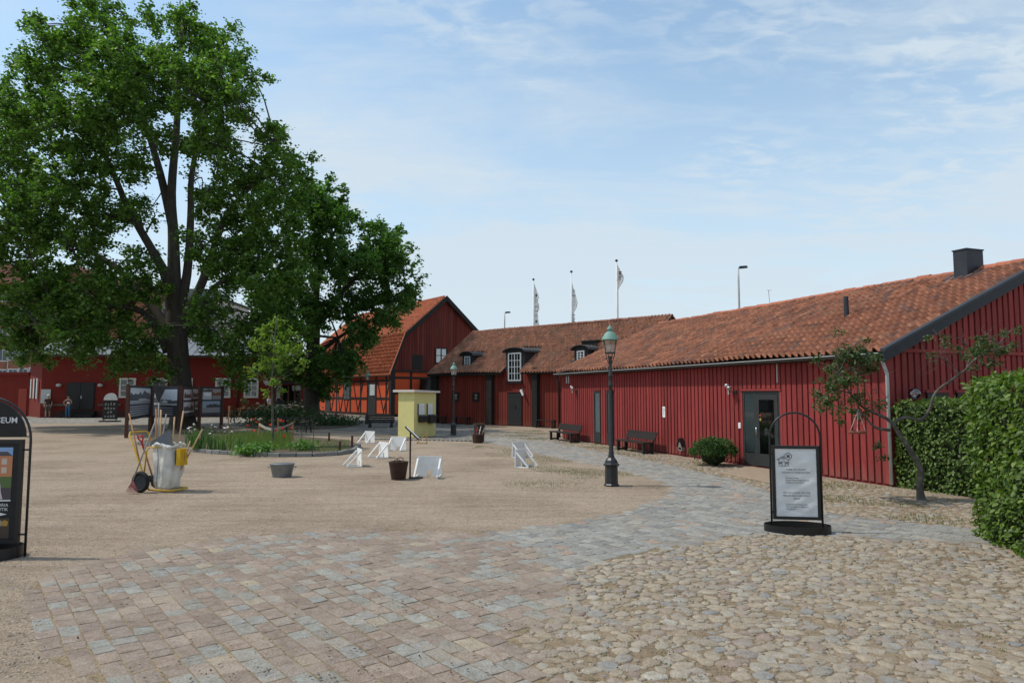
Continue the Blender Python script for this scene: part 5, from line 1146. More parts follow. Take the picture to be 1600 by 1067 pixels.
def hedge(name, label, O, ux, lx, ly, h, n, leaf, material, bulge=0.0, faces='all'):
    fr = Frame(O, ux); t = thing(name, label, 'hedge', (O[0], O[1], 0), fr.rot)
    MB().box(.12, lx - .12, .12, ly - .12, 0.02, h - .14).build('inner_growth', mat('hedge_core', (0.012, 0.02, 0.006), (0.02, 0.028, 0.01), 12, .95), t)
    P = np.zeros((n, 3)); a = nr.uniform(0, 1, n); areas = np.array([lx * h, lx * h, ly * h, ly * h, lx * ly]); f = nr.choice(5, n, p=areas / areas.sum()); u, v = nr.uniform(0, 1, n), nr.uniform(0, 1, n)
    P[:, 0] = np.where(f < 2, u * lx, np.where(f == 2, 0, np.where(f == 3, lx, u * lx))); P[:, 1] = np.where(f == 0, 0, np.where(f == 1, ly, np.where(f == 4, v * ly, u * ly))); P[:, 2] = np.where(f < 4, v * h, h)
    nrm = np.zeros((n, 3)); nrm[f == 0, 1] = -1; nrm[f == 1, 1] = 1; nrm[f == 2, 0] = -1; nrm[f == 3, 0] = 1; nrm[f == 4, 2] = 1
    wob = 0.028 * np.sin(P[:, 2] * 5.1 + P[:, 1] * 3.7 + P[:, 0] * 4) + 0.022 * np.sin(P[:, 1] * 9.3 - P[:, 2] * 7.1 + P[:, 0] * 8)
    depth = -np.abs(nr.normal(0, .07, n)) + wob + bulge * (P[:, 2] / h - .35)
    P += nrm * depth[:, None]
    cen = np.array([lx / 2, ly / 2, 0]); edge = np.clip((P[:, 2] - (h - .12)) / .12, 0, 1); P[:, :2] -= (P[:, :2] - cen[:2]) * (edge * .05)[:, None]
    P[:, 2] = np.maximum(P[:, 2], .03)
    # leaves hang outward and downward from the face
    s = nr.uniform(*leaf, n); d = nrm * nr.uniform(.1, .6, n)[:, None] + nr.normal(0, .55, (n, 3)) + np.array([0, 0, -.35]); d /= np.linalg.norm(d, axis=1)[:, None]
    up = nrm + nr.normal(0, .45, (n, 3)) + np.array([0, 0, .6]); y_ = np.cross(up, d); y_ /= np.linalg.norm(y_, axis=1)[:, None]; z_ = np.cross(d, y_)
    mm = np.stack([d, y_, z_], 2) * s[:, None, None]
    scatter('leaves', LEAF6V, LEAF6F, mm, P, material, t, kind='stuff')
    tw = MB()
    for _ in range(14):
        x, y = rnd.uniform(.1, lx - .1), rnd.uniform(.1, ly - .1); tw.tube([(x, y, 0), (x + rnd.uniform(-.1, .1), y + rnd.uniform(-.1, .1), h * .5)], [.018, .008], 5)
    tw.build('stems', M_bark, t)
    return t
hedge('beech_hedge', 'bright green clipped beech hedge end standing over the cobbles', (5.58, 7.25), (.96, -.27), 1.9, 2.3, 2.06, 16000, (.055, .09), M_beech, .10)
hc = C + Vector((.351, -.936, 0)) * .12
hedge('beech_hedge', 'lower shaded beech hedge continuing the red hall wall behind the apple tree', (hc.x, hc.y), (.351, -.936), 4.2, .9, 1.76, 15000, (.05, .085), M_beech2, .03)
def shrub():
    b = G(1115, 727); t = thing('clipped_shrub', 'rounded dark green clipped shrub beside the glazed door', 'shrub', b)
    n = 6500; d = nr.normal(0, 1, (n, 3)); d[:, 2] = np.abs(d[:, 2]) * 1.0 - .25; d /= np.linalg.norm(d, axis=1)[:, None]
    rr = (1 - np.abs(nr.normal(0, .10, n)) + .10 * (nr.uniform(0, 1, n) > .93)) * (1 + .09 * np.sin(d[:, 0] * 6 + 1) * np.cos(d[:, 2] * 5 + d[:, 1] * 4) + .05 * np.sin(d[:, 0] * 13 + d[:, 2] * 9))
    P = d * rr[:, None] * np.array([.60, .52, .39]) + np.array([0, 0, .35]); P[:, 2] = np.maximum(P[:, 2], .04)
    mm = rotmats(n, .9) * nr.uniform(.03, .05, n)[:, None, None]; scatter('leaves', LEAF6V, LEAF6F, mm, P, M_box, t, kind='stuff')
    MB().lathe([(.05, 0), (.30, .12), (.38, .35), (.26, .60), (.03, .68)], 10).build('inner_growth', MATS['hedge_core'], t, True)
shrub()
# ------------------------------------------------------------------ lamps
def lamp_post(px, py, label, group='courtyard lamp posts', proto=[]):
    g = G(px, py)
    if proto:
        c = copy_tree(proto[0]); c.location = g; c['label'] = label; return c
    t = thing('lamp_post', label, 'lamp', g, R(12), group)
    MB().lathe([(.155, 0), (.155, .03), (.135, .05), (.130, .40), (.160, .42), (.165, .45), (.135, .47), (.115, .53), (.075, .58)], 8, ph=math.pi / 8).build('base', M_iron, t)
    MB().lathe([(.066, .58), (.068, .60), (.058, .63), (.052, .66), (.056, .68), (.048, .70), (.040, 1.95), (.040, 2.04), (.052, 2.06), (.052, 2.09), (.041, 2.11), (.041, 2.24), (.050, 2.26), (.050, 2.29), (.036, 2.31), (.034, 2.56), (.028, 2.68)], 14).build('pole', M_iron, t, 40)
    lt = MB()
    for k in range(4):
        a = k * math.pi / 2 + math.pi / 4; lt.tube([(.03 * math.cos(a), .03 * math.sin(a), 2.52), (.075 * math.cos(a), .075 * math.sin(a), 2.62), (.105 * math.cos(a), .105 * math.sin(a), 2.745)], .009, 5)
    lt.lathe([(.112, 2.735), (.118, 2.745), (.118, 2.765), (.10, 2.768)], 8)
    lt.build('lantern_bracket', M_iron, t)
    lg = MB(); n = 8; vs = []
    for r_, z in ((.108, 2.766), (.150, 3.02)):
        for k in range(n): a = 2 * math.pi * k / n + math.pi / 8; vs.append((r_ * math.cos(a), r_ * math.sin(a), z))
    lg.add(vs, [(k, (k + 1) % n, n + (k + 1) % n, n + k) for k in range(n)]); lan = lg.build('lantern_glass', M_lampglass, t)
    MB().lathe([(.012, 2.77), (.022, 2.80), (.03, 2.86), (.018, 2.93), (.004, 2.94)], 8).build('bulb', M_white, lan, True)
    cap = MB().lathe([(.10, 3.015), (.172, 3.02), (.178, 3.035), (.168, 3.05), (.150, 3.09), (.115, 3.15), (.075, 3.19), (.045, 3.205), (.045, 3.235)], 16).build('lantern_cap', M_verdigris, t, 50)
    MB().lathe([(.062, 3.235), (.066, 3.25), (.045, 3.285), (.022, 3.31), (.012, 3.34), (.002, 3.375)], 10).build('finial', M_verdigris, cap, True)
    proto.append(t); return t
lamp_post(955.5, 759, 'black lamp post with green copper cap standing at the gravel edge by the path')
lamp_post(708.5, 680, 'black lamp post with green cap beside the yellow booth and wicker baskets')
lamp_post(573.5, 662.5, 'black lamp post with green cap behind the dark bench at the barn')

# ------------------------------------------------------------------ signs
M_paper = mat('white_poster_paper', (0.80, 0.79, 0.78), (0.72, 0.71, 0.70), 4, 0.5, 0.5, 5, c3=(0.48, 0.49, 0.54), c3amt=.5, c3scale=5, stretch=(.7, 1, 1.5))
M_ink = mat('dark_ink', (0.045, 0.045, 0.05), None, rough=.7)
M_inkw = mat('white_ink', (0.70, 0.70, 0.70), None, rough=.6)
def arch_sign(name, label, g, rot, w, legh, panel, ring, arch_fill=None):
    """oval band foot, tube hoop, framed panel. panel = (half width, z0, z1)"""
    t = thing(name, label, 'sign', g, rot); a, b, h = ring; n = 40
    vs = []; fs = []
    for z in (0.0, h):
        for k in range(n): q = 2 * math.pi * k / n; vs.append((a * math.cos(q), b * math.sin(q), z))
    for z in (0.0, h):
        for k in range(n): q = 2 * math.pi * k / n; vs.append(((a - .008) * math.cos(q), (b - .008) * math.sin(q), z))
    for k in range(n):
        k2 = (k + 1) % n; fs += [(k, k2, n + k2, n + k), (2 * n + k2, 2 * n + k, 3 * n + k, 3 * n + k2), (n + k, n + k2, 3 * n + k2, 3 * n + k), (k2, k, 2 * n + k, 2 * n + k2)]
    MB().add(vs, fs).build('foot_ring', M_blackm, t, 40)
    MB().add([(.99 * a * math.cos(2 * math.pi * k / n), .99 * b * math.sin(2 * math.pi * k / n), .006) for k in range(n)], [tuple(range(n))]).build('foot_plate', M_blackm, t)
    P = [(-w, 0, .006), (-w, 0, legh)] + [(-w * math.cos(math.pi * k / 18), 0, legh + w * math.sin(math.pi * k / 18)) for k in range(1, 18)] + [(w, 0, legh), (w, 0, .006)]
    MB().tube(P, .014, 8).build('hoop', M_blackm, t, True)
    hw, z0, z1 = panel; f = .042
    fr = MB().box(-hw, -hw + f, -.022, .022, z0, z1).box(hw - f, hw, -.022, .022, z0, z1).box(-hw + f, hw - f, -.022, .022, z0, z0 + f).box(-hw + f, hw - f, -.022, .022, z1 - f, z1).build('frame', M_blackm, t)
    for s in (-1, 1):
        for z in (z0 + .1, z1 - .12): MB().bar((s * (w - .008), 0, z), (s * (hw - .005), 0, z), .02, .02, (0, 1, 0)).build('bracket', M_blackm, t)
    return t, fr
def apology_sign():
    g = G(1246, 831); t, fr = arch_sign('notice_sign', 'black hoop sign holding a white apology notice at the edge of the cobbles', g, R(-8), .335, 1.30, (.315, .17, 1.18), (.44, .27, .105))
    hw, z0, z1 = .273, .212, 1.138
    nx, nz = 24, 40; vs = []; fs = []
    for j in range(nz + 1):
        for i in range(nx + 1):
            x, z = -hw + 2 * hw * i / nx, z0 + (z1 - z0) * j / nz; e = min(i, nx - i, j, nz - j) / 4.0; vs.append((x, -.012 - min(1, e) * .0035 * (math.sin(z * 19 + x * 9 + math.sin(x * 13)) + .6 * math.sin(z * 37 - x * 21)), z))
    for j in range(nz):
        for i in range(nx): q = j * (nx + 1) + i; fs.append((q, q + 1, q + nx + 2, q + nx + 1))
    p = MB().add(vs, fs).build('notice', M_paper, t, True)
    MB().box(-hw, hw, -.004, .012, z0, z1).build('backing', M_whitem, t)
    rot = (R(90), 0, 0); y = -.021
    def line(s, z, size, x=0.0, al='CENTER', bold=0.0): text('lettering', s, size, M_ink, p, (x, y, z), rot, al, 0, bold)
    line('VI BER OM URSÄKT', .852, .031); line('RÖRAN PÅ MUSEIGÅRDEN', .812, .031)
    for k, s in enumerate(('JUST NU PÅGÅR', 'FÖRBÄTTRINGSARBETEN AV', 'GÅRDSGATANS FASAD')): line(s, .735 - k * .031, .024, -.145, 'LEFT')
    for k, s in enumerate(('WE APOLOGIZE FOR THE', 'MESS IN THE YARD RIGHT', 'NOW')): line(s, .535 - k * .040, .031)
    for k, s in enumerate(('RENOVATION WORK ON', 'THE FACADE IS CURRENTLY', 'UNDERWAY')): line(s, .375 - k * .031, .024, -.145, 'LEFT')
    ic = MB()                                   # house with tools in a circle
    def ln(a, b_, w_=.006): ic.bar((a[0], y, a[1]), (b_[0], y, b_[1]), .001, w_, (0, 1, 0))
    ox, oz = -.225, .90
    for a, b_ in (((0, 0), (.13, 0)), ((0, 0), (0, .095)), ((.13, 0), (.13, .085)), ((-.022, .09), (.075, .145)), ((-.014, .078), (.07, .127)), ((.045, 0), (.045, .062)), ((.083, 0), (.083, .062)), ((.045, .062), (.083, .062)),
                 ((.010, .03), (.036, .03)), ((.010, .056), (.036, .056)), ((.010, .03), (.010, .056)), ((.036, .03), (.036, .056)), ((.095, .03), (.121, .03)), ((.095, .056), (.121, .056)), ((.095, .03), (.095, .056)), ((.121, .03), (.121, .056)), ((0, .043), (.036, .043)), ((.095, .043), (.121, .043))):
        ln((ox + a[0], oz + a[1]), (ox + b_[0], oz + b_[1]), .005)
    def circ(cx, cz, r_, w_):
        for k in range(20): a = 2 * math.pi * k / 20; b_ = 2 * math.pi * (k + 1) / 20; ln((cx + r_ * math.cos(a), cz + r_ * math.sin(a)), (cx + r_ * math.cos(b_), cz + r_ * math.sin(b_)), w_)
    circ(ox + .127, oz + .135, .046, .006); circ(ox + .066, oz + .104, .013, .005)
    for a in (45, 135): c_, s_ = math.cos(R(a)) * .028, math.sin(R(a)) * .028; ln((ox + .127 - c_, oz + .135 - s_), (ox + .127 + c_, oz + .135 + s_), .012)
    ic.build('house_symbol', M_ink, p)
apology_sign()
def flat(parent, name, poly, y, m): return MB().add([(a, y, b_) for a, b_ in poly], [tuple(range(len(poly)))]).build(name, m, parent)
def rect(x0, x1, z0, z1): return [(x0, z0), (x1, z0), (x1, z1), (x0, z1)]
def museum_sign():
    g = G(-33, 871); t, fr = arch_sign('museum_sign', 'tall black hoop sign with half-round header and photo poster beside the gravel', g, R(4), .51, 1.35, (.435, .16, 1.36), (.46, .32, .13))
    n = 16; hd = [(.455 * math.cos(math.pi * k / n), 1.40 + .43 * math.sin(math.pi * k / n)) for k in range(n + 1)]
    h = MB().prism(hd, (0, -.012, 0), (1, 0, 0), (0, 0, 1), (0, .024, 0)).build('header', M_black, t)
    text('lettering', 'MUSEUM', .096, M_inkw, h, (.36, -.016, 1.585), (R(90), 0, 0), 'RIGHT', 0, .0012)
    MB().bar((-.5, 0, 1.395), (.5, 0, 1.395), .012, .012, (0, 1, 0)).build('cross_bar', M_blackm, t)
    x0, x1 = -.39, .39; y = -.006
    b = MB().box(x0, x1, -.004, .01, .2, 1.32).build('poster', M_black, t)
    D = lambda nm, c: mat('print_' + nm, c, None, rough=.35, spec=.5)
    flat(b, 'picture_sky', rect(x0, .32, 1.05, 1.27), y, D('sky', (0.22, 0.36, 0.60)))
    flat(b, 'picture_house', rect(x0, .32, .93, 1.17), y - .001, D('house', (0.50, 0.20, 0.09))); flat(b, 'picture_roof', [(x0, 1.17), (.32, 1.17), (.26, 1.22), (.12, 1.22), (.05, 1.25), (-.05, 1.25), (-.1, 1.22), (x0, 1.22)], y - .001, D('roof', (0.07, 0.06, 0.07)))
    for r_ in range(2):
        for c in range(6): flat(b, 'picture_window', rect(-.35 + c * .11, -.29 + c * .11, .97 + r_ * .10, 1.04 + r_ * .10), y - .002, D('pale', (0.55, 0.45, 0.36)))
    flat(b, 'picture_lawn', rect(x0, .32, .80, .93), y - .001, D('green', (0.08, 0.14, 0.04))); flat(b, 'picture_path', rect(x0, .32, .66, .80), y - .001, D('dusk', (0.06, 0.05, 0.06)))
    for k in range(2):
        cx = .06 + k * .12; flat(b, 'picture_figure', [(cx - .05, .67), (cx + .05, .67), (cx + .025, .76), (cx + .02, .82), (cx + .015, .85), (cx - .015, .85), (cx - .02, .82), (cx - .02, .76)], y - .002, D('figure', (0.55, 0.48, 0.52)))
    flat(b, 'picture_rule', rect(x0, .32, .645, .66), y - .001, M_inkw)
    text('lettering', 'HISTORIA', .052, M_inkw, b, (.30, y - .003, .60), (R(90), 0, 0), 'RIGHT'); text('lettering', 'MUSEIBUTIK', .052, M_inkw, b, (.30, y - .003, .55), (R(90), 0, 0), 'RIGHT')
    flat(b, 'arrow', [(-.2, .488), (.20, .488), (.20, .475), (.29, .495), (.20, .515), (.20, .502), (-.2, .502)], y - .002, M_inkw)
    flat(b, 'picture_still_life', rect(x0, .32, .22, .45), y - .001, D('brown', (0.05, 0.035, 0.028)))
    flat(b, 'picture_bowl', [(-.1, .31), (.18, .31), (.26, .40), (.2, .44), (-.05, .44), (-.15, .40)], y - .002, D('bowl', (0.30, 0.26, 0.22))); flat(b, 'picture_fruit', [(.24, .36), (.30, .36), (.31, .41), (.27, .43), (.23, .41)], y - .003, D('fruit', (0.40, 0.22, 0.04)))
museum_sign()
def far_sign():
    g = G(171.5, 659); t = thing('board_sign', 'dark menu board with pale half-round header before the dark red house', 'sign', g, 0)
    MB().box(-.62, .62, -.25, .25, 0, .09).build('foot', M_black, t); MB().box(-.5, .5, -.04, .04, .18, 1.45).build('board', M_black, t)
    for s in (-.42, .42): MB().box(s - .04, s + .04, -.03, .03, .09, .18).build('leg', M_whitem, t)
    hd = [(.46 * math.cos(math.pi * k / 14), 1.47 + .47 * math.sin(math.pi * k / 14)) for k in range(15)]
    MB().prism(hd, (0, -.04, 0), (1, 0, 0), (0, 0, 1), (0, .08, 0)).build('header', M_paper, t)
    p = None
    for r_ in range(4):
        for c in range(4):
            x, z = -.36 + c * .19, .30 + r_ * .27
            if rnd.random() < .85: flat(t, 'menu_print', [(x, z), (x + rnd.uniform(.08, .15), z + .02), (x + rnd.uniform(.08, .15), z + rnd.uniform(.1, .2)), (x + .01, z + rnd.uniform(.08, .2))], -.043, mat('chalk_print', (0.28, 0.27, 0.25), None))
far_sign()

# ------------------------------------------------------------------ photo boards
M_bw = lambda v: mat('photo_grey_%d' % int(v * 1000), (min(.85, v * 2.6), min(.85, v * 2.6), min(.88, v * 2.7)), None, rough=.35, spec=.4)
M_corten = mat('rust_brown_post', (0.10, 0.042, 0.028), (0.075, 0.03, 0.02), 6, .7)
def photo_board(a, b_, label, design):
    A, B = G(*a), G(*b_); fr = Frame(A, B - A); L_ = (B - A).length; t = thing('photo_board', label, 'display', A, fr.rot, 'photo boards by the maple'); z0, z1 = .74, 2.27
    for x in (0.0, L_): MB().bar((x, 0, 0), (x, 0, 2.32), .13, .13, (1, 0, 0)).build('post', M_corten, t)
    pn = MB().box(.07, L_ - .07, -.03, .03, z0, z1).build('panel', mat('slate_panel', (0.055, 0.055, 0.068), None, rough=.5), t); w = L_ - .14; y = -.034
    def q(nm, pts, v, k=0): flat(pn, nm, [(.07 + w * u, z0 + (z1 - z0) * vv) for u, vv in pts], y - k * .0015, M_bw(v) if not isinstance(v, tuple) else mat('print_%s' % str(v), v, None, rough=.35))
    tree = lambda x0, x1, zb, zt, nn, sd: [(x0, zb), (x1, zb)] + [(x1 - (x1 - x0) * k / nn, zt - (zt - zb) * random.Random(sd * 31 + k).uniform(0, .5)) for k in range(nn + 1)]
    if design == 0:
        q('photo', rect(.05, .95, .45, .93), .42); q('photo_trees', tree(.05, .5, .55, .82, 9, 1), .02, 1); q('photo_trees', tree(.5, .95, .55, .86, 7, 2), .015, 1); q('photo_haystack', tree(.4, .92, .5, .63, 9, 3), .25, 2); q('photo_ground', rect(.05, .95, .45, .53), .18, 2)
        for k in range(5): q('caption', rect(.05, .9, .36 - k * .065, .395 - k * .065), .20)
    elif design == 1:
        q('photo', rect(.05, .95, .40, .90), .46); q('photo_trees', tree(.05, .22, .45, .72, 5, 4), .02, 1); q('photo_cars', tree(.25, .95, .42, .58, 12, 5), .05, 2); q('photo_car', [(.35, .45), (.6, .45), (.56, .52), (.42, .54)], .5, 3); q('photo_rule', rect(.05, .95, .385, .405), .5, 3)
        for k in range(4): q('caption', rect(.08, .8, .28 - k * .07, .30 - k * .07), .20)
    elif design == 2:
        for i, (u0, u1, v0, v1) in enumerate(((.08, .5, .55, .9), (.56, .95, .58, .92), (.08, .66, .12, .48), (.72, .95, .2, .48))):
            q('photo', rect(u0, u1, v0, v1), .38 - .05 * i); q('photo_subject', tree(u0 + .03, u1 - .03, v0, v0 + (v1 - v0) * .75, 8, 7 + i), .03, 1); q('photo_ground', rect(u0, u1, v0, v0 + .06), .30, 2)
    else:
        q('photo', rect(.06, .50, .56, .93), .20); q('photo_bus', rect(.12, .46, .68, .80), .45, 1); q('photo_trees', tree(.06, .5, .82, .93, 5, 9), .04, 1)
        q('photo', rect(.53, .95, .56, .93), (0.42, 0.36, 0.36), 0); q('photo_roof', tree(.53, .95, .68, .82, 6, 12), (0.22, 0.10, 0.06), 1); q('photo_ground', rect(.53, .95, .56, .66), .10, 2)
        q('photo', rect(.06, .92, .10, .50), (0.30, 0.37, 0.45)); q('photo_trees', tree(.25, .92, .26, .42, 14, 10), .02, 1); q('photo_ground', rect(.06, .92, .10, .28), .10, 2)
photo_board((197, 684), (233.5, 673), 'photo board with a tree and haystack picture above caption lines', 0)
photo_board((237.5, 672), (279, 675), 'photo board showing parked cars under a pale sky', 1)
photo_board((281, 675), (310, 668.5), 'narrow angled photo board with four small black and white pictures', 2)
photo_board((310.5, 672), (345.5, 669.5), 'photo board with coloured street pictures above a wide yard view', 3)

# ------------------------------------------------------------------ tool cart
M_yellow = mat('yellow_paint', (0.60, 0.36, 0.015), (0.52, 0.30, 0.012), 8, .45)
M_canvas = mat('off_white_canvas', (0.66, 0.63, 0.57), (0.56, 0.53, 0.47), 7, .9, .6, 9, c3=(0.36, 0.33, 0.28), c3amt=.5, c3scale=5)
CF = Frame(G(232, 769), (math.cos(R(-18)), math.sin(R(-18))))
def cart():
    t = thing('tool_cart', 'yellow tubular garden cart with big white canvas bag on the gravel', 'cart', CF.O, CF.rot)
    hx, hz, wd = -.53, 1.14, .46
    P = [(0, 0, .05), (-.06, 0, .16), (hx, 0, hz - .03), (hx - .02, .04, hz), (hx - .02, wd - .04, hz), (hx, wd, hz - .03), (-.06, wd, .16), (0, wd, .05)]
    MB().tube(P, .016, 8).build('handle_frame', M_yellow, t, True)
    MB().tube([(0, 0, .05), (.50, 0, .05), (.54, .04, .05), (.54, wd - .04, .05), (.50, wd, .05), (0, wd, .05)], .016, 8).build('platform_frame', M_yellow, t, True)
    MB().tube([(-.15, .02, .33), (-.10, .02, .80), (-.06, .05, .86), (.25, .05, .86)], .014, 8).build('bag_support', M_yellow, t, True); MB().tube([(-.15, wd - .02, .33), (-.10, wd - .02, .80), (-.06, wd - .05, .86), (.25, wd - .05, .86)], .014, 8).build('bag_support', M_yellow, t, True)
    MB().tube([(-.08, -.12, .2), (-.08, wd + .12, .2)], .014, 8).build('axle', M_blackm, t)
    for y in (-.10, wd + .10):
        n = 24; tor = []; fs = []; R0, r0 = .165, .042
        for i in range(n):
            for j in range(8): a, b_ = 2 * math.pi * i / n, 2 * math.pi * j / 8; tor.append(((R0 + r0 * math.cos(b_)) * math.cos(a), r0 * math.sin(b_), (R0 + r0 * math.cos(b_)) * math.sin(a)))
        for i in range(n):
            for j in range(8): fs.append((i * 8 + j, i * 8 + (j + 1) % 8, ((i + 1) % n) * 8 + (j + 1) % 8, ((i + 1) % n) * 8 + j))
        wh = link('wheel', None, t, (-.10, y, .207)); MB().add(tor, fs).build('tyre', mat('black_rubber', (0.015, 0.015, 0.015), None, rough=.8), wh, True)
        MB().prism([(.128 * math.cos(2 * math.pi * k / 20), .128 * math.sin(2 * math.pi * k / 20)) for k in range(20)], (0, -.02, 0), (1, 0, 0), (0, 0, 1), (0, .04, 0)).build('rim', M_sheet, wh)
    # canvas bag: soft square sack with folds
    n = 40; rows = 18; vs = []; fs = []
    for j in range(rows + 1):
        f = j / rows; z = .06 + f * .86
        for i in range(n):
            a = 2 * math.pi * i / n; sq = 1 / max(abs(math.cos(a)), abs(math.sin(a))) ** .55
            k = (.235 + .04 * math.sin(f * 3) + (.02 if f > .9 else 0)) * sq * .86; fold = .030 * math.sin(a * 5 + f * 2.2 + math.sin(f * 5)) * (.35 + .65 * f) + .022 * abs(math.sin(a * 4.5 - f * 3)) + .016 * math.sin(f * 13 + a * 3) * (1 - f * .5) - .03 * (1 - f)
            vs.append((.24 + (k + fold) * math.cos(a) * 1.02 + .02 * math.sin(f * 4), wd / 2 + (k + fold) * math.sin(a) * .85, z + (.02 * math.sin(a * 3) if f > .95 else 0)))
    for j in range(rows):
        for i in range(n): fs.append((j * n + i, j * n + (i + 1) % n, (j + 1) * n + (i + 1) % n, (j + 1) * n + i))
    bag = MB().add(vs, fs).build('canvas_bag', M_canvas, t, True); sd = bag.modifiers.new('thick', 'SOLIDIFY'); sd.thickness = .006
    rim = []
    for i in range(n):
        a = 2 * math.pi * i / n; sq = 1 / max(abs(math.cos(a)), abs(math.sin(a))) ** .55; rim.append((.24 + .27 * sq * .88 * math.cos(a), wd / 2 + .27 * sq * .88 * math.sin(a) * .85, .895 + .03 * math.sin(a * 3 + 1)))
    MB().tube(rim + [rim[0]], [.030 + .014 * math.sin(i * 1.7) for i in range(len(rim) + 1)], 7, False).build('rolled_rim', M_canvas, bag, True)
    MB().tube([(.22, -.005 - .03, .85), (.24, -.03, .6), (.23, -.035, .35), (.22, -.03, .12)], .006, 5).build('seam', mat('dark_thread', (0.05, 0.05, 0.05), None), bag)
    bx = MB().box(.54, .63, .10, .30, .52, .84).build('tool_box', M_yellow, t); MB().box(.50, .54, .12, .28, .53, .82).build('box_back', M_black, bx)
cart()
def tool(name, label, a, b_, head=None, m=M_wood, r=.014, grip=None):
    A, B = CF.wld(*a), CF.wld(*b_); t = thing(name, label, 'tool', A); d = B - A
    MB().tube([(0, 0, 0), d], r, 8).build('shaft', m, t, True)
    if head: head(t, d)
    if grip: grip(t, d)
    return t
def rake_head(t, d):
    q = CF.ux; n = d.normalized(); s = Vector((q.x, q.y, 0)); dn = Vector((.02, -.07, -.23)); mb = MB()
    for k in range(15):
        u = (k - 7) / 7; e = dn * (1.0 - .12 * u * u) + s * u * .135; mb.tube([Vector((0, 0, .0)), e * .6, e, e + Vector((0.0, -.02, -.02))], .0035, 4)
    mb.bar(-s * .10 + dn * .55, s * .10 + dn * .55, .01, .012); mb.build('rake_head', mat('faded_red_rake', (0.26, 0.07, 0.065), None, rough=.5), t)
tool('leaf_rake', 'leaf rake with faded red fan head leaning on the cart wheel', (-.14, -.24, .26), (.10, .0, 1.36), rake_head, mat('grey_shaft', (0.30, 0.26, 0.23), None))
def d_grip(t, d):
    n = d.normalized(); s = Vector((CF.ux.x, CF.ux.y, 0)); P = [d, d + n * .05 + s * .055, d + n * .12 + s * .06, d + n * .125, d + n * .12 - s * .06, d + n * .05 - s * .055, d]
    MB().tube(P, .015, 6, False).build('grip', mat('red_plastic', (0.42, 0.02, 0.02), None, rough=.4), t, True); MB().tube([d - n * .18, d], .02, 8).build('socket', MATS['red_plastic'], t)
def blade(t, d):
    n = d.normalized(); s = Vector((CF.ux.x, CF.ux.y, 0)); MB().prism([(-.09, .02), (.09, .02), (.10, -.2), (0, -.26), (-.10, -.2)], (0, -.004, 0), s, n, (0, .008, 0)).build('blade', M_sheet, t)
tool('garden_spade', 'spade with red D-grip propped against the cart frame', (-.10, .18, .28), (-.28, .06, .96), blade, M_wood, .017, d_grip)
tool('broom', 'wooden broom handle sloping back over the cart handle', (-.30, .12, .35), (-.84, .26, 1.50))
def scoop(t, d):
    n = d.normalized(); s = Vector((CF.ux.x, CF.ux.y, 0)); vs = []; fs = []
    for j in range(5):
        for i in range(9):
            u = (i - 4) / 4; p = s * u * (.27 - .012 * j) + n * (.05 * j - .02 * u) + Vector((0, -.10 * (u * u) - .0, .0)) ; p += Vector((0, .02, 0)); vs.append(p + Vector((0, 0, (.16 - .14 * (1 - (i / 8))) * (j / 4))))
    for j in range(4):
        for i in range(8): q = j * 9 + i; fs.append((q, q + 1, q + 10, q + 9))
    o = MB().add(vs, fs).build('scoop', mat('slate_plastic', (0.055, 0.06, 0.072), None, rough=.5), t, True); o.modifiers.new('thick', 'SOLIDIFY').thickness = .006; o.location = Vector((0, 0, .02))
def scoop_tool():
    A = CF.wld(.20, .10, .90); t = thing('snow_scoop', 'dark slate plastic scoop lying across the open canvas bag', 'tool', A)
    poly = [(-.30, -.03), (.24, -.05), (.23, .10), (.15, .28), (.08, .27), (-.12, .14), (-.28, .05)]; s = CF.ux
    vs = []; fs = []; n = len(poly)
    MB().prism(poly, (0, -.02, .02), s, Vector((0, .25, 1)).normalized(), Vector((-.002, .008, 0))).build('blade', mat('slate_plastic', (0.055, 0.06, 0.072), (0.07, 0.075, 0.09), 6, rough=.5), t)
    MB().tube([(0, .0, .0), Vector(CF.ux) * -.05 + Vector((0, .15, -.5))], .015, 6).build('shaft', M_wood, t)
scoop_tool()
def fan_rake():
    A = CF.wld(.0, .22, .3); B = atY(248, 629, A.y); t = thing('fan_rake', 'black fan rake held upside down above the cart before the second photo board', 'tool', A); d = B - A; MB().tube([(0, 0, 0), d], .013, 8).build('shaft', MATS['grey_shaft'], t, True)
    mb = MB()
    for k in range(23):
        u = (k - 11) / 11; e = Vector((u * .155, 0, .41 - .05 * u * u)); mb.tube([d, d + e * .55, d + e, d + e + Vector((0, -.03, .005))], [.006, .005, .004, .003], 4)
    for f in (.45, .8): mb.bar(d + Vector((-.155 * f, 0, .40 * f)), d + Vector((.155 * f, 0, .40 * f)), .008, .014)
    mb.build('rake_head', mat('black_plastic', (0.02, 0.02, 0.022), None, rough=.5), t)
fan_rake()
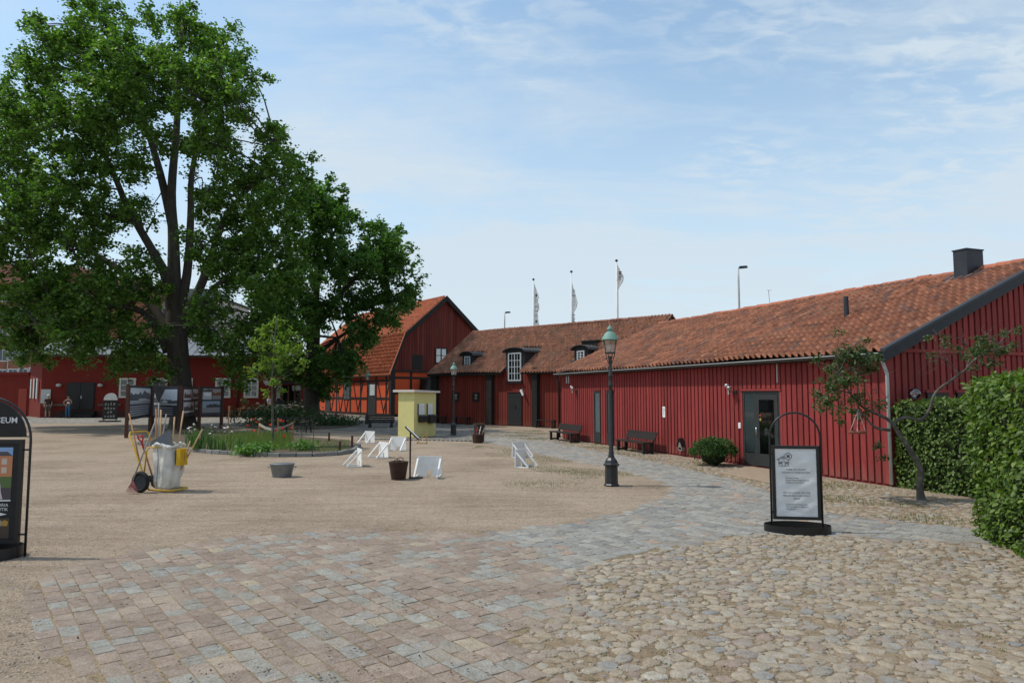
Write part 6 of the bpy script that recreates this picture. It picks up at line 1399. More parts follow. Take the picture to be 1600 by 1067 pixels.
for i, (a, b_, lab, m) in enumerate((((-.12, .30, .2), (-.17, .28, 1.60), 'upright wooden shaft beside the bag, tallest of the bundle', M_wood), ((-.09, .34, .2), (-.13, .36, 1.58), 'upright wooden shaft with dark top in the bundle behind the bag', M_palewood), ((-.08, .24, .2), (.03, .34, 1.50), 'grey weathered shaft slanting right from the bundle', MATS['grey_shaft']),
                                     ((.16, .34, .2), (.18, .40, 1.44), 'short pale broom handle standing in the middle of the bag', M_palewood), ((.22, .36, .2), (.32, .48, 1.56), 'long pale handle slanting out of the back of the bag', M_palewood), ((.40, .30, .3), (.98, .30, 1.24), 'pale handle with dark tip leaning far out over the yellow box', M_palewood), ((.62, .22, .60), (.75, .22, .98), 'short hand brush handle standing in the yellow box', M_palewood))):
    o = tool('garden_broom', lab, a, b_, None, m, .015)
    o['group'] = 'handles standing in the cart'
    if i == 5: 
        A, B = Vector(CF.wld(*a)), Vector(CF.wld(*b_)); d = B - A; MB().tube([d * .985, d * 1.03], .017, 8).build('end_cap', M_black, o)

# ------------------------------------------------------------------ things on the gravel
def tub():
    g = G(440.5, 745); t = thing('zinc_tub', 'oval galvanised wash tub standing empty on the gravel', 'tub', g)
    mz = mat('galvanised_zinc', (0.23, 0.25, 0.26), (0.17, 0.185, 0.195), 9, .45, .05, 40, metal=.6)
    MB().lathe([(.205, 0), (.215, .005), (.272, .285), (.285, .295), (.285, .305), (.262, .300), (.205, .02), (.01, .018)], 32, sx=1, sy=.72).build('bowl', mz, t, 40)
    MB().lathe([(.283, .288), (.292, .296), (.283, .306)], 32, sx=1, sy=.72).build('rolled_rim', mz, t, True)
    for s in (-1, 1): MB().tube([(s * .275, -.06, .24), (s * .315, -.05, .22), (s * .315, .05, .22), (s * .275, .06, .24)], .008, 6).build('handle', mz, t, True)
tub()
M_wick = mat('brown_wicker', (0.045, 0.020, 0.013), (0.075, 0.034, 0.02), 20, .6, rand=.25)
M_wick2 = mat('grey_brown_wicker', (0.05, 0.035, 0.028), (0.08, 0.055, 0.042), 20, .7, rand=.25)
def wicker(name, label, g, r0, r1, h, m, handle=False, ry=1.0, rows=None):
    t = thing(name, label, 'basket', g); rows = rows or int(h / .022); n = 22; mb = MB()
    for j in range(rows):
        f = j / (rows - 1); r_ = r0 + (r1 - r0) * f; z = .012 + f * (h - .02)
        pts = [((r_ + .006 * (1 if (i + j) % 2 else -1)) * math.cos(2 * math.pi * i / n), (r_ + .006 * (1 if (i + j) % 2 else -1)) * ry * math.sin(2 * math.pi * i / n), z) for i in range(n)]
        mb.tube(pts + [pts[0]], h / rows * .56, 4, False)
    mb.build('weave', m, t, True, kind='stuff')
    st = MB()
    for i in range(n): a = 2 * math.pi * i / n; st.tube([(r0 * math.cos(a), r0 * ry * math.sin(a), 0), (r1 * math.cos(a), r1 * ry * math.sin(a), h)], .005, 4)
    st.build('stakes', m, t, kind='stuff')
    rp = [(r1 * 1.02 * math.cos(2 * math.pi * i / n), r1 * 1.02 * ry * math.sin(2 * math.pi * i / n), h) for i in range(n)]
    MB().tube(rp + [rp[0]], .016, 6, False).build('rim', m, t, True); MB().lathe([(r0 * .98, .005), (r0 * .98, .015)], n, sy=ry).build('bottom', m, t)
    if handle:
        for s in (-1, 1): MB().tube([(-.075, s * r1, h - .01), (-.06, s * r1, h + .06), (0, s * r1, h + .085), (.06, s * r1, h + .06), (.075, s * r1, h - .01)], .009, 6).build('handle', m, t, True)
    return t
wicker('wicker_basket', 'round brown wicker basket with ear handles on the gravel', G(622.5, 749), .145, .205, .385, M_wick, True)
wicker('wicker_basket', 'tall slatted wicker basket standing behind the mallet basket', G(748.5, 690), .19, .215, .70, M_wick2)
wicker('wicker_basket', 'low brown wicker basket holding red and white mallets', G(746.5, 692), .18, .20, .33, M_wick)
gm = G(748, 692)
for k, (dx, dy, tx, tz, m, lab) in enumerate(((-.05, -.02, .06, .58, 'red', 'red mallet stick in the low wicker basket'), (.0, -.05, .14, .60, 'white', 'white mallet stick in the low wicker basket'), (.05, .0, .22, .52, 'white2', 'pale mallet stick resting on the rim of the low wicker basket'))):
    mm = {'red': mat('red_stick', (0.50, 0.05, 0.03), None), 'white': M_white, 'white2': M_palewood}[m]
    t = thing('mallet', lab, 'mallet', gm + Vector((dx - .05, dy - .03, .05))); MB().tube([(0, 0, 0), (tx, -.02, tz)], .014, 6).build('shaft', mm, t); MB().tube([(tx - .04, -.09, tz * .75), (tx - .04, .05, tz * .75)], .032, 8).build('head', mm, t)
t = thing('walking_stick', 'thin pale stick leaning against the low wicker basket', 'stick', G(739, 690)); MB().tube([(-.18, 0, .45), (.05, .05, .012)], .01, 6).build('shaft', M_palewood, t)
def stand():
    g = G(646, 747); t = thing('reading_stand', 'slim dark metal stand with sloping text panel beside the brown basket', 'stand', g, R(5)); m = mat('dark_brown_metal', (0.022, 0.017, 0.015), None, rough=.5)
    MB().box(-.10, .20, -.14, .14, 0, .025).build('foot', m, t); MB().box(-.095, -.06, -.02, .02, .025, 1.02).build('post', m, t)
    p = MB().hexa([(-.20, -.15, 1.145), (.11, -.15, .855), (.11, .15, .855), (-.20, .15, 1.145), (-.185, -.15, 1.165), (.125, -.15, .875), (.125, .15, .875), (-.185, .15, 1.165)]).build('panel', m, t)
    MB().hexa([(-.165, -.13, 1.149), (.11, -.13, .893), (.11, .13, .893), (-.165, .13, 1.149), (-.163, -.13, 1.152), (.112, -.13, .896), (.112, .13, .896), (-.163, .13, 1.152)]).build('text_sheet', M_paper, p)
stand()
def gate(px, py, ang, label, m=M_white, narrow=False):
    g = G(px, py); t = thing('game_gate', label, 'gate', g, R(ang), 'game gates on the gravel'); w, h, th = .30, .46, .018
    if not narrow:
        n = 10; hole = [(.055 * math.cos(math.pi * k / n), .09 + .055 * math.sin(math.pi * k / n)) for k in range(n + 1)]
        poly = [(-w, 0), (-.055, 0)] + hole[::-1] + [(.055, 0), (w, 0), (w - .012, h), (-w + .012, h)]
        MB().prism(poly, (0, 0, .0), (1, 0, 0), (0, 0, 1), (0, th, 0)).build('board', m, t)
    else:
        for s in (-.03,): MB().box(s - .02, s + .02, 0, .04, 0, h).build('post', m, t)
    for s in ((-1, 1) if not narrow else (0,)):
        x = s * (w - .035)
        MB().bar((x, -.01, h * .86), (x, -.36, .02), .04, .035, (1, 0, 0)).build('brace', m, t); MB().bar((x, -.0, .017), (x, -.36, .017), .032, .03, (1, 0, 0)).build('runner', m, t)
gate(577.5, 692, -40, 'white game gate farthest back, close to the bed corner posts'); gate(599, 714.5, -52, 'white game gate between two others, braces splayed toward the bed'); gate(622.5, 703.5, -20, 'white game gate facing the path, behind the reading stand')
gate(561, 728, -66, 'white game gate seen edge-on with double arch near the flower bed'); gate(670.5, 744, -6, 'white game gate facing squarely out beside the reading stand'); gate(810, 714, 52, 'rear of two white game gates standing by the grass edge'); gate(813.5, 729, 62, 'front of two white game gates standing by the grass edge')
gate(666, 693, -84, 'small raw yellow wooden gate frame before the yellow booth', mat('yellow_raw_wood', (0.55, 0.33, 0.11), None), True)
def booth():
    c = G(646.5, 684); b2 = G(680, 681.5); fr = Frame(c, b2 - c); L_ = (b2 - c).length; h = 1.97; d = .95
    t = thing('ticket_booth', 'pale yellow wooden booth with sloping white roof and two dark boxes', 'booth', c, fr.rot); my = mat('pale_yellow_paint', (0.68, 0.61, 0.25), (0.63, 0.56, 0.225), 3, .6, c3=(0.52, 0.46, 0.2), c3amt=.3, c3scale=2)
    MB().box(0, L_, 0, d, 0.02, h).build('cabinet', my, t)
    MB().box(L_ - .005, L_ + .02, -.012, .03, .02, h).build('corner_trim', mat('cream_trim', (0.62, 0.57, 0.40), None), t)
    MB().hexa([(-.14, -.14, h), (L_ + .16, -.14, h - .03), (L_ + .16, d + .2, h - .03), (-.14, d + .2, h), (-.14, -.14, h + .10), (L_ + .16, -.14, h + .05), (L_ + .16, d + .2, h + .05), (-.14, d + .2, h + .10)]).build('roof', mat('pinkish_white_roof', (0.62, 0.56, 0.50), None), t)
    for x0, x1 in ((.17 * L_ / .93, .42 * L_ / .93), (.56 * L_ / .93, .78 * L_ / .93)):
        p = MB().box(x0, x1, -.03, 0, h * .50, h * .74).build('notice', M_paper, t); MB().box(x0 - .035, x0, -.045, 0, h * .50, h * .74).build('notice_clip', M_grey, p)
        for k in range(4): MB().box(x0 + .05, x1 - .05 - rnd.random() * .05, -.032, -.03, h * .54 + k * .09, h * .54 + k * .09 + .008).build('print_line', M_grey, p)
    for x0, x1, z0_, z1 in ((.17 * L_ / .93, .47 * L_ / .93, .66, .90), (.57 * L_ / .93, .83 * L_ / .93, .60, .92)):
        bx = MB().box(x0, x1, -.20, 0, z0_, z1).build('leaflet_box', M_bench, t); MB().hexa([(x0 - .02, -.24, z1), (x1 + .02, -.24, z1), (x1 + .02, 0, z1 + .05), (x0 - .02, 0, z1 + .05), (x0 - .02, -.24, z1 + .02), (x1 + .02, -.24, z1 + .02), (x1 + .02, 0, z1 + .07), (x0 - .02, 0, z1 + .07)]).build('lid', M_grey, bx)
booth()

# ------------------------------------------------------------------ benches and tables
def wall_bench(fr, x0, x1, yfront, label, back=True, seat=.37, top=.66, group='dark benches along the red hall', deep=.42):
    O = fr.wld(x0, yfront); t = thing('bench', label, 'bench', O, fr.rot, group); L_ = x1 - x0
    for k in range(3): MB().box(0, L_, k * deep / 3, (k + 1) * deep / 3 - .012, seat - .04, seat).build('seat_slat', M_bench, t)
    for x in (.06, L_ - .14):
        MB().box(x, x + .08, .02, .10, 0, seat - .042).build('leg', M_bench, t); MB().box(x, x + .08, deep - .10, deep - .02, 0, seat - .042).build('leg', M_bench, t); MB().box(x + .01, x + .07, .10, deep - .10, .03, .09).build('foot_rail', M_bench, t)
        if back: MB().bar((x + .04, deep - .02, seat - .04), (x + .04, deep + .10, top), .05, .05, (1, 0, 0)).build('back_post', M_bench, t)
    if back:
        for k in range(3):
            z = seat + .06 + k * (top - seat - .05) / 3; MB().hexa([(.0, deep - .015 + k * .035, z), (L_, deep - .015 + k * .035, z), (L_, deep + .01 + k * .035, z), (0, deep + .01 + k * .035, z), (0, deep + .01 + k * .035, z + .085), (L_, deep + .01 + k * .035, z + .085), (L_, deep + .035 + k * .035, z + .085), (0, deep + .035 + k * .035, z + .085)]).build('back_slat', M_bench, t)
    return t
xa = RB.wall(993, 660)[0]; xb = RB.wall(1035, 660)[0]
wall_bench(RB, xa + .0, xb + .15, -.80, 'dark slatted bench between the narrow windows and the little wall box')
xa = RB.wall(888, 660)[0]; xb = RB.wall(919, 660)[0]
wall_bench(RB, xa - .2, xb + .1, -.80, 'dark slatted bench by the far downpipe of the red hall')
for a, b_, lab in ((848, 877, 'plain plank bench between the last buttress and the downpipe'), (719, 744, 'plain plank bench under the small hatch window of the dormer range'), (684, 706, 'plain plank bench by the end buttress near the yellow booth')):
    xa, xb = MF.wall(a, 662)[0], MF.wall(b_, 662)[0]; wall_bench(MF, xa, xb, -.75, lab, False, .45, group='plank benches along the dormer range', deep=.36)
def barn_bench():
    a, b_ = G(571, 668), G(616, 668); fr = Frame(a, b_ - a); L_ = (b_ - a).length
    t = thing('park_bench', 'heavy dark park bench seen from behind in front of the barn', 'bench', a, fr.rot)
    for k in range(4): MB().box(0, L_, 0, .05, .26 + k * .115, .26 + k * .115 + .10).build('back_slat', M_bench, t)
    for k in range(4): MB().box(.02, L_ - .02, .07 + k * .11, .07 + k * .11 + .095, .42, .46).build('seat_slat', M_bench, t)
    for x in (.14, L_ - .26): MB().box(x, x + .12, .0, .50, 0, .10).build('leg', M_bench, t); MB().box(x + .02, x + .10, .052, .46, .10, .415).build('leg', M_bench, t)
barn_bench()
def picnic(px, py, rot, label):
    g = G(px, py); t = thing('picnic_table', label, 'table', g, R(rot), 'black picnic tables by the flower beds'); L_ = 1.75; m = mat('black_stained_wood', (0.012, 0.014, 0.013), (0.02, 0.022, 0.02), 8, .55)
    for k in range(5): MB().box(-L_ / 2, L_ / 2, -.36 + k * .146, -.36 + k * .146 + .135, .72, .76).build('table_slat', m, t)
    for s in (-1, 1):
        for k in range(2): MB().box(-L_ / 2, L_ / 2, s * .66 - .135 + k * .14, s * .66 - .005 + k * .14, .42, .46).build('seat_slat', m, t)
        x = s * (L_ / 2 - .3)
        for q in (-1, 1): MB().bar((x, q * .62, 0), (x, q * .22, .72), .09, .045, (0, 1, 0)).build('leg', m, t)
        MB().bar((x + .045, -.78, .39), (x + .045, .78, .39), .045, .09, (1, 0, 0)).build('seat_beam', m, t)
picnic(378, 661, 10, 'black picnic table nearer the dark red house, left of the shrub bed'); picnic(463, 677, 5, 'black picnic table in front of the shrub bed under the elm')
def cafe():
    g = G(381, 652.5); t = thing('cafe_table', 'small slatted cafe table with potted plant by the house wall', 'table', g)
    MB().box(-.45, .45, -.35, .35, .70, .74).build('table_top', M_wood, t)
    for x in (-.35, .35): MB().bar((x, -.28, 0), (x, .28, .7), .05, .04).build('leg', M_wood, t); MB().bar((x, .28, 0), (x, -.28, .7), .05, .04).build('leg', M_wood, t)
    for s, lab in ((-1, 'red-brown folding chair at the side of the cafe table toward the boards'), (1, 'red-brown folding chair at the side of the cafe table toward the entrance')):
        c = thing('folding_chair', lab, 'chair', g + Vector((s * .95, -.1, 0)), 0, 'folding chairs at the cafe table')
        MB().box(-.22, .22, -.2, .2, .43, .46).build('seat', M_wood, c)
        for k in range(3): MB().box(s * .20 - .015, s * .20 + .015, -.2, .2, .58 + k * .11, .66 + k * .11).build('back_slat', M_wood, c)
        for q in (-.18, .18): MB().bar((-.2, q, 0), (.2, q, .95 if s > 0 else .46), .03, .03).build('leg', M_wood, c); MB().bar((.2, q, 0), (-.2, q, .46 if s > 0 else .95), .03, .03).build('leg', M_wood, c)
    pp = thing('potted_plant', 'small leafy plant in a pot on the cafe table', 'plant', g + Vector((0, 0, .74))); MB().lathe([(.10, 0), (.14, .2), (.12, .2)], 10).build('pot', mat('terracotta', (0.35, 0.14, 0.08), None), pp)
    n = 160; P = nr.normal(0, .14, (n, 3)) * np.array([1, 1, 1.4]) + np.array([0, 0, .55]); scatter('leaves', LEAFV, LEAFF, rotmats(n, .9) * nr.uniform(.07, .12, n)[:, None, None], P, M_box, pp, kind='stuff'); MB().tube([(0, 0, .18), (0, 0, .5)], .015, 5).build('stem', M_bark, pp)
cafe()

# ------------------------------------------------------------------ flower bed
bed_px = [(215, 694), (290, 704), (335, 708.5), (385, 711.5), (440, 713.5), (490, 713), (528, 711), (553, 706.5), (562, 698), (545, 690), (470, 684), (420, 679), (330, 676), (260, 679)]
BED = [G(*p) for p in bed_px]; M_soil = mat('bed_soil', (0.13, 0.095, 0.065), (0.085, 0.06, 0.042), 6, .95, .8, 25, c3=(0.10, 0.12, 0.04), c3amt=.6, c3scale=2)
MB().prism([(p.x, p.y) for p in BED], (0, 0, 0), (1, 0, 0), (0, 1, 0), (0, 0, .07)).build('flower_bed', M_soil, kind='structure')
def edging():
    front = BED[:9]; t = thing('bed_edging', 'row of grey granite kerb stones along the front of the flower bed', 'edging', front[0])
    for a, b_ in zip(front[:-1], front[1:]):
        L_ = (b_ - a).length; n = max(1, int(L_ / .33)); d = (b_ - a) / n
        for k in range(n):
            p = a + d * k - front[0]; q = a + d * (k + .94) - front[0]; h = .12 + rnd.uniform(-.015, .015)
            MB().bar(p + Vector((0, -.06, h / 2)), q + Vector((0, -.06 + rnd.uniform(-.015, .015), h / 2)), .13, h).build('kerb_stone', M_stone, t, bevel=.012)
edging()
for k, (px, py, h) in enumerate(((514, 696, .32), (531, 709, .36), (551, 700, .42), (560, 703, .42))):
    pass
for k, (px, py, h, lab) in enumerate(((514, 692, .40, 'short rusty bed post by the yellow game strip at the back rail'), (531, 707, .36, 'short rusty bed post among the front kerb stones'), (550, 701, .45, 'short rusty bed post at the bed corner carrying the rail'), (307, 704, .38, 'short dark bed post among the irises'))):
    g = G(px, py); tag(MB().box(-.03, .03, -.03, .03, 0, h).build('bed_post', M_corten, loc=g), lab, 'post', 'short posts round the flower bed')
ra, rb = G(458, 686.5), G(640, 688.5)
tag(MB().bar(ra + Vector((0, 0, .28)), rb + Vector((0, 0, .10)), .03, .04).build('bed_rail', mat('pale_rail', (0.36, 0.31, 0.24), None)), 'thin pale rail running low behind the bed corner posts', 'rail')
kb = thing('kerb_line', 'narrow pale stone edging between the gravel and the cobbled yard', 'edging', G(560, 686))
for k in range(26):
    a, b_ = G(560 + k * 7.3, 686 + k * .15), G(560 + (k + 1) * 7.0, 686 + (k + 1) * .15); MB().bar(a - kb.location + Vector((0, 0, .02)), b_ - kb.location + Vector((0, 0, .02)), .12, .05).build('kerb_stone', M_stone, kb)
M_iris = leaf_mat('iris_leaf', [(0, (0.06, 0.13, 0.035)), (1, (0.11, 0.19, 0.05))], .25)
def iris(px, py, n, h, label):
    g = G(px, py, .07); t = thing('iris_clump', label, 'plant', g, 0, 'iris clumps in the flower bed'); V = []; Fq = []; b = 0
    for _ in range(n):
        a = rnd.uniform(0, 6.28); l = h * rnd.uniform(.6, 1.1); s = rnd.uniform(.05, .4); w = .02; x, y = rnd.gauss(0, .09), rnd.gauss(0, .09); c = rnd.uniform(0, 3.14); wx, wy = w * math.cos(c), w * math.sin(c)
        for f, ww in ((0, 1), (.5, .9), (.82, .55), (1, .05)):
            X, Y, Z = x + math.cos(a) * s * l * f * f, y + math.sin(a) * s * l * f * f, l * f * (1 - .12 * f * s * 3); V += [(X - wx * ww, Y - wy * ww, Z), (X + wx * ww, Y + wy * ww, Z)]
        for k in range(3): Fq.append((b + 2 * k, b + 2 * k + 1, b + 2 * k + 3, b + 2 * k + 2))
        b += 8
    npmesh('leaves', np.array(V), np.array(Fq), M_iris, t, kind='stuff')
for i, (px, py, n, h) in enumerate(((311, 703, 34, .75), (332, 702, 24, .6), (320, 692, 22, .7), (350, 703, 20, .5), (297, 697, 24, .6), (372, 705, 18, .5), (303, 690, 20, .55))):
    iris(px, py, n, h, 'upright sword-leaved iris clump on the cart side of the bed')
M_mass = leaf_mat('meadow_green', [(0, (0.09, 0.15, 0.03)), (.6, (0.14, 0.20, 0.045)), (1, (0.21, 0.24, 0.07))], .3)
pts = []
for _ in range(6500):
    px, py = rnd.gauss(412, 38), rnd.uniform(682, 703); g = G(px, py, .06)
    if 300 < px < 455 and inpoly(g.x, g.y, BED): pts.append(tuple(g))
blades(pts, .08, .46, 'bed_grasses', w=.008, material=M_mass, kind='stuff')
pts = [tuple(G(rnd.uniform(470, 545), rnd.uniform(688, 706), .06)) for _ in range(1500)]; blades(pts, .03, .12, 'bed_weeds', w=.008, material=M_mass, kind='stuff')
def leafy(px, py, r_, h, label, m, n=260, leaf=(.07, .14), name='leafy_plant'):
    g = G(px, py, .05); t = thing(name, label, 'plant', g); P = nr.normal(0, 1, (n, 3)) * np.array([r_ * .5, r_ * .5, h * .3]) + np.array([0, 0, h * .5]); P[:, 2] = np.clip(P[:, 2], .03, h)
    scatter('leaves', LEAF6V, LEAF6F, rotmats(n, .7) * nr.uniform(*leaf, n)[:, None, None], P, m, t, kind='stuff'); return t
M_lush = leaf_mat('lush_leaf', [(0, (0.07, 0.17, 0.03)), (1, (0.13, 0.25, 0.05))], .3)
leafy(405, 709, .55, .32, 'low spreading bright green perennial at the front kerb', M_lush, 420); leafy(473, 704, .45, .34, 'bright leafy perennial between linden and rose stem', M_lush, 320); leafy(385, 710, .3, .2, 'small trailing green plant spilling onto the kerb', M_lush, 160)
for i, (px, py, h, lab) in enumerate(((488, 708, 1.05, 'tall thin rose stem with dark leaves at the kerb'), (470, 700, .85, 'thin dark-leaved rose stem beside the stake'))):
    g = G(px, py, .05); t = thing('rose_stem', lab, 'plant', g); MB().tube([(0, 0, 0), (.03, 0, h * .5), (0, 0, h)], [.014, .01, .006], 5).build('stem', M_bark, t)
    n = 60; P = nr.normal(0, .12, (n, 3)) + np.array([0, 0, h * .9]); scatter('leaves', LEAF6V, LEAF6F, rotmats(n, .8) * nr.uniform(.05, .09, n)[:, None, None], P, mat('bronze_leaf', (0.03, 0.025, 0.02), (0.04, 0.05, 0.02), 4), t, kind='stuff')
M_poppy = mat('poppy_red', (0.60, 0.035, 0.02), None, rough=.6, transl=.3, rand=.1); M_white_f = mat('white_petals', (0.70, 0.62, 0.58), None, rough=.6, rand=.1)
def flower(name, label, group, px, py, h, r_, m):
    g = G(px, py, .05); t = thing(name, label, 'flower', g, rnd.uniform(0, 6), group); MB().tube([(0, 0, 0), (.02, .01, h * .6), (0, 0, h)], .006, 4).build('stem', M_mass, t)
    V = [(0, 0, 0)]; fs = []
    for k in range(8): a = 2 * math.pi * k / 8; V.append((r_ * math.cos(a), r_ * math.sin(a), r_ * (.55 + .25 * (k % 2))))
    fs = [(0, 1 + k, 1 + (k + 1) % 8) for k in range(8)]; o = MB().add(V, fs).build('petals', m, t); o.location = (0, 0, h); o.rotation_euler = (rnd.uniform(.2, .7), rnd.uniform(-.4, .4), 0)
for px, py, h in ((386, 690, .60), (394, 690, .85), (436, 688, .78), (442, 689, .75), (423, 693, .68), (395, 696, .5), (431, 698, .55), (441, 697, .6), (444, 701, .4), (453, 692, .55), (410, 690, .55), (400, 688, .7)):
    flower('poppy', 'red poppy standing in the flower bed near the linden', 'red poppies in the flower bed', px, py, h, .065, M_poppy)
for k in range(34):
    px, py = rnd.choice(((rnd.uniform(345, 362), rnd.uniform(688, 697)), (rnd.uniform(293, 305), rnd.uniform(690, 697)), (rnd.uniform(325, 350), rnd.uniform(690, 700)))); flower('white_flower', 'small white bloom among the irises in the flower bed', 'white blooms in the flower bed', px, py, rnd.uniform(.4, .75), rnd.uniform(.03, .06), M_white_f)
# tall wooden garden stake behind the bed
tag(MB().tube([(0, 0, 0), (.04, 0, 1.35)], .03, 6).build('garden_stake', M_wood, loc=G(355.5, 681)), 'slim orange wooden stake at the back of the bed by the last photo board', 'stake')
# shrub bed round the elm
SB = [G(*p) for p in [(385, 668), (430, 672), (490, 671), (540, 668), (562, 663), (550, 657), (500, 652), (430, 652), (390, 658)]]
MB().prism([(p.x, p.y) for p in SB], (0, 0, 0), (1, 0, 0), (0, 1, 0), (0, 0, .06)).build('shrub_bed', M_soil, kind='structure')
M_shrub = leaf_mat('dark_shrub_leaf', [(0, (0.03, 0.07, 0.02)), (1, (0.06, 0.12, 0.03))], .2); M_rose = mat('pale_pink_petal', (0.62, 0.42, 0.36), None, rough=.6, rand=.1)
for px, py, r_, h, lab in ((402, 664, 1.1, 1.05, 'dark leafy shrub at the picnic table end of the elm bed'), (418, 660, 1.2, 1.15, 'flowering shrub with pale roses behind the linden stem'), (440, 663, 1.1, 1.0, 'low dark shrub in the middle of the elm bed'), (462, 662, 1.1, 1.1, 'dark shrub dotted with white roses near the elm trunk'), (505, 664, 1.0, .7, 'low spreading shrub on the barn side of the elm'), (532, 664, 1.0, .5, 'low ground-hugging shrub at the tip of the elm bed'), (470, 657, 1.0, 1.3, 'tall rose bush right against the elm trunk')):
    t = leafy(px, py, r_ * 1.2, h, lab, M_shrub, 620, (.10, .2), 'garden_shrub')
    if 'rose' in lab:
        for k in range(9): p = Vector((rnd.uniform(-.7, .7), rnd.uniform(-.8, -.2), h * rnd.uniform(.75, 1.1))); MB().lathe([(.02, -.05), (.09, .0), (.08, .05), (.02, .06)], 7, p).build('bloom', M_rose, t)

# ------------------------------------------------------------------ wall-mounted things
def wall_lamp(px, py, label):
    x, z = RB.wall(px, py, -.2); o = RB.wld(x, -.028, z); t = thing('wall_lamp', label, 'lamp', o, RB.rot, 'twin spot lamps on the red hall')
    MB().box(.06, .14, -.03, 0, -.16, -.06).build('bracket', M_grey, t); MB().tube([(.10, -.03, -.10), (0, -.14, -.10), (-.01, -.16, -.02)], .012, 6).build('arm', M_grey, t); MB().tube([(-.01, -.16, -.18), (-.01, -.16, .0)], .022, 8).build('stem', M_whitem, t)
    for dx, dz in ((-.06, .06), (.03, -.0)): MB().lathe([(.012, -.06), (.05, -.045), (.075, 0), (.06, .04), (.02, .058)], 12, (dx, -.17, dz)).build('globe', mat('silvered_globe', (0.42, 0.36, 0.38), None, rough=.2, metal=.5), t, True)
wall_lamp(1138, 606, 'twin silver globe lamp beside the glazed door of the hall'); wall_lamp(894, 607, 'twin silver globe lamp near the far end of the hall')
def small_things():
    x, z = RB.wall(1037.5, 643.5, -.03); t = thing('wall_notice', 'small white oblong notice with a round symbol on the red boards', 'notice', RB.wld(x, -.028, z), RB.rot); MB().box(-.075, .075, -.012, 0, -.17, .17).build('plate', M_white, t)
    MB().tube([(.04 * math.cos(a), -.014, .07 + .05 * math.sin(a)) for a in [2 * math.pi * k / 16 for k in range(17)]], .005, 4, False).build('symbol', M_ink, t); MB().bar((0, -.014, .01), (0, -.014, -.11), .008, .003).build('symbol', M_ink, t)
    x, z = RB.wall(1066.5, 697, -.05); t = thing('wall_box', 'little house-shaped box with peaked black roof on the red wall', 'box', RB.wld(x, -.028, z - .13), RB.rot)
    MB().prism([(-.10, 0), (.10, 0), (.10, .17), (0, .32), (-.10, .17)], (0, -.12, 0), (1, 0, 0), (0, 0, 1), (0, .12, 0)).build('body', mat('weathered_pale_board', (0.33, 0.27, 0.23), (0.22, 0.17, 0.15), 12, .8), t)
    for s in (-1, 1): MB().bar((s * .14, -.07, .12), (0, -.07, .37), .17, .02, (0, 1, 0)).build('roof', M_black, t)
    MB().box(-.065, .065, -.126, -.12, .035, .10).build('slot', M_black, t)
    x, z = RB.wall(1156.5, 664.5, -.03); tag(MB().box(-.045, .045, -.03, 0, -.075, .075).build('door_bell', M_white, loc=RB.wld(x, -.028, z), rot=RB.rot), 'small white entry panel on the boards beside the glazed door', 'panel')
    x, z = RB.wall(1084.5, 715, -.3); tag(MB().tube([(0, 0, 0), (0, 0, .55)], .014, 6).build('thin_post', M_timber, loc=RB.wld(x, -.28, 0)), 'thin dark post standing between the wall box and the clipped shrub', 'post')
    y, z = RB.side(1429, 615, RL + .3); t = thing('globe_lamp', 'clear glass globe lamp on the gable wall above the shaded hedge', 'lamp', RB.wld(RL + .03, y, z), RB.rot); MB().lathe([(.015, -.12), (.07, -.09), (.115, -.03), (.12, .02), (.09, .08), (.04, .112), (.01, .12)], 18, (.27, 0, 0)).build('globe', glass('clear_globe', (.86, .84, .86), .12), t, True); MB().tube([(0, 0, -.2), (.2, 0, -.2), (.27, 0, -.11)], .015, 6).build('arm', M_grey, t)
    MB().lathe([(.03, -.11), (.03, -.05), (.01, -.02)], 8, (.27, 0, 0)).build('bulb', M_white, t)
    x, z = MF.wall(819, 614); t = thing('spot_lamp', 'small white spot lamp beside the plank door of the dormer range', 'lamp', MF.wld(x, -.03, z), MF.rot); MB().tube([(0, 0, 0), (0, -.15, .0)], .025, 6).build('arm', M_grey, t); MB().tube([(-.08, -.15, .18), (.10, -.18, -.14)], [.09, .06], 8).build('hood', M_white, t)
    for px, lab in ((94, 'small round lamp on the dark red wall, poster side of the double door'), (158.5, 'small round lamp on the dark red wall, menu board side of the double door')):
        x, z = LF.wall(px, 602); t = thing('wall_lamp', lab, 'lamp', LF.wld(x, -.02, z), LF.rot, 'lamps flanking the double door'); MB().lathe([(.10, -.12), (.2, -.04), (.2, .05), (.08, .14)], 10, (0, -.22, 0)).build('globe', M_curtain, t, True); MB().box(-.05, .05, -.1, 0, -.12, .0).build('bracket', M_grey, t)
    x, z = LF.wall(216, 573); t = thing('wall_lantern', 'white wall lantern high on the dark red house beside the maple', 'lamp', LF.wld(x, -.02, z), LF.rot); MB().lathe([(.14, -.35), (.24, .05), (.30, .06), (.12, .24), (.04, .30)], 6, (0, -.35, 0)).build('lantern', M_paper, t); MB().bar((0, 0, -.3), (0, -.35, -.36), .06, .06).build('bracket', M_grey, t)
    x, z = LF.wall(451, 583); t = thing('air_conditioner', 'grey air conditioner unit on the wall above the glazed entrance', 'appliance', LF.wld(x, -.02, z), LF.rot); MB().box(-.36, .36, -.35, 0, -.28, .28).build('housing', M_curtain, t); MB().prism([(.2 * math.cos(k * math.pi / 8), .2 * math.sin(k * math.pi / 8)) for k in range(16)], (-.03, -.36, 0), (1, 0, 0), (0, 0, 1), (0, .012, 0)).build('fan_grille', M_grey, t)
    x, z = LF.wall(72, 618); tag(MB().box(-.35, .35, -.06, 0, -.6, .5).build('notice_board', M_curtain, loc=LF.wld(x, -.02, z), rot=LF.rot), 'pale notice board on the dark red house behind the man in a cap', 'notice board')
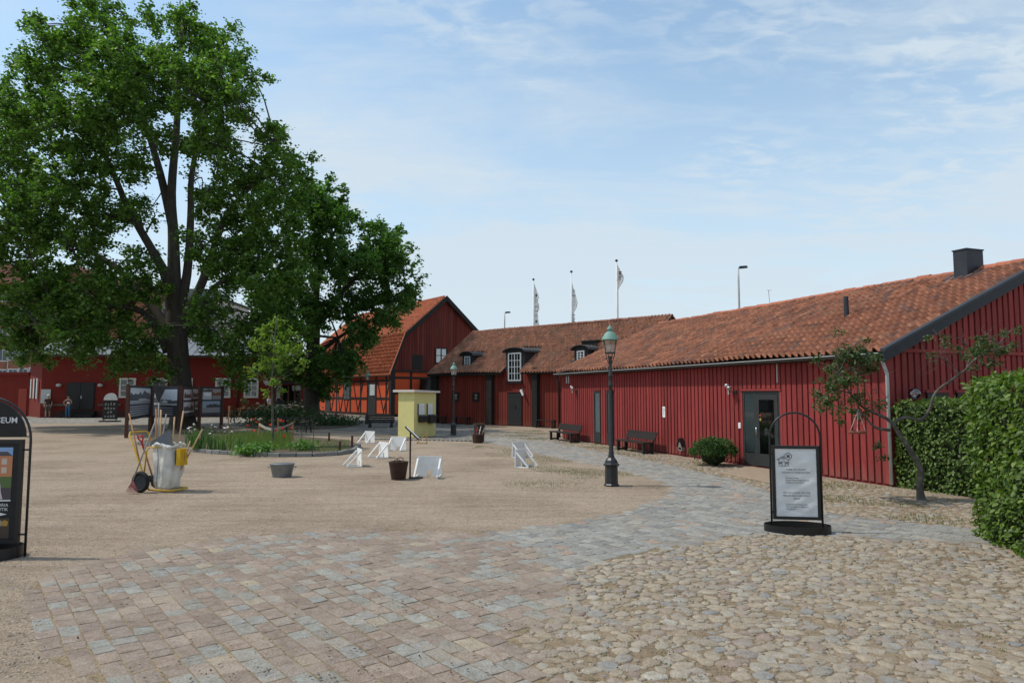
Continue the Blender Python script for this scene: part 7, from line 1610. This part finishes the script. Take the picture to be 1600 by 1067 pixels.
    # advertising stand by the entrance
    g = G(437.5, 655); t = thing('entrance_sign', 'small pale display sign with dark arched top by the glazed entrance', 'sign', g); MB().box(-.35, .35, -.04, .04, .1, 1.1).build('board', M_curtain, t); MB().prism([(.38 * math.cos(math.pi * k / 10), .36 * math.sin(math.pi * k / 10)) for k in range(11)], (0, -.05, 1.1), (1, 0, 0), (0, 0, 1), (0, .1, 0)).build('header', M_black, t); MB().box(-.4, .4, -.2, .2, 0, .1).build('foot', M_black, t)
small_things()

# ------------------------------------------------------------------ flags and masts behind the roofs
M_flag = mat('white_flag_cloth', (0.82, 0.82, 0.79), None, rough=.8, transl=.45)
def flag(px, ptop, Y, label, top, prof, txt):
    """prof: (drop from the pole top in px, width px) outline of the hanging cloth"""
    p = atY(px, ptop, Y); s = Y / F; t = thing('flagpole', label, 'flagpole', (p.x, p.y, 0), 0, 'flagpoles behind the dormer range'); H = p.z
    MB().tube([(0, 0, 0), (0, 0, H)], [.09, .045], 10).build('pole', M_white, t, True); MB().lathe([(.02, -.02), (.11, .05), (.11, .11), (.02, .18)], 10, (0, 0, H)).build('finial', M_grey, t, True)
    vs = []; fs = []; nx = 8; m = len(prof)
    for i, (dz, w) in enumerate(prof):
        for k in range(nx + 1): u = k / nx; vs.append((.05 + w * s * u, .22 * math.sin(u * 7 + i * .55) * u * min(1, w / 8), H - dz * s - .10 * u * u))
    for i in range(m - 1):
        for k in range(nx): q = i * (nx + 1) + k; fs.append((q, q + 1, q + nx + 2, q + nx + 1))
    cl = MB().add(vs, fs).build('flag_cloth', M_flag, t, True)
    for ch, dz, x in txt: text('lettering', ch, .34, mat('faded_ink', (0.16, 0.16, 0.15), None), cl, (.05 + x * s, -.30, H - dz * s), (R(90), R(-82), 0), 'CENTER', 0, .004)
    return t
flag(833.5, 438, 59, 'flagpole with limp white banner lettered MUSEUM, farthest toward the barn', 0, [(4, .3), (10, 3), (18, 6), (25, 8), (31, 5.5), (36, 7.5), (44, 8.5), (50, 6), (60, 6.5), (72, 8), (95, 9), (115, 9)], [('M', 66, 3.4), ('U', 57, 3.4), ('S', 49.5, 3.4), ('E', 42.5, 3.2), ('U', 33, 4), ('M', 25, 3.5)])
flag(892.7, 426, 54.5, 'middle flagpole with banner folded narrow below its belly', 0, [(16, .3), (24, 3), (34, 6.5), (46, 9), (54, 7), (61, 3), (70, 3), (84, 3.5), (110, 4)], [('M', 80, 1.8), ('U', 74, 1.8), ('S', 68, 1.8), ('E', 37, 2.4), ('U', 30, 2.2)])
flag(963.3, 409, 50, 'tallest flagpole with emblem banner belly out above the lamp post', 0, [(4, .3), (10, 4.5), (16, 8.5), (22, 11), (30, 9), (37, 4), (43, 1.2), (70, 1.2), (90, 1.2)], [('M', 19, 3.5), ('U', 24, 5.0), ('W', 27, 3)])
def mast(px, ptop, Y, label):
    p = atY(px, ptop, Y); t = thing('street_light', label, 'street light', (p.x, p.y, 0), 0, 'street lights beyond the roofs'); H = p.z
    MB().tube([(0, 0, 0), (0, 0, H - 1.2), (0, 0, H)], [.12, .09, .07], 8).build('mast', M_whitem, t, True); MB().tube([(0, 0, H - .05), (.3, 0, H + .05)], .05, 6).build('arm', M_whitem, t); MB().hexa([(.05, -.18, H - .05), (.80, -.2, H + .02), (.80, .2, H + .02), (.05, .18, H - .05), (.1, -.14, H + .16), (.7, -.16, H + .2), (.7, .16, H + .2), (.1, .14, H + .16)]).build('lamp_head', M_sheet, t)
mast(1153.5, 419, 60, 'street light mast rising behind the long hall roof'); mast(788.5, 489, 92, 'distant street light mast behind the dormer range')
p = RB.plane(1219, 470, zE + .2, kR); q = RB.wld(p.x, ridgeY + 1.2, 0)
qq = atY(1217, 460, q.y); t = thing('roof_antenna', 'thin wire antenna on the far side of the hall ridge', 'antenna', RB.wld(RB.loc(qq).x, ridgeY + .05, zE + kR * ridgeY + .1)); MB().tube([(0, 0, -.1), (-.04, 0, .62)], .012, 5).build('rod', M_whitem, t); MB().tube([(-.10, 0, .62), (.06, 0, .62)], .008, 4).build('cross_piece', M_whitem, t)
# ------------------------------------------------------------------ people
def skin_obj(name, joints, edges, radii, material, parent, root=0, levels=2):
    me = bpy.data.meshes.new(name); me.from_pydata([tuple(j) for j in joints], edges, []); me.materials.append(material); o = link(name, me, parent)
    md = o.modifiers.new('skin', 'SKIN'); md.use_smooth_shade = True
    if not me.skin_vertices:
        bpy.context.view_layer.objects.active = o
    sv = me.skin_vertices[0].data
    for i, r_ in enumerate(radii): sv[i].radius = r_ if isinstance(r_, tuple) else (r_, r_)
    sv[root].use_root = True
    sb = o.modifiers.new('sub', 'SUBSURF'); sb.levels = levels; sb.render_levels = levels
    return o
def sphere(name, c, r, m, parent, sx=1, sy=1, sz=1):
    n, k = 14, 10; return MB().lathe([(max(.002, r * math.sin(math.pi * i / k)), -r * sz * math.cos(math.pi * i / k)) for i in range(k + 1)], n, c, 0, sx, sy).build(name, m, parent, True)
M_skin = mat('skin', (0.45, 0.25, 0.18), None, rough=.55)
def person(label, g, rot, h, arms, legs, shirt, trousers, shoes, hair, sleeve=True, shorts=False, cap=None, torso_w=.17, extra=None):
    """local frame: faces -Y. arms: ((elbow, wrist), (elbow, wrist)) left then right; legs: ((knee, ankle), ...)"""
    t = thing('person', label, 'person', g, rot); s = h / 1.75; V = lambda p: Vector(p) * s
    J = [V((0, 0, .95)), V((0, 0, 1.12)), V((0, .01, 1.32)), V((0, 0, 1.47)), V((0, -.01, 1.56)), V((0, -.02, 1.64)), V((0, -.01, 1.72))]
    E = [(0, 1), (1, 2), (2, 3), (3, 4), (4, 5), (5, 6)]; Rr = [(.125 * s, .10 * s), (.115 * s, .09 * s), (.14 * s, .10 * s), (.07 * s, .06 * s), .052 * s, .085 * s, .075 * s]
    for k, sg in enumerate((-1, 1)):
        e, w = arms[k]; hnd = V(w) + (V(w) - V(e)).normalized() * .07 * s; tip = hnd + (V(w) - V(e)).normalized() * .09 * s; b = len(J)
        J += [V((sg * torso_w, 0, 1.40)), V(e), V(w), hnd, tip]; E += [(2, b), (b, b + 1), (b + 1, b + 2), (b + 2, b + 3), (b + 3, b + 4)]; Rr += [.058 * s, .042 * s, .030 * s, (.034 * s, .022 * s), (.015 * s, .010 * s)]
        b2 = len(J); side = (V(w) - V(e)).normalized().cross(Vector((0, 1, 0))); J.append(hnd + Vector((-sg * .035, -.02, .0)) * s); E.append((b + 3, b2)); Rr.append(.011 * s)
    for k, sg in enumerate((-1, 1)):
        kn, an = legs[k]; b = len(J); J += [V((sg * .09, 0, .88)), V(kn), V(an), V((an[0], an[1] - .02, .045)), V((an[0] + sg * .02, an[1] - .15, .035))]
        E += [(0, b), (b, b + 1), (b + 1, b + 2), (b + 2, b + 3), (b + 3, b + 4)]; Rr += [.085 * s, .058 * s, .040 * s, .042 * s, .030 * s]
    skin_obj('body', J, E, Rr, M_skin, t)
    # head details
    hd = V((0, -.015, 1.66)); sphere('nose', hd + V((0, -.098, -.005)), .014 * s, M_skin, t)
    for q in (-1, 1): sphere('ear', hd + V((q * .083, .01, -.005)), .022 * s, M_skin, t, .5); sphere('eye', hd + V((q * .032, -.083, .018)), .010 * s, M_dark, t)
    if cap: sphere('cap', hd + V((0, .0, .045)), .096 * s, cap, t, 1, 1.05, .75); MB().box(-.07 * s, .07 * s, hd.y - .17 * s, hd.y - .06 * s, hd.z + .05 * s, hd.z + .062 * s).build('cap_peak', cap, t)
    else: sphere('hair', hd + V((0, .022, .028)), .098 * s, hair, t, .98, .95, .95)
    # clothes follow the body
    SJ = [V((0, 0, .93)), V((0, 0, 1.12)), V((0, .01, 1.32)), V((0, .0, 1.435))]; SE = [(0, 1), (1, 2), (2, 3)]; SR = [(.14 * s, .115 * s), (.132 * s, .105 * s), (.158 * s, .115 * s), (.085 * s, .075 * s)]
    if sleeve:
        for k, sg in enumerate((-1, 1)):
            e, w = arms[k]; b = len(SJ); a0 = V((sg * torso_w, 0, 1.40)); SJ += [a0, a0.lerp(V(e), .75)]; SE += [(2, b), (b, b + 1)]; SR += [.070 * s, .060 * s]
    skin_obj('shirt', SJ, SE, SR, shirt, t, 1)
    TJ = [V((0, 0, 1.0)), V((0, 0, .93))]; TE = [(0, 1)]; TR = [(.132 * s, .11 * s), (.145 * s, .12 * s)]
    for k, sg in enumerate((-1, 1)):
        kn, an = legs[k]; b = len(TJ); hp = V((sg * .09, 0, .86)); TJ += [hp, V(kn)]; TE += [(1, b), (b, b + 1)]; TR += [.098 * s, .075 * s]
        if not shorts: TJ.append(V((an[0], an[1], .10))); TE.append((b + 1, b + 2)); TR.append(.062 * s)
    skin_obj('trousers', TJ, TE, TR, trousers, t, 1)
    for k, sg in enumerate((-1, 1)):
        an = legs[k][1]; MB().lathe([(.045 * s, 0), (.052 * s, .02 * s), (.048 * s, .06 * s), (.035 * s, .085 * s)], 12, (an[0] * s, (an[1] - .06) * s, 0), 0, 1.0, 2.4).build('shoe', shoes, t, True)
    if extra: extra(t, s)
    return t
Mc = lambda n, c: mat('cloth_' + n, c, None, rough=.9)
stand_legs = lambda a=0.0, b=0.0: (((-.10, -.02 + a, .50), (-.11, .02 + a * 1.4, .09)), ((.10, -.02 + b, .50), (.11, .02 + b * 1.4, .09)))
def man_extra(t, s): MB().box(-.16 * s, .16 * s, .12 * s, .24 * s, 1.02 * s, 1.42 * s).build('backpack', Mc('olive', (0.05, 0.045, 0.03)), t, bevel=.04)
person('man in white cap, brown shirt and grey shorts walking past the notice board', G(74, 652.8), R(25), 1.82, (((-.24, .02, 1.15), (-.22, -.12, .92)), ((.24, .02, 1.15), (.22, -.12, .92))), (((-.10, -.10, .50), (-.11, -.12, .09)), ((.10, .04, .50), (.11, .20, .09))), Mc('brown', (0.06, 0.032, 0.022)), Mc('grey', (0.10, 0.10, 0.10)), Mc('dark_shoe', (0.03, 0.03, 0.03)), Mc('hair', (0.05, 0.03, 0.02)), True, True, M_white, extra=man_extra)
def bag_extra(t, s): MB().box(-.02 * s, .16 * s, -.17 * s, -.12 * s, 1.10 * s, 1.24 * s).build('held_paper', M_white, t)
person('woman in dark sleeveless top and blue jeans, hand on hip, before the double door', G(105.5, 653), R(8), 1.78, (((-.36, .06, 1.18), (-.18, -.04, .98)), ((.26, .0, 1.14), (.12, -.16, 1.10))), stand_legs(), Mc('plum', (0.05, 0.025, 0.025)), Mc('denim', (0.045, 0.12, 0.20)), Mc('dark_shoe', (0.03, 0.03, 0.03)), Mc('darkhair', (0.02, 0.013, 0.01)), False, False, extra=bag_extra)
def pack_extra(t, s): MB().box(-.17 * s, .17 * s, .12 * s, .30 * s, 1.00 * s, 1.45 * s).build('backpack', Mc('black', (0.015, 0.015, 0.017)), t, bevel=.05)
person('man in white shirt with black backpack walking behind the linden', G(419.5, 652.5), R(75), 1.80, (((-.22, -.06, 1.15), (-.20, -.26, 1.00)), ((.22, .05, 1.15), (.22, -.12, .95))), (((-.10, -.12, .50), (-.11, -.14, .09)), ((.10, .04, .50), (.11, .20, .09))), Mc('white', (0.52, 0.48, 0.48)), Mc('charcoal', (0.02, 0.02, 0.022)), Mc('dark_shoe', (0.03, 0.03, 0.03)), Mc('greyhair', (0.12, 0.09, 0.08)), True, False, extra=pack_extra)
